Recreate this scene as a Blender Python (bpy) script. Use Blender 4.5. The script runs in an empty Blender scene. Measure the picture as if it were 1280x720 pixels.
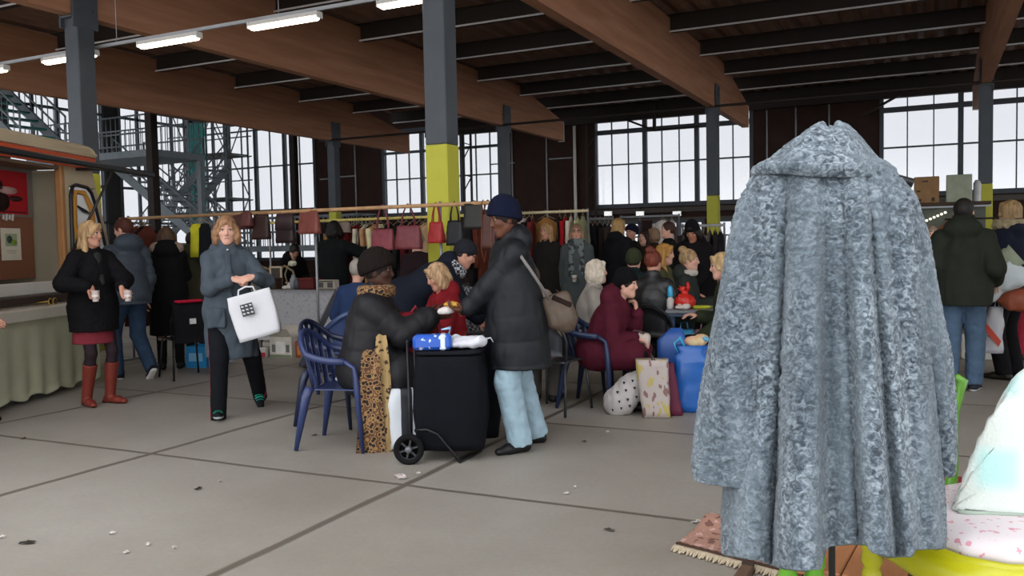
import bpy, math, random, zlib
import numpy as np
from mathutils import Vector, Matrix, Euler

random.seed(7)


def hash(s):
    return zlib.crc32(str(s).encode())


C = bpy.context.scene.collection
SC = bpy.context.scene
PI = math.pi

# ---------------------------------------------------------------- camera
F_PX, CAM_H = 1075.0, 1.43
YAW, PITCH, ROLL = math.radians(26.0), math.radians(2.9), math.radians(1.16)
_f0 = Vector((-math.sin(YAW), math.cos(YAW), 0))
_r0 = Vector((math.cos(YAW), math.sin(YAW), 0))
_fw = (_f0 * math.cos(PITCH) - Vector((0, 0, 1)) * math.sin(PITCH)).normalized()
_up0 = _r0.cross(_fw)
_rt = _r0 * math.cos(ROLL) - _up0 * math.sin(ROLL)
_up = _up0 * math.cos(ROLL) + _r0 * math.sin(ROLL)
EYE = Vector((0, 0, CAM_H))


def ray(px, py):
    return _fw + _rt * ((px - 640) / F_PX) - _up * ((py - 360) / F_PX)


def at(px, py, z=0.0):
    d = ray(px, py)
    return EYE + d * ((z - CAM_H) / d.z)


def atY(px, py, y):
    d = ray(px, py)
    return EYE + d * (y / d.y)


def atX(px, py, x):
    d = ray(px, py)
    return EYE + d * (x / d.x)


def atd(px, py, dep):
    return EYE + ray(px, py) * dep


def pix(p):
    v = Vector(p) - EYE
    d = v.dot(_fw)
    return 640 + F_PX * v.dot(_rt) / d, 360 - F_PX * v.dot(_up) / d, d
# ---------------------------------------------------------------- materials
def lin(c):
    if isinstance(c, str):
        c = c.lstrip('#')
        c = [int(c[i:i + 2], 16) / 255 for i in (0, 2, 4)]
    return tuple((x / 12.92 if x <= 0.04045 else ((x + 0.055) / 1.055) ** 2.4) for x in c) + (1.0,)


_MATS = {}


def mat(col, rough=0.8, var=0.12, scale=9.0, metal=0.0, bump=0.0, bscale=None, emit=0.0, sheen=0.0, col2=None, stretch=None, spec=None, alpha=None):
    """procedural material: one colour, broken up by noise, with an optional noise bump"""
    key = (str(col), rough, var, scale, metal, bump, bscale, emit, sheen, str(col2), str(stretch), spec, alpha)
    if key in _MATS:
        return _MATS[key]
    m = bpy.data.materials.new('surface')
    m.use_nodes = True
    nt = m.node_tree
    N, L = nt.nodes, nt.links
    b = N['Principled BSDF']
    c = lin(col)
    b.inputs['Roughness'].default_value = rough
    b.inputs['Metallic'].default_value = metal
    if spec is None and rough >= .45:
        spec = .1 if rough >= .7 else .28
    if spec is not None:
        b.inputs['Specular IOR Level'].default_value = spec
    if sheen:
        b.inputs['Sheen Weight'].default_value = sheen
    if emit:
        b.inputs['Emission Color'].default_value = c
        b.inputs['Emission Strength'].default_value = emit
    if alpha is not None:
        b.inputs['Alpha'].default_value = alpha
    tc = N.new('ShaderNodeTexCoord')
    src = tc.outputs['Object']
    if stretch:
        mp = N.new('ShaderNodeMapping')
        mp.inputs['Scale'].default_value = stretch
        L.new(src, mp.inputs[0])
        src = mp.outputs[0]
    if var or col2:
        nz = N.new('ShaderNodeTexNoise')
        nz.inputs['Scale'].default_value = scale
        nz.inputs['Detail'].default_value = 4
        L.new(src, nz.inputs['Vector'])
        cr = N.new('ShaderNodeValToRGB')
        e = cr.color_ramp.elements
        e[0].position, e[1].position = 0.3, 0.7
        if col2:
            e[0].color, e[1].color = c, lin(col2)
        else:
            e[0].color = tuple(x * (1 - var) for x in c[:3]) + (1,)
            e[1].color = tuple(min(1, x * (1 + var)) for x in c[:3]) + (1,)
        L.new(nz.outputs['Fac'], cr.inputs[0])
        L.new(cr.outputs[0], b.inputs['Base Color'])
    else:
        b.inputs['Base Color'].default_value = c
    if bump:
        nb = N.new('ShaderNodeTexNoise')
        nb.inputs['Scale'].default_value = bscale or scale * 4
        nb.inputs['Detail'].default_value = 3
        L.new(src, nb.inputs['Vector'])
        bp = N.new('ShaderNodeBump')
        bp.inputs['Strength'].default_value = bump
        bp.inputs['Distance'].default_value = 0.01
        L.new(nb.outputs['Fac'], bp.inputs['Height'])
        L.new(bp.outputs[0], b.inputs['Normal'])
    _MATS[key] = m
    return m


def pattern_mat(base, spot, kind='voronoi', scale=20.0, thr=0.3, rough=0.8, col3=None, stretch=None):
    """cloth / print with spots (voronoi), stripes (wave) or checks"""
    m = bpy.data.materials.new('printed_surface')
    m.use_nodes = True
    nt = m.node_tree
    N, L = nt.nodes, nt.links
    b = N['Principled BSDF']
    b.inputs['Roughness'].default_value = rough
    tc = N.new('ShaderNodeTexCoord')
    mp = N.new('ShaderNodeMapping')
    if stretch:
        mp.inputs['Scale'].default_value = stretch
    L.new(tc.outputs['Object'], mp.inputs[0])
    cr = N.new('ShaderNodeValToRGB')
    cr.color_ramp.interpolation = 'CONSTANT' if kind != 'soft' else 'LINEAR'
    e = cr.color_ramp.elements
    e[0].color, e[1].color = lin(spot), lin(base)
    e[0].position, e[1].position = 0.0, thr
    if col3:
        x = e.new(min(0.98, thr * 1.5))
        x.color = lin(col3)
        y = e.new(min(0.99, thr * 2.1))
        y.color = lin(base)
    if kind == 'voronoi':
        t = N.new('ShaderNodeTexVoronoi')
        t.inputs['Scale'].default_value = scale
        out = t.outputs['Distance']
    elif kind == 'wave':
        t = N.new('ShaderNodeTexWave')
        t.inputs['Scale'].default_value = scale
        out = t.outputs['Fac']
    elif kind in ('noise', 'soft'):
        t = N.new('ShaderNodeTexNoise')
        t.inputs['Scale'].default_value = scale
        t.inputs['Detail'].default_value = 2
        out = t.outputs['Fac']
    else:
        t = N.new('ShaderNodeTexChecker')
        t.inputs['Scale'].default_value = scale
        out = t.outputs['Fac']
    L.new(mp.outputs[0], t.inputs['Vector'])
    L.new(out, cr.inputs[0])
    L.new(cr.outputs[0], b.inputs['Base Color'])
    return m


# ---------------------------------------------------------------- meshes
def _mesh(name, co, faces, mats=None, mi=None, smooth=False):
    me = bpy.data.meshes.new(name)
    me.from_pydata([tuple(map(float, v)) for v in co], [], [tuple(map(int, f)) for f in faces])
    if mats:
        for m in (mats if isinstance(mats, (list, tuple)) else [mats]):
            me.materials.append(m)
    if mi is not None:
        me.polygons.foreach_set('material_index', np.asarray(mi, dtype=np.int32))
    if smooth:
        me.polygons.foreach_set('use_smooth', np.ones(len(me.polygons), dtype=bool))
    me.update()
    return me


def obj(name, me, parent=None, loc=None, rot=None):
    o = bpy.data.objects.new(name, me)
    C.objects.link(o)
    if parent is not None:
        o.parent = parent
    if loc is not None:
        o.location = loc
    if rot is not None:
        o.rotation_euler = rot
    return o


def tag(o, label=None, cat=None, group=None, kind=None):
    if label:
        o['label'] = label
    if cat:
        o['category'] = cat
    if group:
        o['group'] = group
    if kind:
        o['kind'] = kind
    return o


def thing(name, label, cat, loc=(0, 0, 0), rz=0.0, group=None):
    o = bpy.data.objects.new(name, None)
    o.empty_display_size = 0.1
    C.objects.link(o)
    o.location = loc
    o.rotation_euler = (0, 0, rz)
    return tag(o, label, cat, group)


def smoothstep(a, b, x):
    t = np.clip((x - a) / (b - a), 0, 1)
    return t * t * (3 - 2 * t)


class MB:
    """collects boxes, tubes, lathes and sheets; build() links them as ONE mesh object"""

    def __init__(s):
        s.v, s.f, s.sm = [], [], []

    def _add(s, vs, fs, sm=False):
        o = len(s.v)
        s.v += [Vector(v) for v in vs]
        s.f += [tuple(i + o for i in f) for f in fs]
        s.sm += [sm] * len(fs)
        return s

    def box(s, c, size, rot=None, bev=0.0):
        x, y, z = (v / 2 for v in size)
        if bev <= 0:
            vs = [Vector((a * x, b * y, d * z)) for d in (-1, 1) for b in (-1, 1) for a in (-1, 1)]
            fs = [(0, 2, 3, 1), (4, 5, 7, 6), (0, 1, 5, 4), (2, 6, 7, 3), (0, 4, 6, 2), (1, 3, 7, 5)]
        else:
            bev = min(bev, x * .9, y * .9, z * .9)
            vs, fs, idx = [], [], {}
            for a in (-1, 1):
                for b in (-1, 1):
                    for d in (-1, 1):
                        for k in range(3):
                            p = [a * x, b * y, d * z]
                            for j in range(3):
                                if j != k:
                                    p[j] -= (a, b, d)[j] * bev
                            idx[(a, b, d, k)] = len(vs)
                            vs.append(Vector(p))
            I = idx
            for a in (-1, 1):
                q = [I[(a, -1, -1, 0)], I[(a, 1, -1, 0)], I[(a, 1, 1, 0)], I[(a, -1, 1, 0)]]
                fs.append(q if a > 0 else q[::-1])
                q = [I[(-1, a, -1, 1)], I[(1, a, -1, 1)], I[(1, a, 1, 1)], I[(-1, a, 1, 1)]]
                fs.append(q[::-1] if a > 0 else q)
                q = [I[(-1, -1, a, 2)], I[(1, -1, a, 2)], I[(1, 1, a, 2)], I[(-1, 1, a, 2)]]
                fs.append(q if a > 0 else q[::-1])
            for a in (-1, 1):
                for b in (-1, 1):
                    q = [I[(a, b, -1, 0)], I[(a, b, -1, 1)], I[(a, b, 1, 1)], I[(a, b, 1, 0)]]
                    fs.append(q if a * b > 0 else q[::-1])
                    q = [I[(a, -1, b, 0)], I[(a, -1, b, 2)], I[(a, 1, b, 2)], I[(a, 1, b, 0)]]
                    fs.append(q[::-1] if a * b > 0 else q)
                    q = [I[(-1, a, b, 1)], I[(-1, a, b, 2)], I[(1, a, b, 2)], I[(1, a, b, 1)]]
                    fs.append(q if a * b > 0 else q[::-1])
                    for d in (-1, 1):
                        q = [I[(a, b, d, 0)], I[(a, b, d, 1)], I[(a, b, d, 2)]]
                        fs.append(q if a * b * d > 0 else q[::-1])
        R = rot if isinstance(rot, Matrix) else (Euler(rot).to_matrix() if rot is not None else Matrix.Identity(3))
        c = Vector(c)
        return s._add([R @ v + c for v in vs], fs)

    def bar(s, a, b, w, h=None, up=(0, 0, 1), bev=0.0):
        a, b = Vector(a), Vector(b)
        d = (b - a)
        n = d.normalized()
        u = Vector(up)
        if abs(n.dot(u)) > .98:
            u = Vector((0, 1, 0))
        x = n.cross(u).normalized()
        z = x.cross(n)
        R = Matrix((x, n, z)).transposed()
        return s.box((a + b) / 2, (w, d.length, h or w), R, bev)

    def tube(s, pts, r, seg=10, caps=True, flat=1.0, upv=None, closed=False):
        pts = [Vector(p) for p in pts]
        n = len(pts)
        rr = r if isinstance(r, (list, tuple)) else [r] * n
        vs, fs = [], []
        prev = None
        for i, p in enumerate(pts):
            if closed:
                t = (pts[(i + 1) % n] - pts[i - 1]).normalized()
            else:
                t = (pts[min(i + 1, n - 1)] - pts[max(i - 1, 0)]).normalized()
            if prev is None:
                u = Vector(upv) if upv else (Vector((0, 0, 1)) if abs(t.z) < .9 else Vector((1, 0, 0)))
            else:
                u = prev
            x = t.cross(u)
            if x.length < 1e-5:
                x = t.orthogonal()
            x.normalize()
            u = x.cross(t).normalized()
            prev = u
            for k in range(seg):
                a = 2 * PI * k / seg
                vs.append(p + x * math.cos(a) * rr[i] + u * math.sin(a) * rr[i] * flat)
        m = n if closed else n - 1
        for i in range(m):
            for k in range(seg):
                k2 = (k + 1) % seg
                j = (i + 1) % n
                fs.append((i * seg + k, i * seg + k2, j * seg + k2, j * seg + k))
        if caps and not closed:
            fs.append(tuple(range(seg))[::-1])
            fs.append(tuple((n - 1) * seg + k for k in range(seg)))
        return s._add(vs, fs, True)

    def lathe(s, prof, seg=24, c=(0, 0, 0), R=None, sx=1.0, sy=1.0):
        c = Vector(c)
        vs, fs = [], []
        for r, z in prof:
            for k in range(seg):
                a = 2 * PI * k / seg
                v = Vector((r * math.cos(a) * sx, r * math.sin(a) * sy, z))
                vs.append((R @ v if R else v) + c)
        for i in range(len(prof) - 1):
            for k in range(seg):
                k2 = (k + 1) % seg
                fs.append((i * seg + k, i * seg + k2, (i + 1) * seg + k2, (i + 1) * seg + k))
        if prof[0][0] > 1e-4:
            fs.append(tuple(range(seg))[::-1])
        if prof[-1][0] > 1e-4:
            fs.append(tuple((len(prof) - 1) * seg + k for k in range(seg)))
        return s._add(vs, fs, True)

    def prism(s, poly, a, b):
        """poly: list of 3D points at one end; swept by vector (b-a)"""
        d = Vector(b) - Vector(a)
        n = len(poly)
        vs = [Vector(p) for p in poly] + [Vector(p) + d for p in poly]
        fs = [tuple(range(n))[::-1], tuple(range(n, 2 * n))]
        fs += [(i, (i + 1) % n, n + (i + 1) % n, n + i) for i in range(n)]
        return s._add(vs, fs)

    def grid(s, P, closed_u=False, thick=0.0):
        """P[i][j] points: a sheet; thick > 0 makes it a closed slab along averaged normals"""
        A = np.array([[tuple(p) for p in row] for row in P], dtype=float)
        ni, nj = A.shape[:2]
        if thick > 0:
            du = np.gradient(A, axis=0)
            dv = np.gradient(A, axis=1)
            nn = np.cross(du, dv)
            nn /= np.maximum(np.linalg.norm(nn, axis=2, keepdims=True), 1e-9)
            T = np.concatenate([A + nn * thick / 2, A - nn * thick / 2], 0).reshape(-1, 3)
        else:
            T = A.reshape(-1, 3)
        fs = []
        iu = ni if closed_u else ni - 1
        for i in range(iu):
            for j in range(nj - 1):
                i2 = (i + 1) % ni
                q = (i * nj + j, i2 * nj + j, i2 * nj + j + 1, i * nj + j + 1)
                fs.append(q)
                if thick > 0:
                    o = ni * nj
                    fs.append(tuple(o + k for k in q[::-1]))
        if thick > 0:
            o = ni * nj
            def edge(a, b):
                fs.append((a, o + a, o + b, b))
            for j in range(nj - 1):
                if not closed_u:
                    edge(j, j + 1)
                    edge((ni - 1) * nj + j + 1, (ni - 1) * nj + j)
            for i in range(iu):
                i2 = (i + 1) % ni
                edge(i2 * nj, i * nj)
                edge(i * nj + nj - 1, i2 * nj + nj - 1)
        return s._add(T, fs, True)

    def build(s, name, m, parent=None, loc=None, rot=None, local=None):
        vs = s.v
        if local is not None:                       # vertices given in world space, object origin at `local`
            l = Vector(local)
            vs = [v - l for v in vs]
            loc = l
        me = _mesh(name, vs, s.f, m)
        me.polygons.foreach_set('use_smooth', np.array(s.sm, dtype=bool))
        return obj(name, me, parent, loc, rot)


def structure(name, mb, m, parent=None, **k):
    o = mb.build(name, m, parent, **k)
    if parent is None:
        o['kind'] = 'structure'
    return o


# ---------------------------------------------------------------- numpy noise
_rng = np.random.RandomState(3)
_PERM = np.concatenate([_rng.permutation(256)] * 3)
_GR = _rng.normal(size=(256, 3))
_GR /= np.linalg.norm(_GR, axis=1, keepdims=True)


def pnoise(x, y, z):
    xi, yi, zi = np.floor(x).astype(int), np.floor(y).astype(int), np.floor(z).astype(int)
    xf, yf, zf = x - xi, y - yi, z - zi
    xi &= 255
    yi &= 255
    zi &= 255
    u, v, w = (t * t * t * (t * (t * 6 - 15) + 10) for t in (xf, yf, zf))

    def g(i, j, k):
        h = _PERM[_PERM[_PERM[xi + i] + yi + j] + zi + k]
        q = _GR[h]
        return q[..., 0] * (xf - i) + q[..., 1] * (yf - j) + q[..., 2] * (zf - k)
    l = lambda a, b, t: a + (b - a) * t
    return l(l(l(g(0, 0, 0), g(1, 0, 0), u), l(g(0, 1, 0), g(1, 1, 0), u), v),
             l(l(g(0, 0, 1), g(1, 0, 1), u), l(g(0, 1, 1), g(1, 1, 1), u), v), w)
# ================================================================ THE SETTING
XW0, XW1, YB, ZR = -30.0, 22.0, 29.0, 6.2
BEAM_X = [-17.1, -11.05, -5.05, 1.1, 7.1, 13.1]
COL_Y = [-5.2, 8.6, 22.3]

# --- floor: concrete slabs with joints
def floor_mat():
    m = bpy.data.materials.new('concrete_slabs')
    m.use_nodes = True
    nt = m.node_tree
    N, L = nt.nodes, nt.links
    b = N['Principled BSDF']
    tc = N.new('ShaderNodeTexCoord')
    sp = N.new('ShaderNodeSeparateXYZ')
    wob = N.new('ShaderNodeTexNoise')
    wob.inputs['Scale'].default_value = 1.3
    L.new(tc.outputs['Object'], wob.inputs['Vector'])
    L.new(tc.outputs['Object'], sp.inputs[0])

    def M(op, a, b2=None, c=None):
        n = N.new('ShaderNodeMath')
        n.operation = op
        for i, v in enumerate((a, b2, c)):
            if v is None:
                continue
            if isinstance(v, (int, float)):
                n.inputs[i].default_value = v
            else:
                L.new(v, n.inputs[i])
        return n.outputs[0]

    def joint(sock, off, step, w):
        a = M('ADD', sock, -off + step * 40.5)
        a = M('ADD', a, M('MULTIPLY', M('SUBTRACT', wob.outputs['Fac'], 0.5), 0.03))
        a = M('MODULO', a, step)
        a = M('ABSOLUTE', M('SUBTRACT', a, step / 2))
        n = N.new('ShaderNodeMapRange')
        n.inputs['From Min'].default_value = w * .5
        n.inputs['From Max'].default_value = w
        L.new(a, n.inputs['Value'])
        return n.outputs[0]
    jx = joint(sp.outputs['X'], -2.84, 2.13, 0.034)
    jy = joint(sp.outputs['Y'], 4.29, 1.94, 0.024)
    j = M('MINIMUM', jx, jy)
    n1 = N.new('ShaderNodeTexNoise')
    n1.inputs['Scale'].default_value = 0.55
    n1.inputs['Detail'].default_value = 8
    n1.inputs['Roughness'].default_value = 0.62
    L.new(tc.outputs['Object'], n1.inputs['Vector'])
    cr = N.new('ShaderNodeValToRGB')
    e = cr.color_ramp.elements
    e[0].position, e[1].position = 0.32, 0.68
    e[0].color, e[1].color = lin('#7f7669'), lin('#968f84')
    L.new(n1.outputs['Fac'], cr.inputs[0])
    n2 = N.new('ShaderNodeTexNoise')
    n2.inputs['Scale'].default_value = 38
    n2.inputs['Detail'].default_value = 6
    L.new(tc.outputs['Object'], n2.inputs['Vector'])
    mx0 = N.new('ShaderNodeMixRGB')
    mx0.blend_type = 'OVERLAY'
    mx0.inputs[0].default_value = 0.18
    L.new(cr.outputs[0], mx0.inputs[1])
    L.new(n2.outputs['Color'], mx0.inputs[2])
    hsv = N.new('ShaderNodeHueSaturation')
    hsv.inputs['Saturation'].default_value = 0.75
    L.new(mx0.outputs[0], hsv.inputs['Color'])
    mx = N.new('ShaderNodeMixRGB')
    mx.inputs[1].default_value = lin('#5e574e')
    L.new(hsv.outputs[0], mx.inputs[2])
    L.new(j, mx.inputs[0])
    L.new(mx.outputs[0], b.inputs['Base Color'])
    rr = N.new('ShaderNodeMapRange')
    rr.inputs['To Min'].default_value = 0.42
    rr.inputs['To Max'].default_value = 0.62
    L.new(n1.outputs['Fac'], rr.inputs['Value'])
    L.new(rr.outputs[0], b.inputs['Roughness'])
    bp = N.new('ShaderNodeBump')
    bp.inputs['Strength'].default_value = 0.5
    bp.inputs['Distance'].default_value = 0.012
    L.new(j, bp.inputs['Height'])
    L.new(bp.outputs[0], b.inputs['Normal'])
    return m


structure('floor', MB().box((-4, 10, -0.1), (54, 48, 0.2)), floor_mat())

m_steel = mat('#4c5157', .5, .1, 3)
m_steel_d = mat('#2e2622', .6, .1, 3)
m_steel_l = mat('#a3a5a8', .5, .08, 4)
m_brown = mat('#3d2d28', .8, .15, 2)
m_yellow = mat('#bdbb42', .55, .06, 3)
m_glulam = mat('#9f6f54', .75, .0, 2.0, col2='#b5866a', stretch=(3, .3, 4))
m_white = mat('#dcdad6', .6, .04)
m_wood = mat('#b08a63', .7, .12, 8)

# --- columns: steel hollow columns with a yellow painted foot and saddle plates that hold the beams
def column(x, y, n):
    root = bpy.data.objects.new('column_%d' % n, None)
    C.objects.link(root)
    root.location = (x, y, 0)
    root['kind'] = 'structure'
    MB().box((0, 0, 1.29), (.285, .285, 2.58), bev=.012).build('painted_foot', m_yellow, root)
    MB().box((0, 0, (2.58 + 4.8) / 2), (.28, .28, 4.8 - 2.58), bev=.012).build('shaft', m_steel, root)
    b = MB()
    for sx in (-1, 1):
        b.box((sx * .135, 0, 5.02), (.03, .42, .75), bev=.006)
        for q in (-.12, .12):
            b.tube([(sx * .14, q, 5.15), (sx * .165, q, 5.15)], .018, 6)
            b.tube([(sx * .14, q, 4.9), (sx * .165, q, 4.9)], .018, 6)
    b.box((0, 0, 4.79), (.29, .42, .03))
    b.build('saddle_plate', m_steel, root)


n = 0
for y in COL_Y:
    for x in BEAM_X:
        n += 1
        if y == -5.2 and x > 5:
            continue
        column(x, y, n)

# --- glulam beams, one per column line, tapered at the far cantilever end
for i, x in enumerate(BEAM_X):
    b = MB()
    y0, y1 = -6.0, 26.6
    prof = [(y0, 4.82), (y1, 4.82), (y1, 5.45), (23.2, 6.12), (y0, 6.12)]
    b.prism([(x - .1, q[0], q[1]) for q in prof], (0, 0, 0), (.2, 0, 0))
    o = structure('beam_%d' % (i + 1), b, m_glulam, local=(x, 0, 5))
    e = MB().box((x, y1 + .012, 5.12), (.215, .02, .64))
    e.build('end_cap', m_white, o, loc=Vector((0, 0, 0)) - Vector((x, 0, 5)))

# --- purlins and the corrugated deck above them
k = 0
y = -5.8
while y < 29:
    k += 1
    b = MB()
    b.box((-2.0, y, 5.83), (30.6, .16, .02))
    b.box((-2.0, y, 6.0), (30.6, .07, .33))
    b.box((-2.0, y, 6.17), (30.6, .16, .02))
    structure('trim_purlin_%d' % k, b, m_steel_d, local=(-2, y, 6))
    # pale strip on the lower flange: window light painted along its edge
    MB().box((0, -.085, -.178), (30.4, .012, .035)).build('flange_highlight', mat('#d8d6d4', .5, .05), bpy.data.objects['trim_purlin_%d' % k])
    y += 2.65 if k != 3 else 2.62
PY = []


def corrugated(name, x0, x1, y0, y1, z, pitch=.42, dep=.09):
    P = []
    x = x0
    while x < x1:
        for dx, dz in ((0, 0), (.12, 0), (.21, dep), (.33, dep)):
            P.append([(x + dx, y0, z + dz), (x + dx, (y0 + y1) / 2, z + dz), (x + dx, y1, z + dz)])
        x += pitch
    b = MB().grid(P, thick=.02)
    b.sm = [False] * len(b.sm)
    return structure(name, b, mat('#8f7060', .7, .15, 2), local=((x0 + x1) / 2, y0, z))


# the roof stops over the camera: daylight enters from the open front of the hall
corrugated('roof_deck', -17.3, 13.4, 3.2, YB + .1, 6.2)
structure('roof_upper', MB().box((-23.7, 14, 9.1), (13.2, 30.4, .2)), m_steel_d)
structure('wall_clerestory', MB().box((-17.25, 14, 7.65), (.1, 30.2, 2.8)), m_brown)

# tie rail that runs along the inner column row, and conduit drop
structure('trim_tie_rail', MB().tube([(-17.5, 22.1, 4.83), (13.5, 22.1, 4.83)], .035, 8), m_steel_d)
structure('trim_eaves_beam', MB().box((-2, 28.6, 5.72), (31, .2, .25)), m_steel_d)

# --- fluorescent lights along the first column row
m_tube = mat('#fff1d6', .4, 0, emit=9.0)
x = -13.6
LX = []
x0 = atY(90, 68, 8.9).x
for k in range(-4, 9):
    LX.append(x0 + 2.05 * k)
for i, x in enumerate(LX):
    if x > 12 or x < -17:
        continue
    seen = -3 <= x - x0 <= 7
    lab = {0: 'fluorescent lamp just left of the left yellow-footed column', 1: 'fluorescent lamp just right of the left yellow-footed column', -1: 'fluorescent lamp cut by the left edge of the picture',
           2: 'fluorescent lamp on the row, second right of the left column', 3: 'fluorescent lamp at top edge beside the middle column'}.get(round((x - x0) / 2.05), 'fluorescent lamp further along the row of lamps, beyond the picture')
    t = thing('ceiling_lamp', lab, 'lamp', (x, 8.86, 4.36), 0, 'fluorescent lamps in a row')
    b = MB()
    b.prism([(-.56, -.055, 0), (-.56, .055, 0), (-.56, .035, .06), (-.56, -.035, .06)], (0, 0, 0), (1.12, 0, 0))
    b.build('housing', m_white, t)
    d = MB()
    d.box((0, 0, -.024), (1.1, .1, .05), bev=.02)
    d.build('diffuser', m_tube, t)
    for s in (-1, 1):
        MB().box((s * .57, 0, .012), (.02, .12, .085), bev=.006).build('end_cap', m_white, t)
structure('trim_lamp_rail', MB().box((-3, 8.86, 4.445), (28, .04, .045)), m_steel_l)
w = MB()
for i in range(-14, 12, 3):
    w.tube([(i + .4, 8.86, 4.46), (i + .4, 8.86, 5.83)], .006, 5)
structure('trim_lamp_hangers', w, m_steel_l)

# --- back wall: brown cladding with large gridded windows
glass = bpy.data.materials.new('window_glass')
glass.use_nodes = True
_n = glass.node_tree.nodes
_n.clear()
_o = _n.new('ShaderNodeOutputMaterial')
_mx = _n.new('ShaderNodeMixShader')
_t = _n.new('ShaderNodeBsdfTransparent')
_t.inputs[0].default_value = (.505, .505, .51, 1)
_g = _n.new('ShaderNodeBsdfGlossy')
_g.inputs['Roughness'].default_value = .15
_mx.inputs[0].default_value = .06
glass.node_tree.links.new(_t.outputs[0], _mx.inputs[1])
glass.node_tree.links.new(_g.outputs[0], _mx.inputs[2])
glass.node_tree.links.new(_mx.outputs[0], _o.inputs[0])
glass_teal = glass.copy()
glass_teal.node_tree.nodes['Transparent BSDF'].inputs[0].default_value = (.3, .44, .44, 1)

WIN = [(-29.6, -23.2, 1.0, 8.7), (-19.75, -14.35, 2.7, 6.0), (-10.72, -5.3, 2.7, 6.0), (-1.38, 5.1, 2.7, 6.0), (9.5, 16, 2.7, 6.0)]
LOW = [(-10.5, -9.1, 1.0, 2.12), (-8.6, -6.9, 1.0, 2.12), (-6.5, -5.3, 1.0, 2.12), (-5.0, -3.4, .8, 2.2)]


def back_wall():
    xs = sorted({XW0, XW1, -17.2} | {q for w_ in WIN + LOW for q in w_[:2]})
    b = MB()
    for a, c in zip(xs[:-1], xs[1:]):
        m_ = (a + c) / 2
        holes = sorted([(w_[2], w_[3]) for w_ in WIN + LOW if w_[0] < m_ < w_[1]])
        top = 9.0 if m_ < -17.2 else 6.3
        z = 0
        for h0, h1 in holes + [(top, top)]:
            if h0 > z:
                b.box((m_, YB + .1, (z + h0) / 2), (c - a, .2, h0 - z))
            z = h1
    structure('wall_back', b, m_brown, local=(0, YB, 0))


back_wall()


def window(n, x0, x1, z0, z1, bays, bars, rows, y=YB):
    b = MB()
    w = .1
    b.box(((x0 + x1) / 2, y, z0), (x1 - x0 + .1, .16, .14))
    b.box(((x0 + x1) / 2, y, z1), (x1 - x0 + .1, .16, .14))
    for i in range(bays + 1):
        x = x0 + (x1 - x0) * i / bays
        b.box((x, y, (z0 + z1) / 2), (.15 if 0 < i < bays else .12, .14, z1 - z0))
    o = structure('window_%d' % n, b, m_steel, local=(x0, y, z0))
    off = -Vector((x0, y, z0))
    d = MB()
    for r in rows:
        d.box(((x0 + x1) / 2, y, r[0]), (x1 - x0, .1, r[1]))
    nb = bays * bars
    for i in range(nb):
        if i % bars:
            x = x0 + (x1 - x0) * i / nb
            d.box((x, y, (z0 + z1) / 2), (.035, .07, z1 - z0))
    d.build('glazing_bars', m_steel, o, loc=off)
    MB().box(((x0 + x1) / 2, y + .06, (z0 + z1) / 2), (x1 - x0, .012, z1 - z0)).build('pane', glass, o, loc=off)
    return o


window(1, *WIN[0], 4, 2, [(3.1, .1), (5.0, .06), (6.6, .06)])
window(2, *WIN[1], 3, 3, [(4.1, .05), (5.15, .1)])
window(3, *WIN[2], 3, 3, [(4.15, .05), (5.3, .16)])
window(4, *WIN[3], 3, 3, [(4.15, .05), (5.3, .16)])
window(5, *WIN[4], 3, 3, [(4.15, .05), (5.3, .16)])
for i, q in enumerate(LOW):
    window(6 + i, *q, 2, 1, [(1.6, .05)])
# sills and girts: a wide ledge below the big windows
b = MB()
b.box((-7.9, YB - .12, 2.5), (6.2, .28, .16))
b.box((3, YB - .12, 2.5), (9, .28, .16))
b.box((-7.9, YB - .06, 2.2), (6.2, .14, .07))
structure('trim_window_ledge', b, mat('#5a5450', .7, .1, 3), local=(0, YB, 2.5))

# pipes and thin light rails on the brown cladding
b = MB()
for x, z0, z1 in ((-22.3, 2.3, 5.6), (-21.1, 2.3, 5.6), (-14.0, .5, 5.6), (-12.6, .5, 5.7), (-3.9, 2.3, 5.8), (-2.9, 2.3, 5.8), (-4.8, 2.3, 5.6)):
    b.tube([(x, YB - .08, z0), (x, YB - .08, z1)], .028, 6)
for x0, x1, z in ((-22.9, -22.2, 4.3), (-22.0, -21.1, 4.35), (-14.9, -13.9, 4.45), (-12.5, -11.6, 4.5), (-22.9, -21.2, 2.6), (-15.0, -13.6, 2.45)):
    b.tube([(x0, YB - .08, z), (x1, YB - .08, z)], .028, 6)
structure('trim_wall_pipes', b, m_steel_l, local=(0, YB, 3))
b = MB()
p0 = at(708, 145, 5.0)
b.tube([(-11.45, YB - .2, .4), (-11.45, YB - .2, 5.6)], .06, 8)
b2 = MB()
for q in ((752, 138, 818, 163), (818, 163, 875, 158), (1076, 146, 1162, 97)):
    b2.bar(atY(q[0], q[1], 28.4), atY(q[2], q[3], 28.4), .07, .07)
b2.bar(atY(818, 163, 28.4), atY(818, 130, 28.4), .1, .1)
structure('trim_window_opener', b2, m_steel_d, local=(-6, 28.4, 5))
structure('trim_downpipe', b, m_white, local=(-11.45, YB, 3))
# lattice mast beside the downpipe and beside window 2
for n_, xx in ((1, -10.95), (2, -15.9)):
    b = MB()
    for dx in (0, .32):
        b.bar((xx + dx, YB - .35, .2), (xx + dx, YB - .35, 5.7), .07)
    for k in range(9):
        z = .5 + k * .6
        b.bar((xx, YB - .35, z), (xx + .32, YB - .35, z + (.5 if k % 2 else -.1)), .035)
    structure('trim_lattice_post_%d' % n_, b, m_steel_d, local=(xx, YB, 3))

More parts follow.
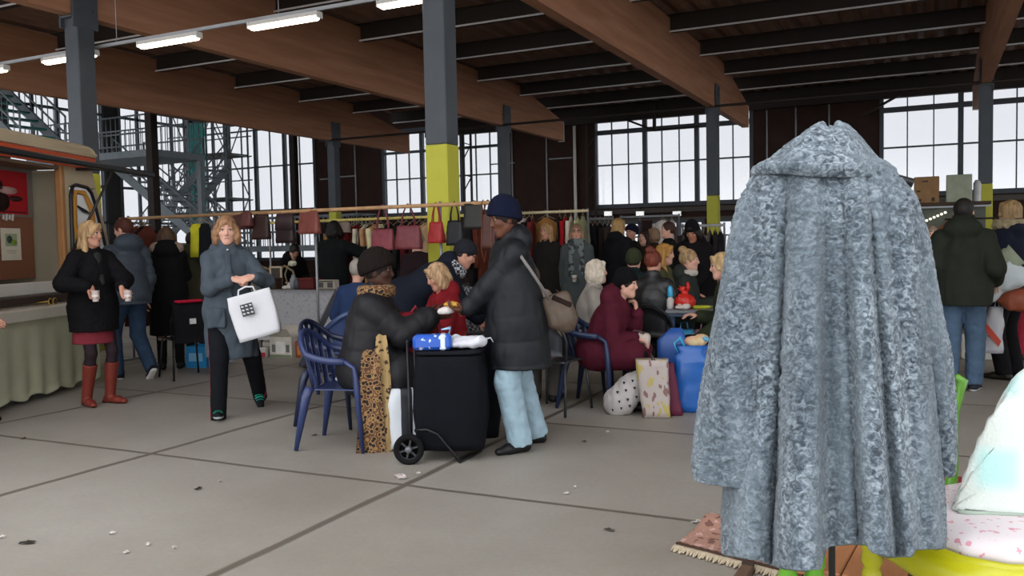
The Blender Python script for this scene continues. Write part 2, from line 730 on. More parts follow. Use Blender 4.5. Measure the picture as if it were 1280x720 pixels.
# side walls: left wall with tall windows behind the stair, right wall plain
LW = [(11.0, 14.6, 1.2, 8.4), (15.4, 19.4, 1.2, 8.4), (20.2, 24.2, 1.2, 8.4), (25, 28.6, 1.2, 8.4)]
b = MB()
ys = [-2.0] + [q for w_ in LW for q in w_[:2]] + [YB]
for a, c in zip(ys[:-1], ys[1:]):
    hole = [w_ for w_ in LW if w_[0] == a]
    if hole:
        b.box((XW0 - .1, (a + c) / 2, .6), (.2, c - a, 1.2))
        b.box((XW0 - .1, (a + c) / 2, 8.75), (.2, c - a, .7))
    else:
        b.box((XW0 - .1, (a + c) / 2, 4.55), (.2, c - a, 9.1))
structure('wall_left', b, mat('#4a4644', .8, .1, 1), local=(XW0, 10, 0))
for i, (y0, y1, z0, z1) in enumerate(LW):
    b = MB()
    for k in range(5):
        y = y0 + (y1 - y0) * k / 4
        b.box((XW0, y, (z0 + z1) / 2), (.12, .1, z1 - z0))
    for k in range(6):
        b.box((XW0, (y0 + y1) / 2, z0 + (z1 - z0) * k / 5), (.12, y1 - y0, .1))
    o = structure('window_%d' % (11 + i), b, m_steel, local=(XW0, y0, z0))
    MB().box((XW0 - .05, (y0 + y1) / 2, (z0 + z1) / 2), (.012, y1 - y0, z1 - z0)).build('pane', glass, o, loc=-Vector((XW0, y0, z0)))
# right side of the hall: a glazed front of clear tall windows on a low wall
b = MB()
b.box((14.0, 14, .45), (.2, 30, .9))
b.box((14.0, 14, 6.0), (.2, 30, .4))
structure('wall_right', b, mat('#5b524c', .8, .12, 1))
b = MB()
for k in range(16):
    b.box((14.0, -1 + 2 * k, 3.35), (.12, .14, 4.9))
for z in (2.4, 4.1):
    b.box((14.0, 14, z), (.1, 30, .08))
o = structure('window_21', b, m_steel, local=(14, 14, 3))
# ================================================================ DISTANCE FIELDS -> ONE CONTINUOUS SURFACE
f32 = np.float32


def V3(v):
    return np.array(v, dtype=float)


def nrm(v):
    v = V3(v)
    return v / max(np.linalg.norm(v), 1e-9)


class SDF:
    def __init__(s, vox):
        s.h = vox
        s.p = []

    def _put(s, lo, hi, f, k, op):
        s.p.append((V3(lo), V3(hi), f, k, op))
        return s

    def cone(s, a, b, ra, rb=None, k=.02, flat=None, op='u', wob=None):
        """tapered capsule; flat=(axis, factor) squashes it along an axis; wob=(amp, pitch) pads it in rolls along its length"""
        a, b = V3(a), V3(b)
        rb = ra if rb is None else rb
        R = max(ra, rb)
        ba = b - a
        L2 = max(float(ba @ ba), 1e-9)
        L = math.sqrt(L2)
        fx = None if flat is None else (nrm(flat[0]), flat[1])

        def f(X, Y, Z):
            px, py, pz = X - a[0], Y - a[1], Z - a[2]
            t = np.clip((px * ba[0] + py * ba[1] + pz * ba[2]) / L2, 0, 1)
            qx, qy, qz = px - t * ba[0], py - t * ba[1], pz - t * ba[2]
            if fx is not None:
                n, sc = fx
                w = (qx * n[0] + qy * n[1] + qz * n[2]) * (1 / sc - 1)
                qx, qy, qz = qx + n[0] * w, qy + n[1] * w, qz + n[2] * w
            r = ra + (rb - ra) * t
            if wob:
                r = r + wob[0] * (np.sqrt(np.abs(np.sin(np.pi * t * L / wob[1]))) - .6)
            d = np.sqrt(qx * qx + qy * qy + qz * qz) - r
            return d if fx is None else d * (0.5 + 0.5 * fx[1])
        return s._put(np.minimum(a, b) - R, np.maximum(a, b) + R, f, k, op)

    def ell(s, c, rad, k=.02, axes=None, op='u'):
        c = V3(c)
        rad = V3(rad)
        A = np.eye(3) if axes is None else np.array([nrm(v) for v in axes])
        R = rad.max()

        def f(X, Y, Z):
            px, py, pz = X - c[0], Y - c[1], Z - c[2]
            q = 0
            g = 0
            for i in range(3):
                w = px * A[i, 0] + py * A[i, 1] + pz * A[i, 2]
                q = q + (w / rad[i]) ** 2
                g = g + (w / rad[i] ** 2) ** 2
            k0 = np.sqrt(q)
            return k0 * (k0 - 1) / np.maximum(np.sqrt(g), 1e-6)
        return s._put(c - R, c + R, f, k, op)

    def box(s, c, half, r=.01, k=.01, axes=None, op='u'):
        c = V3(c)
        hf = V3(half) - r
        A = np.eye(3) if axes is None else np.array([nrm(v) for v in axes])
        R = float(np.linalg.norm(half))

        def f(X, Y, Z):
            px, py, pz = X - c[0], Y - c[1], Z - c[2]
            o = 0
            m = None
            for i in range(3):
                w = np.abs(px * A[i, 0] + py * A[i, 1] + pz * A[i, 2]) - hf[i]
                o = o + np.maximum(w, 0) ** 2
                m = w if m is None else np.maximum(m, w)
            return np.sqrt(o) + np.minimum(m, 0) - r
        return s._put(c - R, c + R, f, k, op)

    def cutplane(s, p, n, k=.006):
        """removes what lies on the side n points to"""
        p, n = V3(p), nrm(n)

        def f(X, Y, Z):
            return -((X - p[0]) * n[0] + (Y - p[1]) * n[1] + (Z - p[2]) * n[2])
        return s._put([-9] * 3, [9] * 3, f, k, 's')

    def grid(s, disp=None):
        h = s.h
        add = [q for q in s.p if q[4] == 'u']
        lo = np.min([q[0] for q in add], 0) - 4 * h - .02
        hi = np.max([q[1] for q in add], 0) + 4 * h + .02
        n = np.ceil((hi - lo) / h).astype(int) + 1
        ax = [(lo[i] + h * np.arange(n[i])).astype(f32) for i in range(3)]
        D = np.full(n, .08, dtype=f32)
        for a, b, f, k, op in s.p:
            m = k + 4 * h + .01
            i0 = np.clip(np.floor((a - m - lo) / h).astype(int), 0, n)
            i1 = np.clip(np.ceil((b + m - lo) / h).astype(int) + 1, 0, n)
            if (i1 <= i0).any():
                continue
            sl = tuple(slice(i0[i], i1[i]) for i in range(3))
            X = ax[0][sl[0]][:, None, None]
            Y = ax[1][sl[1]][None, :, None]
            Z = ax[2][sl[2]][None, None, :]
            d = np.asarray(f(X, Y, Z), dtype=f32)
            A = D[sl]
            if op == 'u':
                w = np.clip(.5 + .5 * (A - d) / k, 0, 1)
                D[sl] = A * (1 - w) + d * w - k * w * (1 - w)
            else:
                d = -d
                w = np.clip(.5 - .5 * (A - d) / k, 0, 1)
                D[sl] = A * (1 - w) + d * w + k * w * (1 - w)
        if disp is not None:
            band = np.argwhere(np.abs(D) < .035)
            x, y, z = (lo[i] + h * band[:, i] for i in range(3))
            D[band[:, 0], band[:, 1], band[:, 2]] += disp(x, y, z).astype(f32)
        return D, lo

    def mesh(s, disp=None):
        D, lo = s.grid(disp)
        h = s.h
        S = D < 0
        nx, ny, nz = D.shape
        offs = [(i, j, k) for i in (0, 1) for j in (0, 1) for k in (0, 1)]
        cnt = np.zeros((nx - 1, ny - 1, nz - 1), dtype=np.int8)
        for i, j, k in offs:
            cnt += S[i:nx - 1 + i, j:ny - 1 + j, k:nz - 1 + k]
        act = np.argwhere((cnt > 0) & (cnt < 8))
        if len(act) == 0:
            return np.zeros((0, 3)), np.zeros((0, 4), int)
        idx = np.full(cnt.shape, -1, dtype=np.int32)
        idx[act[:, 0], act[:, 1], act[:, 2]] = np.arange(len(act))
        val = {o: D[act[:, 0] + o[0], act[:, 1] + o[1], act[:, 2] + o[2]] for o in offs}
        pos = np.zeros((len(act), 3))
        num = np.zeros(len(act))
        for o in offs:
            for ax_ in range(3):
                if o[ax_] == 0:
                    o2 = list(o)
                    o2[ax_] = 1
                    d1, d2 = val[o], val[tuple(o2)]
                    m = (d1 < 0) != (d2 < 0)
                    t = np.where(m, d1 / np.where(m, d1 - d2, 1), 0)
                    q = np.array(o, dtype=float)[None, :].repeat(len(act), 0)
                    q[:, ax_] += t
                    pos += q * m[:, None]
                    num += m
        P = lo + h * (act + pos / np.maximum(num, 1)[:, None])
        quads = []
        for ax_ in range(3):
            b, c = (ax_ + 1) % 3, (ax_ + 2) % 3
            n2 = [nx, ny, nz]
            sl0 = [slice(1, n2[0] - 1), slice(1, n2[1] - 1), slice(1, n2[2] - 1)]
            sl1 = list(sl0)
            sl0[ax_] = slice(0, n2[ax_] - 1)
            sl1[ax_] = slice(1, n2[ax_])
            s0, s1 = S[tuple(sl0)], S[tuple(sl1)]
            e = np.argwhere(s0 != s1)
            if len(e) == 0:
                continue
            inside = s0[e[:, 0], e[:, 1], e[:, 2]]
            e = e + 1
            e[:, ax_] -= 1
            db, dc = np.zeros(3, int), np.zeros(3, int)
            db[b] = 1
            dc[c] = 1
            g = lambda q: idx[q[:, 0], q[:, 1], q[:, 2]]
            q = np.stack([g(e - db - dc), g(e - dc), g(e), g(e - db)], 1)
            q[~inside] = q[~inside][:, ::-1]
            quads.append(q)
        Q = np.concatenate(quads)
        return P, Q[(Q >= 0).all(1)]

    def build(s, name, mats, parent=None, disp=None, classify=None, relax=1, loc=None):
        P, Q = s.mesh(disp)
        for _ in range(relax):
            acc = np.zeros_like(P)
            w = np.zeros(len(P))
            for a, b in ((0, 1), (1, 2), (2, 3), (3, 0)):
                np.add.at(acc, Q[:, a], P[Q[:, b]])
                np.add.at(acc, Q[:, b], P[Q[:, a]])
                np.add.at(w, Q[:, a], 1)
                np.add.at(w, Q[:, b], 1)
            P = P * .55 + .45 * acc / np.maximum(w, 1)[:, None]
        me = fast_mesh(name, P, Q, mats if isinstance(mats, (list, tuple)) else [mats])
        if classify is not None:
            ctr = P[Q].mean(1)
            me.polygons.foreach_set('material_index', classify(ctr).astype(np.int32))
        return obj(name, me, parent, loc)


def fast_mesh(name, P, Q, mats):
    me = bpy.data.meshes.new(name)
    me.vertices.add(len(P))
    me.vertices.foreach_set('co', np.ascontiguousarray(P, dtype=f32).ravel())
    nq = len(Q)
    me.loops.add(nq * 4)
    me.loops.foreach_set('vertex_index', np.ascontiguousarray(Q, dtype=np.int32).ravel())
    me.polygons.add(nq)
    me.polygons.foreach_set('loop_start', np.arange(0, nq * 4, 4, dtype=np.int32))
    me.polygons.foreach_set('use_smooth', np.ones(nq, dtype=bool))
    for m in mats:
        me.materials.append(m)
    me.update(calc_edges=True)
    me.validate()
    return me


# ================================================================ PEOPLE
def ik(a, c, l1, l2, pole):
    a, c = V3(a), V3(c)
    d = c - a
    L = np.linalg.norm(d)
    if L > (l1 + l2) * .998:
        c = a + d / L * (l1 + l2) * .998
        d = c - a
        L = np.linalg.norm(d)
    n = d / L
    x = (l1 * l1 - l2 * l2 + L * L) / (2 * L)
    y = math.sqrt(max(l1 * l1 - x * x, 0))
    p = V3(pole)
    p = p - n * (p @ n)
    if np.linalg.norm(p) < 1e-6:
        p = np.array([0, 0, 1.0])
    return a + n * x + nrm(p) * y, c


def rotv(v, axis, deg):
    return V3(Matrix.Rotation(math.radians(deg), 3, Vector(axis)) @ Vector(v))


SKIN = {'pale': '#c99a86', 'fair': '#bd8a74', 'tan': '#a8735a', 'dark': '#3f261c', 'brown': '#5d3a2a'}


def wrinkle(amp, sc=9.0, seed=0.0, st=(1, 1, .55)):
    def f(x, y, z):
        a = pnoise(x * sc * st[0] + seed, y * sc * st[1], z * sc * st[2] + seed * .3)
        b = pnoise(x * sc * 2.3 + seed, y * sc * 2.3 + 5, z * sc * 1.6)
        return amp * (np.abs(a) * -2.2 + .5 + .5 * b)
    return f


def strands(amp, sc=70.0, zs=.14, seed=0.0):
    def f(x, y, z):
        return amp * (pnoise(x * sc + seed, y * sc, z * sc * zs) + .6 * pnoise(x * sc * .35, y * sc * .35 + seed, z * sc * .12))
    return f


def curls(amp, sc=55.0, seed=0.0):
    def f(x, y, z):
        return amp * (pnoise(x * sc + seed, y * sc, z * sc) * 1.4)
    return f


class Person:
    """a posed figure facing local +Y; all lengths for 1.70 m and scaled by S. The body is one mesh, clothes and hair its children."""

    def __init__(p, label, loc, rz, S=1.0, sex='f', vox=.008, skin='pale', pel=(0, 0, .945), lean=0, side=0, twist=0,
                 head=(0, 0), la=None, ra=None, lh=None, rh=None, lf=None, rf=None, lpole=None, rpole=None,
                 lk=None, rk=None, group=None, neck=1.0, cat='person', fist=False):
        p.root = thing('person', label, cat, loc, rz, group)
        p.root.scale = (S, S, S)
        p.vox = vox / S
        p.S = S
        p.skin = skin
        p.sex = sex
        sw = .148 if sex == 'f' else .176
        pel = V3(pel)
        p.pel = pel
        th, sd = math.radians(lean), math.radians(side)
        u = nrm((math.sin(sd), math.sin(th), math.cos(th) * math.cos(sd)))
        p.u = u
        tw = math.radians(twist)
        r = nrm(np.cross((-math.sin(tw), math.cos(tw), 0), u))
        p.r = r
        p.f = np.cross(u, r)
        hr_ = .088
        p.chest = pel + u * .30
        p.nb = pel + u * .50
        p.hip = {-1: pel + V3((-hr_, 0, -.03)), 1: pel + V3((hr_, 0, -.03))}
        p.sh = {s: p.nb - u * .072 + r * s * sw for s in (-1, 1)}
        # arms
        p.el, p.wr, p.hd = {}, {}, {}
        for s, w, pole, hs in ((-1, la, lpole, lh), (1, ra, rpole, rh)):
            if w is None:
                w = p.sh[s] + V3((s * .035, .03, -.51))
            if pole is None:
                pole = V3((s * .3, -1, -.3))
            e, w2 = ik(p.sh[s], w, .285, .245, pole)
            p.el[s], p.wr[s] = e, w2
            if hs is None:
                d = nrm(w2 - e)
                n = nrm(np.cross(d, (0, 1, 0)) * s) if abs(d[1]) < .8 else V3((0, 0, -1))
                hs = (d, n, .45)
            p.hd[s] = hs
        # legs
        p.kn, p.an, p.toe = {}, {}, {}
        for s, ft, pole in ((-1, lf, lk), (1, rf, rk)):
            if ft is None:
                ft = ((s * .1, 0, .085), s * -8, 0)
            a, yaw, pit = ft
            kn, an = ik(p.hip[s], a, .43, .42, pole or (s * .05, 1, 0.15))
            p.kn[s], p.an[s] = kn, an
            t = V3((0, 1, 0))
            t = rotv(t, (1, 0, 0), pit)
            t = rotv(t, (0, 0, 1), yaw)
            p.toe[s] = t
        # head
        yaw, pit = head[:2]
        roll = head[2] if len(head) > 2 else 0
        hf = rotv(p.f * .6 + V3((0, .4, 0)) * 1.0, (0, 0, 1), yaw)
        hf = nrm((hf[0], hf[1], 0))
        hr = nrm(np.cross(hf, (0, 0, 1)))
        hf = rotv(hf, hr, pit)
        hu = np.cross(hr, hf)
        if roll:
            hr = rotv(hr, hf, roll)
            hu = np.cross(hr, hf)
        p.hf, p.hr, p.hu = hf, hr, hu
        p.hc = p.nb + nrm(u * .8 + V3((0, 0, .35)) + p.f * .12) * .165 * neck

    def H(p, r=0, f=0, u=0):
        return p.hc + p.hr * r + p.hf * f + p.hu * u

    def hl(p, X):
        d = X - p.hc
        return d @ p.hr, d @ p.hf, d @ p.hu

    # ------------------------------------------------ the body
    def body(p, lower=True, eyes='#2b1f18', lips='#9a5a52', brow='#5a4433', tights=None, mouth=0.0, torso_fat=0.0, sclera='#a9a098'):
        S = SDF(p.vox)
        u, r, f = p.u, p.r, p.f
        fl = (f, .72)
        t = torso_fat
        S.cone(p.pel + u * .02, p.chest, .118 + t, .12 + t, .04, fl)
        S.cone(p.chest, p.nb - u * .06, .12 + t, .085, .04, fl)
        for s in (-1, 1):
            S.cone(p.nb - u * .02, p.sh[s], .042, .042, .03)
        S.cone(p.nb - u * .05, p.H(0, -.022, -.05), .054, .049, .02)
        for s in (-1, 1):
            S.cone(p.sh[s], p.el[s], .044, .036, .02)
            S.cone(p.el[s], p.wr[s], .036, .025, .015)
            p._hand(S, s)
            if lower:
                S.cone(p.hip[s], p.kn[s], .078, .052, .03)
                S.cone(p.kn[s], p.an[s], .05, .035, .02)
                mid = p.kn[s] * .68 + p.an[s] * .32
                S.ell(mid - p.f * .012, (.05, .05, .09), .03)
                fu = np.cross(nrm(np.cross(p.toe[s], (0, 0, 1))), p.toe[s])
                S.cone(p.an[s] - fu * .035, p.an[s] + p.toe[s] * .12 - fu * .052, .028, .024, .02)
        H = p.H
        ax = (p.hr, p.hf, p.hu)
        m = .95 if p.sex == 'f' else 1.0
        S.ell(H(0, -.012, .022), (.074 * m, .094, .094), .02, ax)
        S.ell(H(0, .022, -.036), (.063 * m, .066, .08), .03, ax)
        S.ell(H(0, .058, -.093), (.03 * m, .024, .022), .025, ax)                       # chin
        for s in (-1, 1):
            S.cone(H(s * .046, .0, -.055), H(s * .016, .058, -.093), .018, .016, .03)     # jaw
            S.ell(H(s * .04, .056, -.018), (.022, .02, .018), .025, ax)              # cheekbone
            S.ell(H(s * .074 * m, -.012, -.008), (.011, .02, .032), .008, ax)       # ear
        S.cone(H(-.032, .077, .037), H(.032, .077, .037), .008, .008, .02)           # brow ridge
        for s in (-1, 1):
            S.ell(H(s * .031, .092, .014), (.017, .014, .012), .012, ax, 's')
            S.ell(H(s * .0305, .073, .014), (.0125, .0125, .0125), .004, ax)
        S.cone(H(0, .083, .022), H(0, .100, -.022), .007, .0105, .012)                 # nose
        S.ell(H(0, .09, -.027), (.0155, .012, .008), .008, ax)
        S.cone(H(-.02, .077, -.056), H(.02, .077, -.056), .0075, .0075, .008, (p.hu, .8))
        S.cone(H(-.016, .077, -.067), H(.016, .077, -.067), .0085, .0085, .008, (p.hu, .8))
        base = SKIN.get(p.skin, p.skin)
        mats = [mat(base, .55, .05, 14), mat(lips, .5, .03), mat(eyes, .25, 0), mat(sclera, .4, 0), mat(brow, .8, .05), mat(tights or base, .7, .05)]

        def cls(X):
            a, b, c = p.hl(X)
            o = np.zeros(len(X), int)
            near = (b > .05) & (np.abs(c) < .13)
            aa = np.abs(a)
            o[near & (aa < .022 - np.abs(c + .061) * .8) & (np.abs(c + .061) < .009) & (b > .06)] = 1
            e = near & (((aa - .031) / .0145) ** 2 + ((c - .0135) / .0068) ** 2 < 1)
            o[e] = 3
            o[e & (np.abs(aa - .031) < .0068)] = 2
            o[near & (np.abs(aa - .031) < .016) & (np.abs(c - .0205 + 9 * (aa - .031) ** 2) < .0028)] = 2
            o[near & (np.abs(aa - .032) < .021) & (np.abs(c - .043 + 12 * (aa - .03) ** 2) < .0042)] = 4
            if tights:
                o[X[:, 2] < p.pel[2] - .05 if p.pel[2] > .8 else X[:, 2] < p.pel[2] - .02] = 5
                for s in (-1, 1):
                    o[np.linalg.norm(X - p.wr[s], axis=1) < .22] = 0
            return o
        return S.build('body', mats, p.root, None, cls, 1)

    def _hand(p, S, s):
        d, n, curl = p.hd[s][:3]
        d, n = nrm(d), V3(n)
        n = nrm(n - d * (n @ d))
        side = np.cross(d, n)
        w = p.wr[s]
        thumb_side = p.hd[s][3] if len(p.hd[s]) > 3 else s
        ax = (side, d, n)
        S.ell(w + d * .045, (.036, .05, .017), .012, ax)
        S.ell(w + d * .068 , (.039, .028, .014), .01, ax)
        for i, (o, L) in enumerate(((-.029, .062), (-.0098, .075), (.0098, .07), (.029, .055))):
            L = (.062, .075, .07, .055)[i] if thumb_side < 0 else (.055, .07, .075, .062)[i]
            b = w + d * .086 + side * o
            dd = nrm(d + side * o * 3)
            fr = (.42, .33, .25)
            ang = curl * 55
            for j in range(3):
                dd = rotv(dd, side, -ang * (1, 1.1, .8)[j] * (1 if n @ np.cross(side, d) > 0 else -1) * -1)
                e = b + dd * L * fr[j] * 1.12
                S.cone(b, e, .0092 - .0007 * j, .0085 - .0008 * j, .0035)
                b = e
        b = w + d * .03 + side * thumb_side * .028
        dd = nrm(d * .62 + side * thumb_side * (.7 - .4 * curl) + n * (.25 + .5 * curl))
        e = b + dd * .042
        S.cone(b, e, .0125, .0098, .008)
        dd = nrm(dd + d * .5 + n * curl * .4 - side * thumb_side * curl * .5)
        S.cone(e, e + dd * .034, .0098, .0078, .004)

    # ------------------------------------------------ clothes
    def top(p, col, name='coat', hem=.45, bulk=.02, quilt=None, collar=None, flare=1.1, sleeve=(0, 0), rough=.85, wr=.004, hood=None, seat=None,
            neck=.07, mats=None, classify=None, fur=None, sheen=0.0, cuff=.03, flatf=.78, belly=0.0, short=None, bump=.15, extra=None):
        S = SDF(max(p.vox, .007))
        u, r, f = p.u, p.r, p.f
        b = bulk
        fl = (f, flatf)
        q = None if not quilt else quilt if isinstance(quilt, tuple) else (.007, quilt)
        S.cone(p.pel + u * .14, p.chest, .138 + b + belly, .142 + b, .05, fl, wob=q)
        S.cone(p.chest, p.nb - u * .1, .142 + b, .095 + b, .05, fl, wob=q)
        for s in (-1, 1):
            S.cone(p.nb - u * .035, p.sh[s], .052 + b * .4, .05 + b * .5, .035)
        if belly:
            S.ell(p.pel + u * .16 + f * .05, (.15 + belly, .13 + belly, .17), .05)
        if seat is None:
            hc = (p.an[-1] + p.an[1]) / 2
            hc = V3((p.pel[0] * .7 + hc[0] * .3, p.pel[1] * .8 + hc[1] * .2, hem))
            rr = (.172 + b) * flare
            S.cone(p.pel + u * .17, p.pel - u * .01, .142 + b + belly, .172 + b, .05, fl, wob=q)
            S.cone(p.pel - u * .01, hc - V3((0, 0, .1)), .172 + b, rr, .05, (f, min(.97, flatf + .14)), wob=q)
            S.cutplane(hc, (0, 0, -1), .012)
        else:
            S.ell(p.pel, (.17 + b, .15 + b, .12 + b), .05)
            for s in (-1, 1):
                S.cone(p.hip[s], p.hip[s] + (p.kn[s] - p.hip[s]) * seat, .10 + b, .085 + b, .05)
        for s in (-1, 1):
            w = p.wr[s] - nrm(p.wr[s] - p.el[s]) * cuff
            if short:
                w = p.el[s] + (w - p.el[s]) * short
            S.cone(p.sh[s] - r * s * .004, p.el[s], .052 + b * .6, .047 + b * .65, .03, wob=q)
            S.cone(p.el[s], w, .047 + b * .65, .036 + b * .55 + sleeve[0], .02, wob=q)
            if sleeve[1]:
                S.cone(w - nrm(w - p.el[s]) * .02, w, .042 + b * .5 + sleeve[1], None, .01)
        if collar == 'stand':
            S.cone(p.nb - u * .06, p.nb + nrm(p.hc - p.nb) * .045, neck + .012, neck + .004, .02)
        if collar == 'high':
            S.cone(p.nb - u * .06, p.nb + nrm(p.hc - p.nb) * .085, neck + .022, neck + .016, .02)
        if hood:
            S.ell(p.nb - f * .075 + u * .015, (.125 * hood, .07 * hood, .085 * hood), .03, (r, f, u))
            for s in (-1, 1):
                S.cone(p.nb - f * .05 + r * s * .085, p.nb + f * .075 + r * s * .04 - u * .045, .042, .03, .03)
        if collar:
            S.ell(p.nb + u * .09 + f * .03, (neck - .006, neck - .006, .085), .012, None, 's')
        if extra:
            extra(S)
        dsp = wrinkle(wr, 9, hash(col) % 50) if wr else None
        if fur:
            dsp = curls(fur, 38, 3)
        return S.build(name, mats or [mat(col, rough, .1, 12, bump=bump, bscale=260, sheen=sheen)], p.root, dsp, classify, 1)

    def trousers(p, col, name='trousers', wid=0.0, end=.02, rough=.9, mats=None, classify=None, wr=.004, flare=0.0):
        S = SDF(max(p.vox, .007))
        S.ell(p.pel - V3((0, 0, .01)), (.158, .115, .13), .03)
        for s in (-1, 1):
            S.cone(p.hip[s], p.kn[s], .094 + wid * .5, .066 + wid, .03)
            d = nrm(p.an[s] - p.kn[s])
            e = p.an[s] + d * end
            S.cone(p.kn[s], e, .066 + wid, .052 + wid + flare, .02)
            S.cutplane_local = None
            S.ell(e + d * .06, (.13, .13, .058), .008, (np.cross(d, (0, 1, 0)), np.cross(np.cross(d, (0, 1, 0)), d), d), 's')
        return S.build(name, mats or [mat(col, rough, .16, 10, bump=.2, bscale=300)], p.root, wrinkle(wr, 13, 4, (1, 1, 1)), classify, 1)

    def shoes(p, col, sole='#2a2624', kind='shoe', name='shoe', col2=None, boot=.36, boot_r=.05):
        for s in (-1, 1):
            S = SDF(max(p.vox * .8, .005))
            a, t = p.an[s], p.toe[s]
            rr = nrm(np.cross(t, (0, 0, 1)))
            up = np.cross(rr, t)
            c = lambda x, z: a + t * x + up * (z - .085)
            S.cone(c(-.045, .036), c(.09, .034), .039, .041, .02, (up, .95))
            S.cone(c(.09, .034), c(.165, .026), .041, .031, .02, (up, .8))
            S.cone(c(-.03, .05), c(-.005, .085), .037, .037, .02)
            if kind == 'boot':
                d = nrm(p.kn[s] - a)
                S.cone(c(-.01, .07), a + d * (boot - .085), .045, boot_r + .012, .02)
                S.cutplane(a + d * (boot - .085 - .0), d, .006)
                S.box(c(-.06, .012), (.03, .03, .016), .005, .005, (rr, t, up))
            S.cutplane(c(0, .002), -up, .004)
            ms = [mat(col, .45 if kind != 'sneaker' else .7, .1, 16), mat(sole, .7, .05), mat(col2 or col, .7, .05)]

            def cls(X, s=s):
                h = (X - a) @ up + .085
                x = (X - a) @ t
                o = np.where(h < (.022 if kind == 'sneaker' else .012), 1, 0)
                if col2:
                    o[(h > .05) & (x > .0) & (x < .12) & ((np.floor(x * 70) % 2) == 0)] = 2
                return o
            S.build(name if kind != 'boot' else 'boot', ms, p.root, None, cls, 1)

    def skirt(p, col, z0=.75, z1=.5, r0=.17, r1=.19, name='skirt'):
        S = SDF(max(p.vox, .007))
        S.cone((p.pel[0], p.pel[1], p.pel[2]), (p.pel[0], p.pel[1], z1), r0, r1, .03, (p.f, .8))
        S.cutplane((0, 0, z1), (0, 0, -1), .008)
        return S.build(name, [mat(col, .9, .1, 14)], p.root, wrinkle(.004, 9, 2, (1, 1, .3)), None, 1)

    # ------------------------------------------------ hair and hats
    def hair(p, col, style='long', length=.3, col2=None, front=True, vol=1.0, name='hair'):
        S = SDF(max(p.vox * .9, .006))
        H = p.H
        ax = (p.hr, p.hf, p.hu)
        v = vol
        S.ell(H(0, -.016, .026), (.083 * v, .099 * v, .101 * v), .02, ax)
        if style == 'short':
            S.cutplane(H(0, -.02, -.045), -p.hu * .9 + p.hf * .35, .01)
        if style in ('long', 'bob', 'curly'):
            if style == 'long':
                for s in (-1, 1):
                    S.cone(H(s * .068, -.01, .04), H(s * .082, -.005, -.1), .032 * v, .03, .03)
                    S.cone(H(s * .082, -.005, -.1), H(s * .1, .05 if front else -.06, -.1 - length), .03, .018, .03)
                S.cone(H(0, -.06, .02), H(0, -.085, -.12), .07 * v, .062, .03, (p.hf, .6))
                if not front:
                    S.cone(H(0, -.085, -.12), H(0, -.1, -.1 - length), .075, .06, .03, (p.hf, .5))
            else:
                for s in (-1, 1):
                    S.ell(H(s * .078 * v, .002, -.045), (.036 * v, .06, .082), .03, ax)
                S.ell(H(0, -.07, -.04), (.088 * v, .05 * v, .09), .03, ax)
        S.ell(H(0, .108, -.045), (.058, .075, .115), .012, ax, 's')
        if style in ('long', 'bob', 'curly'):
            for s in (-1, 1):                                  # fringe swept to the sides
                S.cone(H(s * .012, .072, .088), H(s * .072, .045, -.02), .018, .016, .015)
        if style in ('bun', 'tied'):
            S.cutplane(H(0, -.02, -.06), -p.hu * .9 + p.hf * .3, .01)
            if style == 'bun':
                S.ell(H(0, -.075, .115), (.05, .048, .042), .012, ax)
            else:
                S.cone(H(0, -.11, .02), H(0, -.15, -.05 - length), .03, .016, .02)
        dsp = strands(.007, 75) if style not in ('curly',) else curls(.011, 42)
        if style == 'bun':
            dsp = curls(.006, 60)
        return S.build(name, [mat(col, .6, 0, 40, col2=col2 or col, stretch=(1, 1, .2))], p.root, dsp, None, 1)

    def beanie(p, col, name='beanie', tall=1.0, band=True, fur=False, pom=False, vol=1.0):
        S = SDF(max(p.vox * .9, .006))
        H = p.H
        ax = (p.hr, p.hf, p.hu)
        rad = (.092 * vol, .11 * vol, .108 * tall)
        S.ell(H(0, -.014, .035), rad, .02, ax)
        n = nrm(-p.hu + p.hf * .42)
        S.cutplane(H(0, 0, .012), n, .012)
        if band and not fur:
            B = SDF(S.h)
            B.ell(H(0, -.014, .035), (rad[0] * 1.045, rad[1] * 1.04, rad[2] * 1.03), .02, ax)
            B.cutplane(H(0, 0, .007), n, .008)
            B.cutplane(H(0, 0, .05), -n, .008)
            B.build('cuff', [mat(col, .95, .2, 60, bump=.3, bscale=220)], p.root, lambda x, y, z: .002 * np.sin(np.arctan2((np.stack([x, y, z], 1) - p.hc) @ p.hr, (np.stack([x, y, z], 1) - p.hc) @ p.hf) * 40), None, 1)

        def d(x, y, z):
            if fur:
                return curls(.006, 60)(x, y, z)
            X = np.stack([x, y, z], 1)
            a, b, c_ = p.hl(X)
            an = np.arctan2(a, b + .012)
            return .0022 * np.sin(an * 46)
        return S.build(name, [mat(col, .95, .15, 60, bump=.2, bscale=200)], p.root, d, None, 1)

    def scarf(p, m, name='scarf', r=.05, drop=None):
        S = SDF(max(p.vox, .007))
        pts = []
        for k in range(13):
            a = 2 * PI * k / 12
            pts.append(p.nb + p.u * (.025 + .012 * math.cos(a)) + p.r * math.sin(a) * .085 + p.f * math.cos(a) * .08)
        for a, b in zip(pts[:-1], pts[1:]):
            S.cone(a, b, r, r, .02)
        if drop:
            for s, L in drop:
                a = p.nb + p.r * s * .06 + p.f * .11
                S.cone(a, p.chest + p.r * s * .07 + p.f * .16 - p.u * (L - .2), .05, .05, .03, (p.f, .45))
        return S.build(name, [m], p.root, wrinkle(.006, 16, 1), None, 1)
# ================================================================ HELPERS FOR PLACING
def gpos(px, dep):
    """ground point in picture column px at depth dep"""
    v = atd(px, 300, dep)
    return Vector((v.x, v.y, 0))


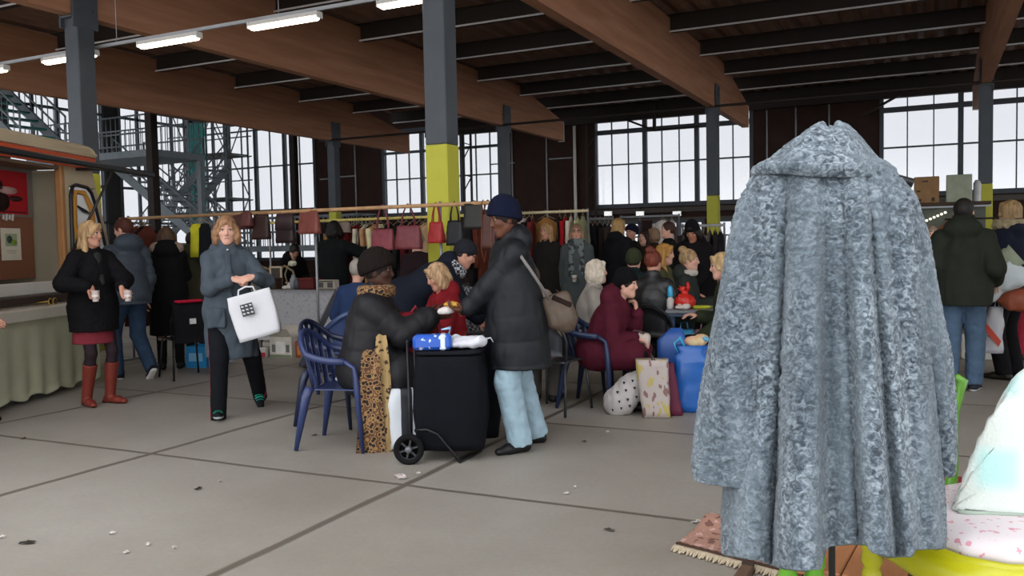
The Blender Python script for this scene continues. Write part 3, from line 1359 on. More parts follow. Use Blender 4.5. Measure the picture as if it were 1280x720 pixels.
def facing(loc, ang):
    """z rotation so that local +Y looks at the camera (0), to picture right (90), away (180) or to picture left (-90)"""
    v = Vector((loc[0], loc[1])).normalized()
    r = Vector((v.y, -v.x))
    a = math.radians(ang)
    h = -v * math.cos(a) + r * math.sin(a)
    return math.atan2(-h.x, h.y)


def local_of(loc, rz, S, px, py, dd=0.0):
    w = atd(px, py, pix(loc)[2] + dd) - Vector(loc)
    return tuple(Matrix.Rotation(-rz, 3, 'Z') @ w / S)


def ring(w, d, z, n=2.6, seg=28, cx=0.0, cy=0.0):
    out = []
    for k in range(seg):
        a = 2 * PI * k / seg
        c, s = math.cos(a), math.sin(a)
        out.append((cx + w * math.copysign(abs(c) ** (2 / n), c), cy + d * math.copysign(abs(s) ** (2 / n), s), z))
    return out


def loft(rings, noise=0.0, sc=9.0, seed=0.0, cap=True, keep=None):
    """closed-section loft through rings, crumpled by noise"""
    A = np.array(rings, dtype=float)
    ni, nj = A.shape[:2]
    if noise:
        c = A.mean(1, keepdims=True)
        d = A - c
        d[..., 2] = 0
        d /= np.maximum(np.linalg.norm(d, axis=2, keepdims=True), 1e-6)
        n = pnoise(A[..., 0] * sc + seed, A[..., 1] * sc, A[..., 2] * sc + seed) - .8 * np.abs(pnoise(A[..., 0] * sc * 2 + seed, A[..., 1] * sc * 2, A[..., 2] * sc * 2))
        A = A + d * (n * noise)[..., None]
    b = MB()
    vs = [tuple(v) for v in A.reshape(-1, 3)]
    fs = []
    for i in range(ni - 1):
        for k in range(nj):
            k2 = (k + 1) % nj
            fs.append((i * nj + k, i * nj + k2, (i + 1) * nj + k2, (i + 1) * nj + k))
    if cap:
        fs.append(tuple(range(nj))[::-1])
        fs.append(tuple((ni - 1) * nj + k for k in range(nj)))
    b._add(vs, fs, True)
    return b


# ================================================================ CHAIRS
def plastic_chair(label, loc, rz, col='#2b3a63', group='blue plastic garden armchairs', legcol=None, solid=False, slats=7):
    t = thing('plastic_chair', label, 'chair', loc, rz, group)
    m = mat(col, .38, .06, 6)
    ml = mat(legcol, .45, .06, 6) if legcol else m
    # seat: dished panel
    P = []
    for i in range(9):
        x = -.22 + .44 * i / 8
        P.append([(x * (1 - .1 * (1 - j / 8)), -.2 + .42 * j / 8, .435 - .018 * (1 - (x / .22) ** 2) * (1 if j < 7 else .3) - (.03 if j == 8 else 0)) for j in range(9)])
    MB().grid(P, thick=.012).build('seat', m, t)
    # back shell: rim arch from arm front round the back
    rim = []
    for k in range(25):
        a = PI * (k / 24)
        x = .275 * math.cos(a)
        y = -.02 - .27 * math.sin(a) ** .8
        z = .64 + .19 * math.sin(a) ** 2.2
        if k < 4 or k > 20:
            y += .14 * (1 - min(k, 24 - k) / 4)
        rim.append((x, y, z))
    MB().tube(rim, .017, 8, flat=1.5).build('rim', m, t)
    if solid:
        P = []
        for i in range(13):
            a = PI * (.16 + .68 * i / 12)
            x1, y1 = .27 * math.cos(a), -.02 - .27 * math.sin(a) ** .8
            zt = .64 + .19 * math.sin(a) ** 2.2
            P.append([(x1 * (.8 + .2 * j / 6), y1 + .06 * (1 - j / 6), .44 + (zt - .44) * j / 6) for j in range(7)])
        MB().grid(P, thick=.01).build('backrest', m, t)
    else:
        bk = t
        n = slats
        for i in range(n):
            a = PI * (.2 + .6 * i / (n - 1))
            x1, y1 = .27 * math.cos(a), -.02 - .27 * math.sin(a) ** .8
            zt = .64 + .19 * math.sin(a) ** 2.2
            q = [Vector((x1 * (.78 + .22 * j / 5), y1 + .07 * (1 - j / 5), .43 + (zt - .43) * j / 5)) for j in range(6)]
            wv = Vector((-math.sin(a), -.6 * math.cos(a), 0)).normalized() * .024
            P = [[v - wv for v in q], [v + wv for v in q]]
            MB().grid(P, thick=.008).build('back_slat', m, t)
    for s in (-1, 1):
        # arm support and front leg are one sweep; back leg splays
        b = MB()
        b.tube([(s * .275, .12, .645), (s * .272, .19, .60), (s * .262, .205, .45), (s * .27, .235, 0.005)], [.02, .022, .034, .017], 8, flat=.8)
        b.build('leg', m, t)
        MB().tube([(s * .20, -.17, .45), (s * .215, -.2, .38), (s * .25, -.27, .005)], [.034, .036, .016], 8, flat=.8).build('leg', ml, t)
    b = MB()
    b.bar((-.24, .2, .415), (.24, .2, .415), .02, .05)
    b.build('apron', m, t)
    return t


def metal_chair(label, loc, rz, col='#27282b', mesh=True, group='metal cafe chairs'):
    t = thing('metal_chair', label, 'chair', loc, rz, group)
    m = mat(col, .4, .05, metal=.4)
    P = [[(-.2 + .4 * i / 6, -.19 + .38 * j / 6, .45 - .01 * math.cos((i - 3) * .5)) for j in range(7)] for i in range(7)]
    MB().grid(P, thick=.02).build('seat', m, t)
    for s in (-1, 1):
        MB().tube([(s * .19, .17, .445), (s * .225, .22, .005)], .012, 8).build('leg', m, t)
        MB().tube([(s * .19, -.17, .445), (s * .225, -.25, .005)], .012, 8).build('leg', m, t)
    hoop = [(-.2, -.18, .45)] + [(-.22 * math.cos(PI * k / 12), -.2 - .08 * math.sin(PI * k / 12), .62 + .2 * math.sin(PI * k / 12)) for k in range(13)] + [(.2, -.18, .45)]
    MB().tube(hoop, .012, 8).build('back_frame', m, t)
    P = []
    for i in range(9):
        a = PI * (.1 + .8 * i / 8)
        P.append([(-.2 * math.cos(a), -.2 - .07 * math.sin(a), .5 + (.6 + .19 * math.sin(a) - .5) * j / 4) for j in range(5)])
    MB().grid(P, thick=.008).build('backrest', m, t)
    return t


# ================================================================ BAGS
def tote(label, loc, rz, w, h, d, col, handle=.2, name='handbag', cat='bag', group=None, m=None, taper=.85, hcol=None, flap=None, bulge=.15, rough=.5):
    """bag hanging from its handles; origin at the top of the handle"""
    t = thing(name, label, cat, loc, rz, group)
    mm = m or mat(col, rough, .18, 14, bump=.15, bscale=90)
    R = []
    for k in range(9):
        z = k / 8
        g = 1 + bulge * math.sin(PI * z) * .3
        R.append(ring(w / 2 * (1 + (taper - 1) * z) * g, d / 2 * (1.1 - .75 * z) * g, -handle - h + h * z, 4.5, 28))
    loft(R, .012, 12, hash(label) % 40).build('bag_body', mm, t)
    for s in (-1, 1):
        pts = []
        for k in range(11):
            a = PI * k / 10
            pts.append((-w * .26 * math.cos(a) * (1 - .55 * math.sin(a) ** 2), s * d * .14 * (1 - math.sin(a)), -handle - .03 + (handle + .03) * math.sin(a) ** .8))
        MB().tube(pts, .009, 6, flat=.6).build('handle', mat(hcol or col, .5, .1), t)
    if flap:
        R = [ring(w / 2 * 1.01, d / 2 * .75, -handle - h * .55, 4.5, 28, cy=-.012), ring(w / 2 * .99, d / 2 * .6, -handle - h * .2, 4.5, 28, cy=-.008), ring(w / 2 * .9, d / 2 * .4, -handle + .008, 4.5, 28)]
        loft(R, .006, 12).build('flap', mat(flap, .5, .15, 12), t)
    return t


# ================================================================ GARMENTS
def garment(label, loc, rz, col, L=1.0, th=.07, w=.24, sleeve=.6, group=None, cat='garment', name='hanging_coat', m=None, open_=False):
    """a garment on a hanger; local X is its thickness, local Y its width; origin on the rail"""
    t = thing(name, label, cat, loc, rz, group)
    mm = m or mat(col, .9, .16, 10, bump=.15, bscale=200)
    sd = (hash(label) % 97) * .37
    R = []
    prof = [(.0, .05, .3), (.03, .075, .5), (.07, w * .62, .8), (.12, w * .92, 1), (.3, w * .9, 1.05), (.55, w * .95, 1.1), (.8, w * 1.03, 1.15), (1, w * 1.1, 1.2)]
    for u_, hw, tt in prof[::-1]:
        R.append(ring(th / 2 * tt, hw, -.1 - u_ * L, 2.4, 32))
    A = np.array(R)
    Z = (-A[..., 2] - .1) / L
    A[..., 0] += np.sin(A[..., 1] * 34 + sd) * .014 * Z
    loft(A, .02, 10, sd).build('garment_body', mm, t)
    if sleeve:
        for s in (-1, 1):
            R = []
            for k in range(7):
                q = k / 6
                R.append(ring(.036 * (1 - .25 * q) * th / .07, .05 * (1 - .3 * q), -.17 - q * sleeve, 2.2, 16, cx=.012 * s + .01 * math.sin(q * 5 + sd), cy=s * (w * .97 + .025 + .02 * q)))
            loft(R[::-1], .012, 14, sd + s).build('sleeve', mm, t)
    b = MB()
    b.tube([(0, -.16, -.13), (0, -.03, -.075), (0, 0, -.06), (0, 0, -.005), (0, .018, .016), (0, .03, 0)], .005, 6)
    b.tube([(0, .16, -.13), (0, .03, -.075), (0, 0, -.06)], .005, 6)
    b.build('hanger', mat('#8a7a66', .5), t)
    return t


def rail(label, a, b, col='#b08a63', r=.022, posts=(), pcol='#8d9094', name='clothes_rail', square=False):
    a, b = Vector(a), Vector(b)
    t = thing(name, label, 'clothes rail', (a.x, a.y, 0), 0)
    o = Vector((a.x, a.y, 0))
    m = MB()
    if square:
        m.bar(a - o, b - o, r * 2, r * 2)
    else:
        m.tube([a - o, b - o], r, 10)
    m.build('pole', mat(col, .6, .15, 12), t)
    for q in posts:
        p = a + (b - a) * q - o
        MB().tube([(p.x, p.y + .03, 0.012), (p.x, p.y + .03, p.z + .04)], .016, 8).build('post', mat(pcol, .4, .05, metal=.5), t)
        MB().box((p.x, p.y + .03, .012), (.07, .5, .024)).build('foot', mat(pcol, .4, .05), t)
    return t


# ================================================================ THE BAG RAIL AND THE STALLS BEHIND IT
RY, RZ_ = 8.02, 1.87
ra, rb = atY(150, 270, RY), atY(646, 254, RY)
rail('long wooden pole of the bag stall, in front of the middle yellow column', (ra.x, RY, RZ_), (rb.x, RY, RZ_), posts=(.02, .28, .55, .84, .985))
rx = lambda px: atY(px, 265, RY).x
BAGS = [  # px, w, h, d, colour, handle, label, flap, dy
    (478, .30, .235, .1, '#7a3840', .27, 'red leather tote hanging from the pole, left of the burgundy one', None),
    (510, .32, .26, .12, '#6d3238', .24, 'burgundy leather tote on the pole between two red bags', None),
    (545, .19, .23, .12, '#982a2c', .21, 'bright red drawstring handbag on the pole beside the yellow column', None),
    (568, .2, .27, .08, '#191a1f', .2, 'black shopper bag hanging before the yellow column', None),
    (592, .235, .27, .1, '#23221f', .03, 'black rigid handbag hung high at the right of the yellow column', None),
    (386, .32, .27, .1, '#7c443b', .03, 'square brown box bag hanging from the pole', None),
    (356, .27, .34, .1, '#2c2021', .06, 'dark brown satchel left of the square box bag', '#3a2c2e'),
    (326, .24, .3, .1, '#35221f', .05, 'dark brown slouchy bag in the cluster of leather bags', None),
    (302, .33, .2, .12, '#4a2b27', .02, 'wide brown leather bag at the left of the bag cluster', None),
    (316, .15, .17, .1, '#5e3531', .02, 'small reddish brown purse among the dark bags', None),
    (610, .17, .4, .06, '#4b2a22', .12, 'brown suede bag with long straps behind the beanie wearer', None),
]
for i, (px, w, h, d, c, hd, lab, fl) in enumerate(BAGS):
    tote(lab, (rx(px), RY - (.0 if i not in (9,) else .1), RZ_ + .03), .12 * math.sin(i * 2.1), w, h, d, c, hd, group='handbags on the wooden pole', flap=fl, rough=.45)
# belts and straps looped over the pole
for i, px in enumerate((604, 616, 623)):
    x = rx(px)
    b = MB()
    pts = [(0, -.026, 0), (0, 0, .03), (0, .026, 0), (.01, .03, -.5), (.0, .0, -.62), (-.01, -.03, -.5)]
    b.tube([Vector(p) for p in pts], .012, 6, flat=.35, closed=True)
    o = b.build('leather_belt', mat(('#6b3a28', '#7a4a33', '#4a2a20')[i], .5, .1), None, (x, RY, RZ_))
    tag(o, ('brown belt looped over the pole beside the black handbag', 'tan belt looped over the pole behind the navy beanie', 'dark belt looped over the pole, last before the beanie')[i], 'belt', 'belts on the wooden pole')

# second rail with clothes
CY, CZ = 10.9, 1.86
ca, cb = atY(330, 272, CY), atY(610, 266, CY)
rail('pale yellow clothes pole behind the hanging bags', (ca.x, CY, CZ), (cb.x, CY, CZ), '#c9b96a', posts=(.02, .5, .98))
cx = lambda px: atY(px, 280, CY).x
GAR = [(424, '#8a6c3a', .7, .09, 'mustard patterned dress'), (436, '#a05a2a', .95, .07, 'rust coloured cardigan'), (443, '#7a1f1c', 1.0, .08, 'dark red coat'), (449, '#5a1a1a', .95, .06, 'maroon jacket'), (457, '#d8cdb8', .95, .06, 'cream blouse with long sleeves'),
       (463, '#1c1a1a', .9, .05, 'black blouse'), (468, '#b58a64', .8, .06, 'tan blouse'), (476, '#d9cfa8', .92, .07, 'pale cream cardigan'), (486, '#16161a', 1.05, .12, 'thick black overcoat'), (498, '#191b1e', 1.05, .1, 'black wool coat'),
       (508, '#1d1f1d', 1.1, .09, 'black green coat'), (517, '#4c171c', 1.1, .08, 'burgundy coat'), (525, '#2a1a22', 1.0, .07, 'dark plum dress'), (532, '#c2a07e', .75, .07, 'beige knit cardigan'), (538, '#caa982', .7, .06, 'sand coloured jacket'),
       (598, '#1c1d20', 1.0, .09, 'black anorak'), (606, '#5a2e22', 1.0, .08, 'chestnut suede jacket')]
for i, (px, c, L, th, nm) in enumerate(GAR):
    nb = ('left of the red tote' if px < 462 else 'behind the red tote' if px < 495 else 'behind the burgundy tote' if px < 528 else 'beside the bright red handbag' if px < 545 else 'right of the yellow column')
    if px < 400:
        nb = 'behind the square box bag'
    garment('%s on the pale rail %s' % (nm, nb), (cx(px), CY, CZ + .02), .08 * math.sin(i * 1.7), c, L * 1.12, th * 1.12, group='clothes on the pale rail', w=.26)
# headless hat stand forms: hats on the pole
for px, c, lab in ((423, '#1c1818', 'black felt hat on a stand over the clothes rail'), (444, '#8d7f78', 'beige felt hat on a stand over the clothes rail')):
    t = thing('felt_hat', lab, 'hat', (cx(px), CY - .28, 1.66), 0, 'hats over the clothes rail')
    MB().lathe([(.13, 0), (.132, .01), (.1, .02), (.098, .1), (.085, .15), (.03, .165), (0.001, .166)], 24).build('crown', mat(c, .9, .1), t)
    MB().tube([(0, 0, -1.66), (0, 0, .05)], .012, 6).build('stand_rod', m_steel_l, t)

# ---- rails on the right
def rack(label, px0, px1, dep, z, items, grp, col='#c9bd9a', posts=(.02, .98), dz=0.0):
    a, b = gpos(px0, dep), gpos(px1, dep)
    b.y = a.y
    b.x = atY(px1, 290, a.y).x
    rail(label, (a.x, a.y, z), (b.x, a.y, z), col, posts=posts)
    for i, (px, c, L, th, rot, lab) in enumerate(items):
        x = atY(px, 290, a.y).x
        garment(lab, (x, a.y, z + .02), math.radians(rot) + .06 * math.sin(i * 2.3), c, L, th, group=grp, w=.24)
    return a.y


rack('cream clothes rail behind the two women by the brown wall', 650, 736, 13.6, 1.92, [
    (656, '#cfc9c2', .7, .07, 0, 'white blouse at the left end of the cream rail'), (662, '#2a2424', .8, .06, 0, 'black top beside the white blouse'), (666, '#6e2c2c', .9, .07, 20, 'brick red dress behind the blonde woman'), (683, '#8a6238', .95, .12, 78, 'camel coat hung facing forward on a wooden hanger'),
    (700, '#191719', 1.05, .12, 30, 'black jacket with red lining on the cream rail'), (707, '#a01f24', 1.0, .07, 15, 'bright red coat between black and cream ones'), (714, '#c9c0ae', 1.0, .07, 10, 'off white coat behind the glasses wearer'), (722, '#aaa886', 1.05, .1, 25, 'pale olive coat at the end of the cream rail'), (729, '#8d906c', .95, .07, 10, 'sage cardigan, last on the cream rail')], 'clothes on the cream rail')
rack('dark clothes rail in front of the big window', 734, 766, 14.2, 1.82, [
    (738, '#1f1f22', 1.1, .12, 0, 'charcoal overcoat nearest the cream rail'), (744, '#26262a', 1.1, .1, 0, 'dark grey overcoat second on the dark rail'), (750, '#1c1c1f', 1.1, .12, 5, 'black overcoat in the middle of the dark rail'), (756, '#2a2624', 1.05, .1, 5, 'brown black overcoat on the dark rail'), (761, '#3a2f2c', 1.0, .1, 12, 'brown coat at the end of the dark rail')], 'overcoats on the dark rail', '#6a6a6c')
rack('steel clothes rail beside the far yellow column', 852, 906, 13.4, 1.66, [
    (856, '#2b2627', .95, .1, 0, 'black fur coat at the left end of the steel rail'), (862, '#4f453f', .95, .1, 0, 'grey brown fur coat on the steel rail'), (868, '#5d5049', .95, .08, 5, 'taupe fur coat on the steel rail'), (874, '#6b5f58', .95, .09, 5, 'light taupe coat in mid steel rail'), (880, '#473a35', .95, .09, 8, 'brown fur coat before the yellow column'),
    (887, '#55504e', .95, .1, 8, 'smoke grey coat right of the yellow column'), (894, '#2a2728', .95, .1, 12, 'black coat near the end of the steel rail'), (901, '#1f1e20', .9, .1, 12, 'black coat, last on the steel rail')], 'coats on the steel rail', '#9a9a9c')
rack('thin rail of light clothes before the lower windows', 775, 850, 18.0, 1.95, [
    (800, '#4a4248', .5, .08, 20, 'dark dress on the thin rail'), (829, '#d8d0ca', .55, .08, 60, 'ivory coat on the thin rail'), (840, '#c7c4c4', .45, .08, 30, 'light grey top on the thin rail')], 'light clothes on the thin rail', '#8d9094')

# lit exit signs above the low windows
for px, nb in ((760, 'left'), (800, 'middle'), (846, 'right')):
    p = atY(px, 267, YB - .32)
    t = thing('exit_sign', '%s one of three small white lit signs under the window ledge' % nb, 'sign', p, 0, 'lit signs under the window ledge')
    MB().box((0, .02, 0), (.3, .05, .17), bev=.01).build('sign_case', m_white, t)
    MB().box((0, -.01, 0), (.27, .012, .14)).build('sign_panel', mat('#f4f4f2', .5, 0, emit=.8), t)
    MB().tube([(0, .02, .07), (0, .02, 0.2), (0, .33, .2)], .008, 6).build('bracket', m_steel_d, t)

# ---- market table with goods, boxes under it
ty = 9.4
tx0, tx1 = atY(318, 365, ty).x, atY(470, 365, ty).x
t = thing('market_table', 'long market table with a white printed cloth hanging in front', 'table', ((tx0 + tx1) / 2, ty + .26, 0), 0)
hw = (tx1 - tx0) / 2
MB().box((0, 0, .845), (2 * hw, .52, .03), bev=.005).build('tabletop', mat('#6d5a48', .7, .1), t)
for sx in (-1, 1):
    for sy in (-1, 1):
        MB().bar((sx * (hw - .08), sy * .2, 0), (sx * (hw - .08), sy * .2, .83), .05).build('leg', m_steel_d, t)
P = []
for i in range(60):
    x = -hw - .01 + (2 * hw + .02) * i / 59
    P.append([(x, -.27 - .012 * math.sin(x * 9) * (j / 9) - .004, .865 - .72 * j / 9) for j in range(10)])
MB().grid(P, thick=.004).build('cloth', pattern_mat('#bcbcc0', '#a3a4ac', 'noise', 26, .4), t)
tb = lambda px: atY(px, 362, ty + .3).x


def box_item(name, label, cat, loc, size, col, rz=0, group=None, lid=None, m=None, open_=0.0, panels=None):
    t = thing(name, label, cat, loc, rz, group)
    w, d, h = size
    if open_:
        b = MB()
        for s in (-1, 1):
            b.box((s * (w / 2 - .003), 0, h / 2), (.006, d, h))
            b.box((0, s * (d / 2 - .003), h / 2), (w - .012, .006, h))
        b.box((0, 0, .003), (w - .012, d - .012, .006))
        b.build('box_body', m or mat(col, .8, .1), t)
        for s in (-1, 1):
            MB().box((0, s * (d / 2 + open_ * .35), h + open_ * .4), (w, .006, open_ * 1.05), (s * -.8, 0, 0)).build('flap', m or mat(col, .8, .1), t)
    else:
        MB().box((0, 0, h / 2), size, bev=min(.012, h * .1)).build('box_body', m or mat(col, .6, .12), t)
    if lid:
        MB().box((0, 0, h + .012), (w * 1.02, d * 1.02, .03), bev=.008).build('lid', mat(lid, .5, .1), t)
    if panels:
        for (px_, pz_, pw, ph, c) in panels:
            MB().box((px_, -d / 2 - .003, pz_), (pw, .004, ph)).build('print_panel', mat(c, .6, .1), t)
    return t


box_item('leather_case', 'dark red leather case on the market table', 'case', (tb(392), ty + .22, .862), (.26, .18, .13), '#5f201f', lid='#6d2826')
box_item('cassette_radio', 'cream and grey cassette radio standing on the market table', 'radio', (tb(416), ty + .2, .862), (.3, .12, .13), '#b9b2a6', panels=[(-.08, .06, .09, .07, '#5a5652'), (.08, .06, .09, .07, '#5a5652'), (0, .11, .26, .015, '#35322f')])
box_item('wooden_chest', 'small dark wooden chest at the left of the market table', 'box', (tb(347), ty + .22, .862), (.2, .16, .13), '#43302a', lid='#3a2824')
# picture frame leaning
t = thing('picture_frame', 'small cream picture frame standing on the market table', 'frame', (tb(342), ty + .36, .862), 0)
b = MB()
for s in (-1, 1):
    b.box((s * .1, 0, .16), (.025, .02, .32))
    b.box((0, 0, .16 + s * .147), (.2, .02, .025))
b.build('frame', mat('#b9a98c', .5, .1), t)
MB().box((0, .006, .16), (.18, .006, .28)).build('backing', mat('#4a4540', .8), t)
# table lamp, jug, dishes
t = thing('table_lamp', 'desk lamp with a pale shade on a bent arm on the market table', 'lamp', (tb(358), ty + .35, .862), 0)
MB().lathe([(.07, 0), (.07, .015), (.02, .025), (.001, .03)], 20).build('base', mat('#6d6a52', .4, .05), t)
MB().tube([(0, 0, .02), (-.06, 0, .2), (.02, 0, .36), (.06, 0, .36)], .009, 6).build('arm', mat('#8a8466', .4), t)
MB().lathe([(.03, -.07), (.045, -.03), (.035, .03), (.015, .05)], 20, (.1, 0, .36), Matrix.Rotation(PI / 2, 3, 'Y')).build('lamp_shade', mat('#c9c8ae', .4), t)
for px, c, h, lab, nm in ((372, '#d7d3c8', .09, 'white china pot on the market table', 'china_pot'), (376, '#8a8f96', .2, 'grey metal jug on the market table', 'metal_jug'), (366, '#c9c4bc', .05, 'low white dish on the market table', 'china_dish'), (380, '#4a4a52', .16, 'dark bottle on the market table', 'glass_bottle')):
    t = thing(nm, lab, 'crockery', (tb(px), ty + .15, .862), 0, 'goods on the market table')
    MB().lathe([(.04, 0), (.055, h * .3), (.05, h * .7), (.025, h * .9), (.03, h)], 18).build('vessel', mat(c, .35, .05), t)
    MB().tube([(.05, 0, h * .25), (.085, 0, h * .4), (.08, 0, h * .7), (.045, 0, h * .78)], .007, 6).build('handle', mat(c, .35, .05), t)
# wicker chair frames behind the table
for px, rz_, lab in ((340, .2, 'bare cane chair frame behind the market table, left one'), (376, -.2, 'bare cane chair frame behind the market table, right one')):
    p = Vector((atY(px, 340, 10.35).x, 10.35, 0))
    t = thing('cane_chair', lab, 'chair', p, rz_, 'cane chair frames')
    m = mat('#8d7c5c', .6, .1)
    for sx in (-1, 1):
        MB().tube([(sx * .2, -.2, 0), (sx * .21, -.18, .5), (sx * .17, -.28, 1.1)], .016, 6).build('leg', m, t)
        MB().tube([(sx * .2, .2, 0), (sx * .2, .2, .62), (sx * .2, -.15, .68)], .016, 6).build('leg', m, t)
    MB().tube([(-.17, -.28, 1.1), (0, -.3, 1.18), (.17, -.28, 1.1)], .016, 6).build('top_rail', m, t)
    MB().box((0, 0, .45), (.42, .42, .03), bev=.01).build('seat', m, t)

# cartons on the floor before the table
by = 8.95
bx = lambda px: atY(px, 430, by).x
box_item('cardboard_box', 'open white carton with printed drawings before the market table', 'box', (bx(358), by, 0), (.34, .26, .27), '#c9c3b6', .1, 'cartons under the market table', open_=.16, panels=[(0, .13, .14, .16, '#e0ded8'), (-.11, .12, .05, .1, '#6a6a68'), (.11, .12, .05, .1, '#6a6a68'), (0, .02, .33, .03, '#7d8a6a')])
box_item('cardboard_box', 'orange brown printed carton beside the open white one', 'box', (bx(379), by + .05, 0), (.17, .26, .22), '#8a4a2c', .2, 'cartons under the market table', panels=[(0, .1, .1, .12, '#c07a4a')])
box_item('cardboard_box', 'low grey carton behind the white shopping bag', 'box', (bx(337), by + .1, 0), (.22, .24, .2), '#8f8d88', -.1, 'cartons under the market table', panels=[(0, .15, .2, .05, '#c9c5bd')])
box_item('cardboard_box', 'small white and red packet before the low grey carton', 'box', (bx(341), by - .18, 0), (.1, .1, .13), '#d0ccc8', .3, 'cartons under the market table', panels=[(0, .04, .09, .06, '#a8303a')])
# folded table top leaning, and a stacked chair back
p = gpos(398, 10.4)
t = thing('folding_board', 'dark folded board leaning behind the plastic chairs', 'board', p, facing(p, 0))
MB().box((0.02, 0, .47), (.06, .5, .98), (0, math.radians(-28), 0), bev=.008).build('board_panel', mat('#2d303a', .4, .08), t)
MB().box((-.225, 0, .905), (.065, .5, .07), (0, math.radians(-28), 0)).build('edge_strip', mat('#b08f84', .5), t)

# chair, cloth and crate behind the parka woman
p = gpos(226, 9.7)
metal_chair('black metal chair with a jacket over its back behind the parka woman', p, facing(p, 200), '#1a1a1c', group=None)
q = p
t = thing('draped_jacket', 'black jacket with a red lining draped over the metal chair back', 'jacket', (p.x, p.y, 0), facing(p, 20))
P = []
for i in range(22):
    x = -.24 + .48 * i / 21
    P.append([(x, y_, z_ + .008 * math.sin(x * 40)) for y_, z_ in ((.36, .42), (.355, .5), (.35, .65), (.335, .8), (.30, .855), (.25, .85), (.215, .78), (.2, .62))])
MB().grid(P, thick=.02).build('jacket_body', mat('#17171a', .9, .1), t)
MB().box((.05, .3, .878), (.3, .1, .03), (.0, 0, .1), bev=.012).build('red_lining', mat('#b3203a', .8), t)
MB().box((.04, .375, .66), (.07, .008, .06)).build('patch', mat('#c9c9c6', .7), t)
P = []
for i in range(8):
    P.append([(-.29 + .1 * i / 7 + .03 * math.sin(j * .8), .33 + .02 * math.sin(i * 1.6 + j), .87 - .62 * j / 11) for j in range(12)])
MB().grid(P, thick=.012).build('grey_sleeve', mat('#6d7379', .9, .1), t)
p = gpos(247, 10.6)
box_item('plastic_crate', 'bright blue plastic crate on the floor behind the parka woman', 'crate', p, (.26, .3, .26), '#2f86bd', .3, open_=.0001, panels=[(0, .13, .18, .1, '#7fb6d6')])
# yellow jacket hanging left of the parka woman
p = atY(247, 292, RY)
garment('yellow vest hanging on the pole left of the parka woman', (p.x, RY, RZ_), PI / 2 + .2, '#b9b42c', .42, .08, w=.11, sleeve=0)
garment('black vest hanging on the pole beside the yellow one', (atY(256, 292, RY).x, RY, RZ_), PI / 2, '#191a1c', .5, .08, w=.1, sleeve=0)
for i, (px, c, nm) in enumerate(((172, '#6d3a2e', 'russet coat'), (178, '#2a211f', 'dark brown coat'), (184, '#5a2f26', 'reddish brown coat'))):
    garment('%s hanging on the pole right of the left column' % nm, (atY(px, 292, RY + .0).x, RY, RZ_), .1, c, 1.3, .08, group='coats by the left column')

# ---- right: stall shelf with two cartons, bulbs, post
p = gpos(1178, 14.2)
rz = facing(p, 0)
t = thing('stall_cabinet', 'grey stall cabinet with a shelf top behind the olive jacket man', 'cabinet', p, rz + PI)
MB().box((0, .25, .96), (1.25, .5, 1.9), bev=.01).build('cabinet_body', mat('#5c6058', .7, .12), t)
MB().box((0, .2, 1.95), (1.4, .66, .05), bev=.008).build('shelf_top', mat('#4a3d33', .7, .1), t)
MB().box((0, -.13, 1.9), (1.38, .02, .03)).build('edge_strip', m_steel_l, t)
MB().prism([(-.45, -.012, 1.2), (.12, -.012, 1.72), (.3, -.012, 1.78), (.3, -.012, 1.2)], (0, 0, 0), (0, .02, 0)).build('wood_panel', mat('#7a4a35', .7, .12), t)
R3 = Matrix.Rotation(rz + PI, 3, 'Z')
sl = lambda x, y, z: p + R3 @ Vector((x, y, z))
box_item('cardboard_box', 'brown cardboard box with scuffs on the stall shelf', 'box', sl(-.24, .2, 1.975), (.38, .36, .44), '#86653f', rz + PI, 'boxes on the stall shelf', panels=[(-.02, .36, .09, .025, '#3f3226'), (-.12, .2, .06, .03, '#3f3226'), (.1, .06, .05, .06, '#2f271f'), (-.1, .05, .05, .05, '#4a3b2a')])
box_item('cardboard_box', 'pale green grey box beside the brown carton on the shelf', 'box', sl(.24, .2, 1.975), (.38, .36, .45), '#8f9682', rz + PI, 'boxes on the stall shelf')
t = thing('bulb_string', 'string of small white bulbs along the stall cabinet', 'lights', sl(-.27, -.03, 1.65), rz + PI)
MB().tube([(-.04 + .4 * k / 8, -.01, .18 * k / 8) for k in range(9)], .006, 6).build('cable', m_steel_d, t)
for k in range(7):
    MB().lathe([(.001, -.022), (.018, -.012), (.022, 0), (.018, .012), (.001, .022)], 12, (-.02 + .055 * k, -.025, .012 + .0245 * k)).build('bulb', mat('#fff6dd', .4, 0, emit=1.5), t)
p = gpos(1221, 14.6)
t = thing('plastic_post', 'white plastic wrapped post beside the right yellow column', 'post', p, 0)
MB().lathe([(.055, 0), (.06, .6), (.055, 1.4), (.06, 2.3), (.03, 2.36)], 16).build('wrap', mat('#c9cacc', .3, .1), t)
MB().lathe([(.12, 0), (.12, .03), (.05, .05)], 16).build('base', m_steel_d, t)
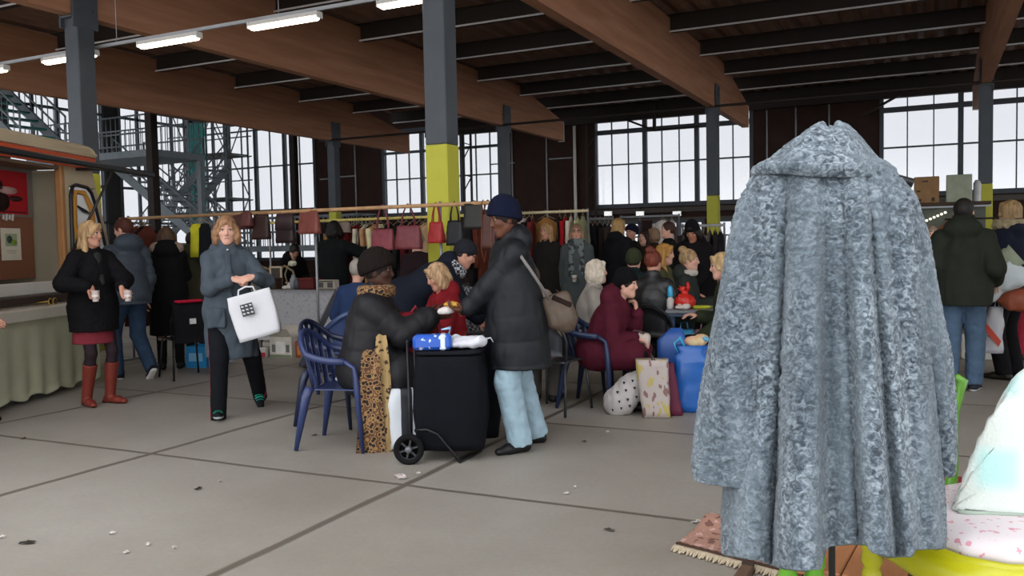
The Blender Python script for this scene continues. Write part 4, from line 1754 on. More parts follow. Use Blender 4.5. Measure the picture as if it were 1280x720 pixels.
# table with hats and caps to the right of the man
p = gpos(1262, 12.5)
t = thing('market_table', 'dark cloth covered stall table behind the olive jacket man', 'table', p, facing(p, 0) + PI)
MB().box((0, 0, .9), (1.6, .7, .05), bev=.01).build('tabletop', mat('#2a2826', .8), t)
MB().box((0, 0, .44), (1.55, .66, .86), bev=.01).build('cloth', mat('#35312d', .9), t)
for i, (px, c, lab) in enumerate(((1246, '#a8905f', 'tan fur hat on the dark stall table'), (1228, '#6d3f38', 'brown felt cap on the dark stall table'), (1263, '#c9b9a0', 'cream knit hat on the dark stall table'))):
    v = gpos(px, 12.4)
    t = thing('fur_hat', lab, 'hat', (v.x, v.y, .926), 0, 'hats on the dark stall table')
    S_ = SDF(.012)
    S_.ell((0, 0, .13), (.14, .14, .13), .02).ell((0, 0, .05), (.16, .16, .06), .02).cutplane((0, 0, 0), (0, 0, -1))
    S_.build('hat_crown', mat(c, .95, .2, 30), t, curls(.014, 30))
    MB().lathe([(.1, -.001), (.1, .004), (.001, .004)], 12, (0, 0, .002)).build('lining', mat('#3a2d24', .9), t)
t = thing('hat_rail', 'thin dark rail over the stall table by the right column', 'clothes rail', gpos(1246, 12.9), 0)
MB().tube([(-.7, 0, 1.68), (.7, 0, 1.68)], .014, 8).build('pole', m_steel_d, t)
for s in (-.65, .65):
    MB().tube([(s, 0, 0), (s, 0, 1.68)], .014, 8).build('post', m_steel_d, t)
# ================================================================ THE VAN (its serving side faces the hall)
VA = math.radians(22.8)
VL = Vector((-math.sin(VA), math.cos(VA), 0))
VN = Vector((-math.cos(VA), -math.sin(VA), 0))
# side plane lies 4.98 m left of the eye, its far end 9 m ahead
VS = 1.08
_vo = (VL * 9.0 + VN * 4.98) * VS
VZ = CAM_H * (1 - VS)
van = thing('food_van', 'cream vintage food van with an orange roof stripe and open serving hatch', 'van', (_vo.x, _vo.y, VZ), PI / 2 + VA)
van.scale = (VS, VS, VS)
m_cream = mat('#b8a98c', .45, .06, 3)
m_brownp = mat('#7a4f3a', .6, .06, 2)
m_orange = mat('#c4522f', .45, .05, 3)
m_black = mat('#17171a', .4, .05)
m_alu = mat('#b9b4a6', .35, .06, 6)
# body shell: end wall, far side, roof and the frame around the hatch; x runs along the van, y into it
b = MB()
for q in ([(.02, .35), (.245, 1.12), (-.52, 1.12), (-.52, .35)], [(-.52, 1.12), (-.45, 1.12), (-.45, 2.3), (-.52, 2.3)], [(-.45, 2.12), (.06, 2.12), (0, 2.32), (-.45, 2.32)], [(.245, 1.12), (.30, 1.35), (.26, 1.6), (.06, 2.12), (-.03, 2.1), (.2, 1.5), (.2, 1.12)]):
    b.prism([(x, 0, z) for x, z in q], (0, 0, 0), (0, .04, 0))
b.box((-2.2, .02, .62), (3.4, .04, .56))
b.box((-3.85, .02, 1.3), (.5, .04, 2.0))
b.box((-2.4, 2.1, 1.32), (3.5, .04, 1.96))
b.box((-.3, 2.1, .75), (.9, .04, .8))
b.box((-4.1, 1.05, 1.32), (.04, 2.1, 1.96))
b.prism([(.02, .04, .35), (.24, .04, 1.12), (.2, .04, 1.12), (-.03, .04, .35)], (0, 0, 0), (0, 2.06, 0))
b.prism([(.06, .04, 2.14), (0, .04, 2.32), (-.04, .04, 2.32), (.02, .04, 2.14)], (0, 0, 0), (0, 2.06, 0))
for y_ in (.04, 1.05, 2.04):
    b.prism([(.24, y_, 1.12), (.3, y_, 1.35), (.26, y_, 1.6), (.06, y_, 2.14), (.02, y_, 2.14), (.2, y_, 1.6), (.24, y_, 1.35), (.2, y_, 1.12)], (0, 0, 0), (0, .06, 0))
b.build('body_shell', m_cream, van)
b = MB()
R = []
for x, sc in ((.02, .985), (-.1, 1), (-4.0, 1), (-4.12, .985)):
    row = []
    for k in range(17):
        a = PI * k / 16
        row.append((x, 1.05 - 1.09 * sc * math.copysign(abs(math.cos(a)) ** .35, math.cos(a)), 2.44 + .16 * math.sin(a) ** .6 * sc))
    R.append(row)
b.grid(R, thick=.03)
b.build('roof', m_cream, van)
MB().box((-2.05, -.018, 2.375), (4.16, .036, .125), bev=.01).build('roof_stripe', m_orange, van)
MB().box((-2.05, -.026, 2.47), (4.16, .05, .03), bev=.008).build('gutter', m_cream, van)
# open hatch: inner back board with upper grey pane, lower brown board, wooden post
MB().box((-2.1, .35, 1.5), (3.1, .03, .62)).build('inner_board', m_brownp, van)
MB().box((-2.1, .34, 2.05), (3.1, .03, .5)).build('inner_pane', mat('#6f6660', .4, .08, 3), van)
MB().box((-.5, 1.08, 1.3), (.03, 2.0, 1.9)).build('bulkhead', mat('#8d8470', .6, .08, 3), van)
MB().box((-.56, .03, 1.75), (.07, .07, 1.25), bev=.01).build('door_post', mat('#a5764a', .5, .1, 8), van)
MB().box((-2.1, .2, 2.29), (3.1, .38, .03)).build('hatch_head', mat('#7a6a58', .6), van)
# white board, rail, counter, skirt
MB().box((-2.0, .1, 1.1), (2.85, .03, .12), bev=.008).build('white_board', mat('#cfccc4', .5, .04), van)
MB().box((-.57, .02, 1.13), (.05, .08, .24), bev=.01).build('bracket', m_alu, van)
MB().box((-2.0, .02, 1.0), (3.0, .12, .07), bev=.01).build('dark_rail', mat('#3d322d', .5, .1), van)
MB().box((-2.02, -.1, .915), (3.1, .36, .07), bev=.012).build('counter', m_alu, van)
MB().box((-2.02, -.285, .89), (3.1, .02, .1), bev=.006).build('counter_edge', m_alu, van)
P = []
for i in range(90):
    x = -.5 - 2.9 * i / 89
    P.append([(x, -.26 + .014 * math.sin(x * 26) * j / 8, .86 - (.70 + .018 * math.sin(x * 17)) * j / 8) for j in range(9)])
MB().grid(P, thick=.006).build('skirt', mat('#a3a48c', .85, .06, 5), van)
# cab side window with a thick black rubber gasket
def gasket(pts, r):
    return MB().tube([(x, -.012, z) for x, z in pts], r, 8, closed=True)


gw = [(-.46, 1.22), (-.46, 1.35), (-.45, 2.02), (-.41, 2.11), (-.34, 2.135), (-.14, 2.12), (-.06, 2.07), (-.01, 1.98), (.21, 1.42), (.225, 1.25), (.18, 1.15), (.08, 1.12), (-.38, 1.12), (-.44, 1.15)]
gasket(gw, .02).build('window_gasket', m_black, van)
b = MB()
b.prism([(x, -.006, z) for x, z in gw], (0, 0, 0), (0, .008, 0))
m_sky_pane = mat('#e3e8ea', .12, .06, 2.5, col2='#f0f2f3')  # opaque pane; the bright sky reflection is painted into its pale colour
b.build('cab_window', m_sky_pane, van)
b = MB()
b.tube([(-.36, -.02, 1.3), (-.4, -.02, 1.75), (-.38, -.02, 2.06), (-.2, -.02, 2.06), (-.08, -.02, 1.9), (-.02, -.02, 1.55), (0, -.02, 1.35)], [.02, .035, .035, .03, .045, .04, .03], 8, flat=.35, upv=(0, 1, 0))
b.build('orange_strap', mat('#c48a3a', .6, .1), van)
MB().tube([(-.36, -.026, 1.92), (-.24, -.03, 1.87), (-.12, -.026, 1.84)], [.012, .03, .012], 8, flat=.5).build('mirror_arm', m_black, van)
MB().box((.3, -.05, 1.6), (.05, .12, .3), bev=.02).build('wing_mirror', m_black, van)
MB().box((-.5, -.02, 1.28), (.03, .03, .12), bev=.008).build('hinge', mat('#9a6a3a', .4, 0, metal=.6), van)
# awning roller on arms, gas strut
MB().box((-1.7, -.42, 2.29), (4.4, .07, .055), bev=.012).build('awning_roller', m_black, van)
for x in (-3.5, -.3):
    MB().tube([(x, .01, 2.3), (x, -.4, 2.29)], .018, 8).build('awning_arm', m_black, van)
MB().tube([(-.3, -.38, 2.26), (-.5, -.02, 1.42)], [.012, .016], 8).build('gas_strut', mat('#2e2a28', .4, 0), van)
# chassis, wheels
MB().box((-2.0, 1.05, .3), (4.0, 1.8, .14)).build('chassis', mat('#26221f', .8), van)
MB().grid([[(.27, .1, 1.13), (.325, .1, 1.36), (.285, .1, 1.6), (.09, .1, 2.13)], [(.27, 2.05, 1.13), (.325, 2.05, 1.36), (.285, 2.05, 1.6), (.09, 2.05, 2.13)]]).build('windscreen', glass, van)
for x in (-.55, -3.3):
    for y in (.16, 1.94):
        w = MB().lathe([(.001, -.09), (.2, -.09), (.3, -.085), (.325, -.05), (.325, .05), (.3, .085), (.2, .09), (.001, .09)], 28, (x, y, .432), Matrix.Rotation(PI / 2, 3, 'X')).build('wheel', mat('#1c1b1b', .8), van)
        MB().lathe([(.001, -.1), (.1, -.098), (.17, -.092), (.18, -.07), (.18, .07), (.001, .1)], 20, (x, y, .432), Matrix.Rotation(PI / 2, 3, 'X')).build('hubcap', m_alu, w)
RV = Matrix.Rotation(PI / 2 + VA, 3, 'Z')
vw = lambda x, y, z: _vo + RV @ Vector((x, y, z)) * VS + Vector((0, 0, VZ))


def sheet_thing(name, label, cat, loc, rz, w, h, col, parts, rx_=0.0, frame=None):
    t = thing(name, label, cat, loc, rz)
    MB().box((0, 0, 0), (w, .006, h)).build('sheet', mat(col, .7, .04), t)
    for i, (x, z, pw, ph, c, shape) in enumerate(parts):
        b = MB()
        if shape == 'o':
            b.lathe([(.001, 0), (.5, 0), (.5, .002), (.001, .002)], 20, (x, -.0034, z), Matrix.Rotation(PI / 2, 3, 'X') @ Matrix.Diagonal((pw, ph, 1)))
        else:
            b.box((x, -.0036, z), (pw, .002, ph))
        b.build('print', mat(c, .7, .05), t)
    return t


sheet_thing('notice', 'white paper notice with a green picture on the brown van board', 'paper', vw(-.93, .325, 1.53), PI / 2 + VA, .32, .335, '#c6c0ad',
            [(0, .045, .19, .13, '#8d9a7a', 'r'), (-.03, .05, .09, .08, '#3d4a45', 'o'), (.04, .02, .11, .05, '#7d9a3a', 'o'), (0, -.07, .17, .006, '#8a8578', 'r'), (0, -.09, .13, .006, '#8a8578', 'r')])
sheet_thing('notice', 'second white paper notice cut by the left edge of the picture', 'paper', vw(-1.36, .325, 1.66), PI / 2 + VA, .2, .3, '#c6c0ad', [(0, .04, .13, .12, '#9aa0a0', 'r'), (0, -.08, .12, .006, '#8a8578', 'r')])
pst = sheet_thing('poster', 'red poster with dark and pink shapes in the van window', 'poster', vw(-1.15, .318, 2.03), PI / 2 + VA, 1.08, .45, '#9c2026',
            [(-.05, .06, .36, .2, '#3a2220', 'o'), (-.2, -.01, .3, .1, '#b08a84', 'o'), (.2, .02, .34, .08, '#b5908a', 'o'), (.1, -.1, .26, .2, '#2a1a1a', 'o'), (.33, -.06, .24, .06, '#3a2020', 'o'), (0, -.203, 1.0, .012, '#3a1a1c', 'r')])
t = thing('sticker_row', 'row of small white stickers under the red poster', 'sticker', vw(-.98, .318, 1.79), PI / 2 + VA)
for k in range(4):
    MB().box((-.06 + .05 * k, 0, 0), (.03, .004, .05 + .02 * (k % 2)), (0, .2, 0)).build('sticker', mat('#c9c7c2', .6), t)
t = thing('paper_tissue', 'crumpled white tissue lying on the floor under the van skirt', 'litter', at(57, 481), .4)
S_ = SDF(.012)
S_.ell((0, 0, .02), (.12, .05, .03), .02).ell((-.07, .02, .025), (.05, .04, .035), .02).ell((.08, -.01, .015), (.07, .03, .02), .02)
S_.build('tissue_body', mat('#c9c6be', .9), t, wrinkle(.012, 24))
MB().box((.02, .0, .052), (.05, .03, .004), (.3, .2, .4)).build('folded_tip', mat('#d4d1ca', .9), t)

# ================================================================ STEEL STAIR AND SCAFFOLD IN THE LEFT BAY
m_galv = mat('#879095', .5, .1, 5)
m_teal = mat('#3d8a86', .6, .12, 5)


def stair(label, a, b, width, n, name='steel_staircase', tread=None):
    """flight from a (low) up to b (high); width along the horizontal normal"""
    a, b = Vector(a), Vector(b)
    t = thing(name, label, 'staircase', (a.x, a.y, 0), 0, None)
    o = Vector((a.x, a.y, 0))
    a0, b0 = a - o, b - o
    d = Vector((b.x - a.x, b.y - a.y, 0)).normalized()
    nn = Vector((-d.y, d.x, 0)) * width
    for k, s in enumerate((0, 1)):
        MB().bar(a0 + nn * s, b0 + nn * s, .07, .3).build('stringer', m_galv, t)
        h = Vector((0, 0, 1.0))
        rl = MB()
        for q in (.5, 1.0):
            rl.tube([a0 + nn * s + h * q, b0 + nn * s + h * q], .03, 6)
        N_ = 16
        for i in range(N_ + 1):
            p = a0 + (b0 - a0) * i / N_ + nn * s
            rl.tube([p, p + h], .014 if i % 4 else .03, 5)
        rl.build('railing', m_galv, t)
    st = MB()
    for i in range(n):
        p = a0 + (b0 - a0) * (i + .5) / n + nn * .5
        st.box(p, (.28, width, .05), Matrix.Rotation(math.atan2(d.y, d.x), 3, 'Z'))
    st.build('tread', tread or m_galv, t)
    return t


def landing(label, c, sx, sy, z, name='steel_landing', legs=True, rz=0.0, rail_=True):
    t = thing(name, label, 'platform', (c[0], c[1], 0), rz)
    MB().box((0, 0, z), (sx, sy, .22)).build('deck', m_galv, t)
    if legs:
        for a in (-1, 1):
            for b_ in (-1, 1):
                MB().bar((a * (sx / 2 - .1), b_ * (sy / 2 - .1), 0), (a * (sx / 2 - .1), b_ * (sy / 2 - .1), z), .18).build('leg', m_galv, t)
    if rail_:
        rl = MB()
        for s in (-1, 1):
            for q in (.55, 1.1):
                rl.tube([(-sx / 2, s * sy / 2, z + .1 + q), (sx / 2, s * sy / 2, z + .1 + q)], .03, 6)
            k = int(sx / .22)
            for i in range(k + 1):
                x = -sx / 2 + sx * i / k
                rl.tube([(x, s * sy / 2, z + .1), (x, s * sy / 2, z + 1.2)], .016, 5)
        for s in (-1, 1):
            k = int(sy / .22)
            for i in range(k + 1):
                y = -sy / 2 + sy * i / k
                rl.tube([(s * sx / 2, y, z + .1), (s * sx / 2, y, z + 1.2)], .016, 5)
            rl.tube([(s * sx / 2, -sy / 2, z + 1.2), (s * sx / 2, sy / 2, z + 1.2)], .03, 6)
        rl.build('railing', m_galv, t)
    return t


pS = lambda px, py, y: atY(px, py, y)
landing('upper steel landing with bar railings over the left bay', (-25.0, 20.6), 6.0, 2.2, 4.55)
stair('steel stair rising left behind the van roof', (-22.6, 17.0, 4.4), (-26.6, 17.0, 7.4), 1.4, 11, tread=m_teal)
stair('lower steel stair rising to the landing', (-22.0, 23.6, 1.2), (-27.0, 23.6, 4.6), 1.4, 14)
landing('low steel walkway with railing in front of the tall windows', (-22.2, 26.3), 7.0, 1.1, 1.45)
stair('rear steel stair crossing the teal netting', (-28.6, 24.2, 1.4), (-24.6, 24.2, 4.6), 1.2, 14)


def scaffold(label, x0, x1, y0, y1, z1, nx, nz, net=None, name='scaffold_tower'):
    t = thing(name, label, 'scaffold', (x0, y0, 0), 0)
    W_, D_ = x1 - x0, y1 - y0
    for i in range(nx + 1):
        for y in (0, D_):
            MB().tube([(W_ * i / nx, y, 0), (W_ * i / nx, y, z1)], .045, 6).build('standard', m_galv, t)
    lg = MB()
    for k in range(1, nz + 1):
        z = z1 * k / nz - .15
        for y in (0, D_):
            for dz in (0, -.5, -1.0):
                lg.tube([(-.2, y, z + dz), (W_ + .2, y, z + dz)], .03, 5)
        for i in range(nx + 1):
            lg.tube([(W_ * i / nx, -.1, z), (W_ * i / nx, D_ + .1, z)], .03, 5)
    lg.build('ledger', m_galv, t)
    for k in range(nz):
        for i in range(nx):
            s = (i + k) % 2
            MB().tube([(W_ * (i + s) / nx, 0, z1 * k / nz), (W_ * (i + 1 - s) / nx, 0, z1 * (k + 1) / nz)], .028, 5).build('diagonal_brace', m_galv, t)
            MB().tube([(W_ * (i + 1 - s) / nx, D_, z1 * k / nz), (W_ * (i + s) / nx, D_, z1 * (k + 1) / nz)], .028, 5).build('diagonal_brace', m_galv, t)
    for k in range(1, nz):
        MB().box((W_ / 2, D_ / 2, z1 * k / nz - .1), (W_, D_, .05)).build('deck_board', mat('#6a6156', .8, .15), t)
    if net:
        i0, i1 = net
        P = [[(W_ * (i0 + (i1 - i0) * u_ / 20), -.1 + .03 * math.sin(u_ * 1.3), z1 * (.12 + .8 * v_ / 12)) for v_ in range(13)] for u_ in range(21)]
        MB().grid(P).build('safety_net', mat('#4fb0ac', .8, .2, 6, alpha=.75), t)
    return t


scaffold('scaffold tower with teal netting before the tall windows', -29.2, -26.2, 26.95, 28.3, 7.4, 3, 4, net=(.36, .68))
# steel posts carrying the upper roof of the bay
for i, (x, y) in enumerate(((-21.4, 19.0), (-23.4, 27.9), (-28.9, 22.6))):
    structure('column_side_%d' % (i + 1), MB().box((x, y, 4.5), (.26, .26, 9), bev=.01), m_steel_d, local=(x, y, 0))
# ================================================================ THE FUR COAT AND THE PAINTED FURNITURE IN FRONT
FD = 2.3                                       # depth of the coat stand
f0 = gpos(1034, FD)
frz = facing(f0, 180)                          # local +Y points away from the eye, local X to picture right
_R = Matrix.Rotation(frz, 3, 'Z')


def fl(px, py, dd=0.0):
    """photo point at the coat's depth, as (x, z) in the stand's own frame"""
    w = atd(px, py, FD + dd) - f0
    q = _R.inverted() @ w
    return q.x, q.z


def fur_mat():
    m = bpy.data.materials.new('grey_curly_fur')
    m.use_nodes = True
    nt = m.node_tree
    N, L = nt.nodes, nt.links
    b = N['Principled BSDF']
    b.inputs['Roughness'].default_value = .85
    b.inputs['Sheen Weight'].default_value = .15
    b.inputs['Specular IOR Level'].default_value = .15
    b.inputs['Sheen Roughness'].default_value = .4
    tc = N.new('ShaderNodeTexCoord')
    mp = N.new('ShaderNodeMapping')
    mp.inputs['Scale'].default_value = (.95, .95, 1.1)
    L.new(tc.outputs['Object'], mp.inputs[0])
    n1 = N.new('ShaderNodeTexNoise')
    n1.inputs['Scale'].default_value = 64
    n1.inputs['Detail'].default_value = 5
    n1.inputs['Distortion'].default_value = 1.1
    L.new(mp.outputs[0], n1.inputs['Vector'])
    c1 = N.new('ShaderNodeValToRGB')
    e = c1.color_ramp.elements
    e[0].position, e[1].position = .36, .66
    e[0].color, e[1].color = lin('#3b444c'), lin('#9da8af')
    x = e.new(.5)
    x.color = lin('#6a757e')
    L.new(n1.outputs['Fac'], c1.inputs[0])
    n2 = N.new('ShaderNodeTexNoise')                # broad, vertical pelt stripes
    n2.inputs['Scale'].default_value = 7
    n2.inputs['Detail'].default_value = 3
    mp2 = N.new('ShaderNodeMapping')
    mp2.inputs['Scale'].default_value = (1.4, 1.4, .3)
    L.new(tc.outputs['Object'], mp2.inputs[0])
    L.new(mp2.outputs[0], n2.inputs['Vector'])
    c2 = N.new('ShaderNodeValToRGB')
    e = c2.color_ramp.elements
    e[0].position, e[1].position = .35, .65
    e[0].color, e[1].color = (.68, .70, .72, 1), (1.08, 1.08, 1.08, 1)
    L.new(n2.outputs['Fac'], c2.inputs[0])
    mx = N.new('ShaderNodeMixRGB')
    mx.blend_type = 'MULTIPLY'
    mx.inputs[0].default_value = 1
    n4 = N.new('ShaderNodeTexNoise')                # calmer, evenly frosted areas between the crimped ones
    n4.inputs['Scale'].default_value = 5
    n4.inputs['Detail'].default_value = 2
    L.new(mp2.outputs[0], n4.inputs['Vector'])
    r4 = N.new('ShaderNodeMapRange')
    r4.inputs['From Min'].default_value = .4
    r4.inputs['From Max'].default_value = .62
    r4.inputs['To Max'].default_value = .58
    L.new(n4.outputs['Fac'], r4.inputs['Value'])
    m4 = N.new('ShaderNodeMixRGB')
    m4.inputs[2].default_value = lin('#737f87')
    L.new(r4.outputs[0], m4.inputs[0])
    L.new(c1.outputs[0], m4.inputs[1])
    L.new(m4.outputs[0], mx.inputs[1])
    L.new(c2.outputs[0], mx.inputs[2])
    L.new(mx.outputs[0], b.inputs['Base Color'])
    n3 = N.new('ShaderNodeTexNoise')
    n3.inputs['Scale'].default_value = 260
    n3.inputs['Detail'].default_value = 4
    n3.inputs['Distortion'].default_value = 1.0
    L.new(mp.outputs[0], n3.inputs['Vector'])
    bp = N.new('ShaderNodeBump')
    bp.inputs['Strength'].default_value = .8
    bp.inputs['Distance'].default_value = .006
    L.new(n3.outputs['Fac'], bp.inputs['Height'])
    L.new(bp.outputs[0], b.inputs['Normal'])
    return m


m_fur = fur_mat()


def curl(P, amp=.0105):
    """short crimped pile: domain-warped ridges, returns offsets for points P (n,3)"""
    x, y, z = P[:, 0], P[:, 1], P[:, 2]
    wx = pnoise(x * 16, y * 16, z * 16) * .045
    wz = pnoise(x * 16 + 7, y * 16 + 3, z * 16 + 9) * .045
    a = 1 - 2.4 * np.abs(pnoise((x + wx) * 32, y * 32, (z + wz) * 54))
    b = 1 - 2.4 * np.abs(pnoise((x + wz) * 70 + 3, y * 70, (z + wx) * 100))
    m = .35 + 1.1 * np.clip(pnoise(x * 7 + 2, y * 7, z * 3) + .35, 0, 1)
    return amp * m * (a * .75 + b * .45)


def fur_surface(name, G, parent, closed=True, amp=.0105, flip=False):
    """G: (ni,nj,3) smooth grid; j runs round (closed). Displaced along its normals into pile."""
    G = np.asarray(G, float)
    ni, nj = G.shape[:2]
    du = np.gradient(G, axis=0)
    dv = (np.roll(G, -1, 1) - np.roll(G, 1, 1)) if closed else np.gradient(G, axis=1)
    n = np.cross(dv, du)
    n /= np.maximum(np.linalg.norm(n, axis=2, keepdims=True), 1e-9)
    if flip:
        n = -n
    D = curl(G.reshape(-1, 3), amp).reshape(ni, nj, 1)
    P = (G + n * D).reshape(-1, 3)
    I, J = np.meshgrid(np.arange(ni - 1), np.arange(nj if closed else nj - 1), indexing='ij')
    J2 = (J + 1) % nj
    Q = np.stack([I * nj + J, I * nj + J2, (I + 1) * nj + J2, (I + 1) * nj + J], -1).reshape(-1, 4)
    if flip:
        Q = Q[:, ::-1]
    return obj(name, fast_mesh(name, P, Q, [m_fur]), parent)


coat = thing('fur_coat', 'large grey curly fur coat on a stand in front, seen from the back', 'coat', f0, frz)
# --- body: left and right silhouettes down the height, as seen in the photograph (px), depth chosen for a hung coat
ZL = [(150, 1030, 1068), (190, 985, 1085), (214, 948, 1102), (235, 934, 1124), (262, 926, 1140), (300, 925, 1148), (360, 930, 1152), (430, 936, 1158), (500, 930, 1163), (560, 918, 1168), (610, 903, 1172), (650, 898, 1174), (690, 897, 1174), (706, 898, 1173)]
zs = np.array([fl(q[1], q[0])[1] for q in ZL])[::-1]
xl = np.array([fl(q[1], q[0])[0] for q in ZL])[::-1]
xr = np.array([fl(q[2], q[0])[0] for q in ZL])[::-1]
NI, NJ = 330, 520
z_top, z_bot = fl(1030, 205)[1], fl(1030, 706)[1]
tz = np.linspace(0, 1, NI)
zz = z_bot + (z_top - z_bot) * tz
L_ = np.interp(zz, zs, xl)
R_ = np.interp(zz, zs, xr)
th = np.linspace(0, 2 * np.pi, NJ, endpoint=False)      # 0: picture right, -pi/2: towards the eye
TH, ZZ = np.meshgrid(th, zz)
CX = ((L_ + R_) / 2)[:, None]
HW = ((R_ - L_) / 2)[:, None]
dep = np.interp(zz, [z_bot, z_bot + .5, z_top - .12, z_top], [.25, .2, .15, .09])[:, None]
ct, st = np.cos(TH), np.sin(TH)
X = CX + HW * np.sign(ct) * np.abs(ct) ** .8
Y = dep * np.sign(st) * np.abs(st) ** .85
down = np.clip((z_top - .1 - ZZ) / (z_top - .1 - z_bot), 0, 1)
# folds, placed where the photo shows them on the side turned to us (px at the hem, width, height)
front = (st < .15)
xn = X
fold = np.zeros_like(X)
FPX = np.array([890, 915, 935, 950, 958, 964, 972, 990, 1010, 1023, 1029, 1040, 1055, 1066, 1076, 1084, 1098, 1112, 1118, 1124, 1138, 1146, 1156, 1175], float)
FV = np.array([0, .02, .015, -.02, -.085, -.06, .06, .1, .105, .08, -.03, -.045, -.02, -.01, -.05, .045, .07, .06, -.03, -.045, .035, .0, -.03, 0])
fxh = np.array([fl(q, 690, -.25)[0] for q in FPX])
fxt = np.array([fl(1022 + (q - 1022) * .62, 250, -.15)[0] for q in FPX])
_d = down ** .75
for i in range(NI):
    dn = down[i, 0]
    v = np.interp(X[i], fxt + (fxh - fxt) * dn, FV)
    kk = np.ones(5) / 5
    v = np.convolve(np.pad(v, 2, mode='wrap'), kk, 'valid')
    fold[i] = v * (.12 + .88 * dn) ** .8
for px_h, px_t, w, a in ():
    xh, xt = fl(px_h, 690, -.25)[0], fl(px_t, 260, -.15)[0]
    xc = xh * down + xt * (1 - down)
    fold += 1.5 * a * np.exp(-((xn - xc) / w) ** 2) * down ** .7
Y = Y - fold * np.clip(-st * 1.6, 0, 1)
bk = .018 * np.sin(TH * 9) * down * np.clip(st * 1.4, 0, 1)
Y = Y + bk
# hem dips with the folds
hem = np.zeros(NJ)
row0 = X[0]
for px, dz in ((900, .015), (925, .022), (955, .0), (990, -.03), (1020, -.035), (1034, .045), (1060, .07), (1090, .06), (1105, .03), (1118, .03), (1140, .055), (1172, .075)):
    pass
hx = np.array([fl(px, 690, -.27)[0] for px in (895, 950, 968, 1000, 1024, 1032, 1060, 1088, 1098, 1118, 1138, 1143, 1175)])
hz = np.array([fl(1030, py, -.27)[1] for py in (690, 702, 706, 712, 712, 680, 679, 678, 688, 696, 697, 686, 684)])
hpx = np.array([895, 950, 962, 975, 1000, 1024, 1032, 1060, 1084, 1092, 1112, 1138, 1143, 1175], float)
hpy = np.array([692, 702, 706, 711, 714, 713, 684, 681, 682, 692, 697, 697, 688, 686], float)
ht = np.zeros(NJ)
for j_ in range(NJ):
    yv = min(float(Y[0, j_]), .02)
    d_ = FD + yv
    wpx = pix(f0 + _R @ Vector((float(X[0, j_]), yv, .55)))[0]
    z_ = .55
    for _ in range(6):                                   # height at which this point of the hem shows at the wanted row
        q_ = pix(f0 + _R @ Vector((float(X[0, j_]), yv, z_)))
        z_ += (q_[1] - float(np.interp(q_[0], hpx, hpy))) * q_[2] / F_PX
    ht[j_] = z_
ht = np.where(st[0] > .1, hz.mean() + .03, ht)
k = ((ZZ - z_bot) / (z_top - z_bot))
ZZ = ht[None, :] + (z_top - ht[None, :]) * k
G = np.stack([X, Y, ZZ], -1)
# turned-in hem
inner = []
for q, s in ((.012, .985), (.05, .95), (.1, .93)):
    r_ = G[0].copy()
    c_ = np.array([CX[0, 0], 0, 0])
    r_[:, :2] = c_[:2] + (r_[:, :2] - c_[:2]) * s
    r_[:, 2] += q
    inner.append(r_)
top_in = []
for s in (.75, .4, .05):
    r_ = G[-1].copy()
    c_ = np.array([CX[-1, 0], 0, 0])
    r_[:, :2] = c_[:2] + (r_[:, :2] - c_[:2]) * s
    r_[:, 2] += .03 * (1 - s)
    top_in.append(r_)
G = np.concatenate([np.array(inner[::-1]), G, np.array(top_in)], 0)
fur_surface('coat_body', G, coat)


# --- sleeves: wide tubes hanging from the shoulders
def sleeve(pts, name='sleeve'):
    """pts: (py, px_left, px_right, y_offset, depth)"""
    pts = [(fl(a, y)[1], fl(a, y)[0], fl(b_, y)[0], yo, d_) for y, a, b_, yo, d_ in pts]
    q = np.linspace(0, len(pts) - 1, 240)
    A = np.array(pts)
    S_ = np.stack([np.interp(q, np.arange(len(pts)), A[:, i]) for i in range(5)], 1)
    for i in range(5):                                   # soften the polyline
        kk = np.ones(15) / 15
        S_[:, i] = np.convolve(np.pad(S_[:, i], 7, mode='edge'), kk, 'valid')
    t2 = np.linspace(0, 2 * np.pi, 220, endpoint=False)
    Gs = []
    for z, x0, x1, yo, d_ in S_:
        c, s = np.cos(t2), np.sin(t2)
        Gs.append(np.stack([(x0 + x1) / 2 + (x1 - x0) / 2 * np.sign(c) * np.abs(c) ** .85, yo + d_ * np.sign(s) * np.abs(s) ** .85 + .008 * np.sin(t2 * 3 + z * 9) , np.full_like(c, z)], 1))
    Gs = np.array(Gs)[::-1]
    ends = []
    for e, sg in ((Gs[0], 1), ):
        c_ = e.mean(0)
        for s_, dz in ((.45, .055), (.8, .03), (.93, .008)):
            r_ = c_ + (e - c_) * s_
            r_[:, 2] += dz
            ends.append(r_)
    ce = Gs[-1].mean(0)
    tops = []
    for s_, dz in ((.8, .02), (.45, .035), (.05, .04)):
        r_ = ce + (Gs[-1] - ce) * s_
        r_[:, 2] += dz
        tops.append(r_)
    fur_surface(name, np.concatenate([np.array(ends), Gs, np.array(tops)], 0), coat)


sleeve([(226, 938, 985, -.01, .055), (250, 925, 985, -.02, .075), (300, 912, 972, -.04, .085), (360, 899, 963, -.055, .088), (430, 884, 961, -.065, .09), (500, 872, 961, -.075, .095), (560, 864, 963, -.08, .1), (585, 861, 964, -.08, .1), (604, 864, 964, -.08, .1)])
sleeve([(224, 1072, 1118, -.01, .05), (250, 1092, 1139, -.0, .07), (300, 1112, 1154, .0, .08), (360, 1126, 1165, .01, .085), (430, 1140, 1180, .02, .09), (500, 1150, 1187, .03, .09), (560, 1156, 1189, .035, .09), (582, 1158, 1188, .035, .09)])

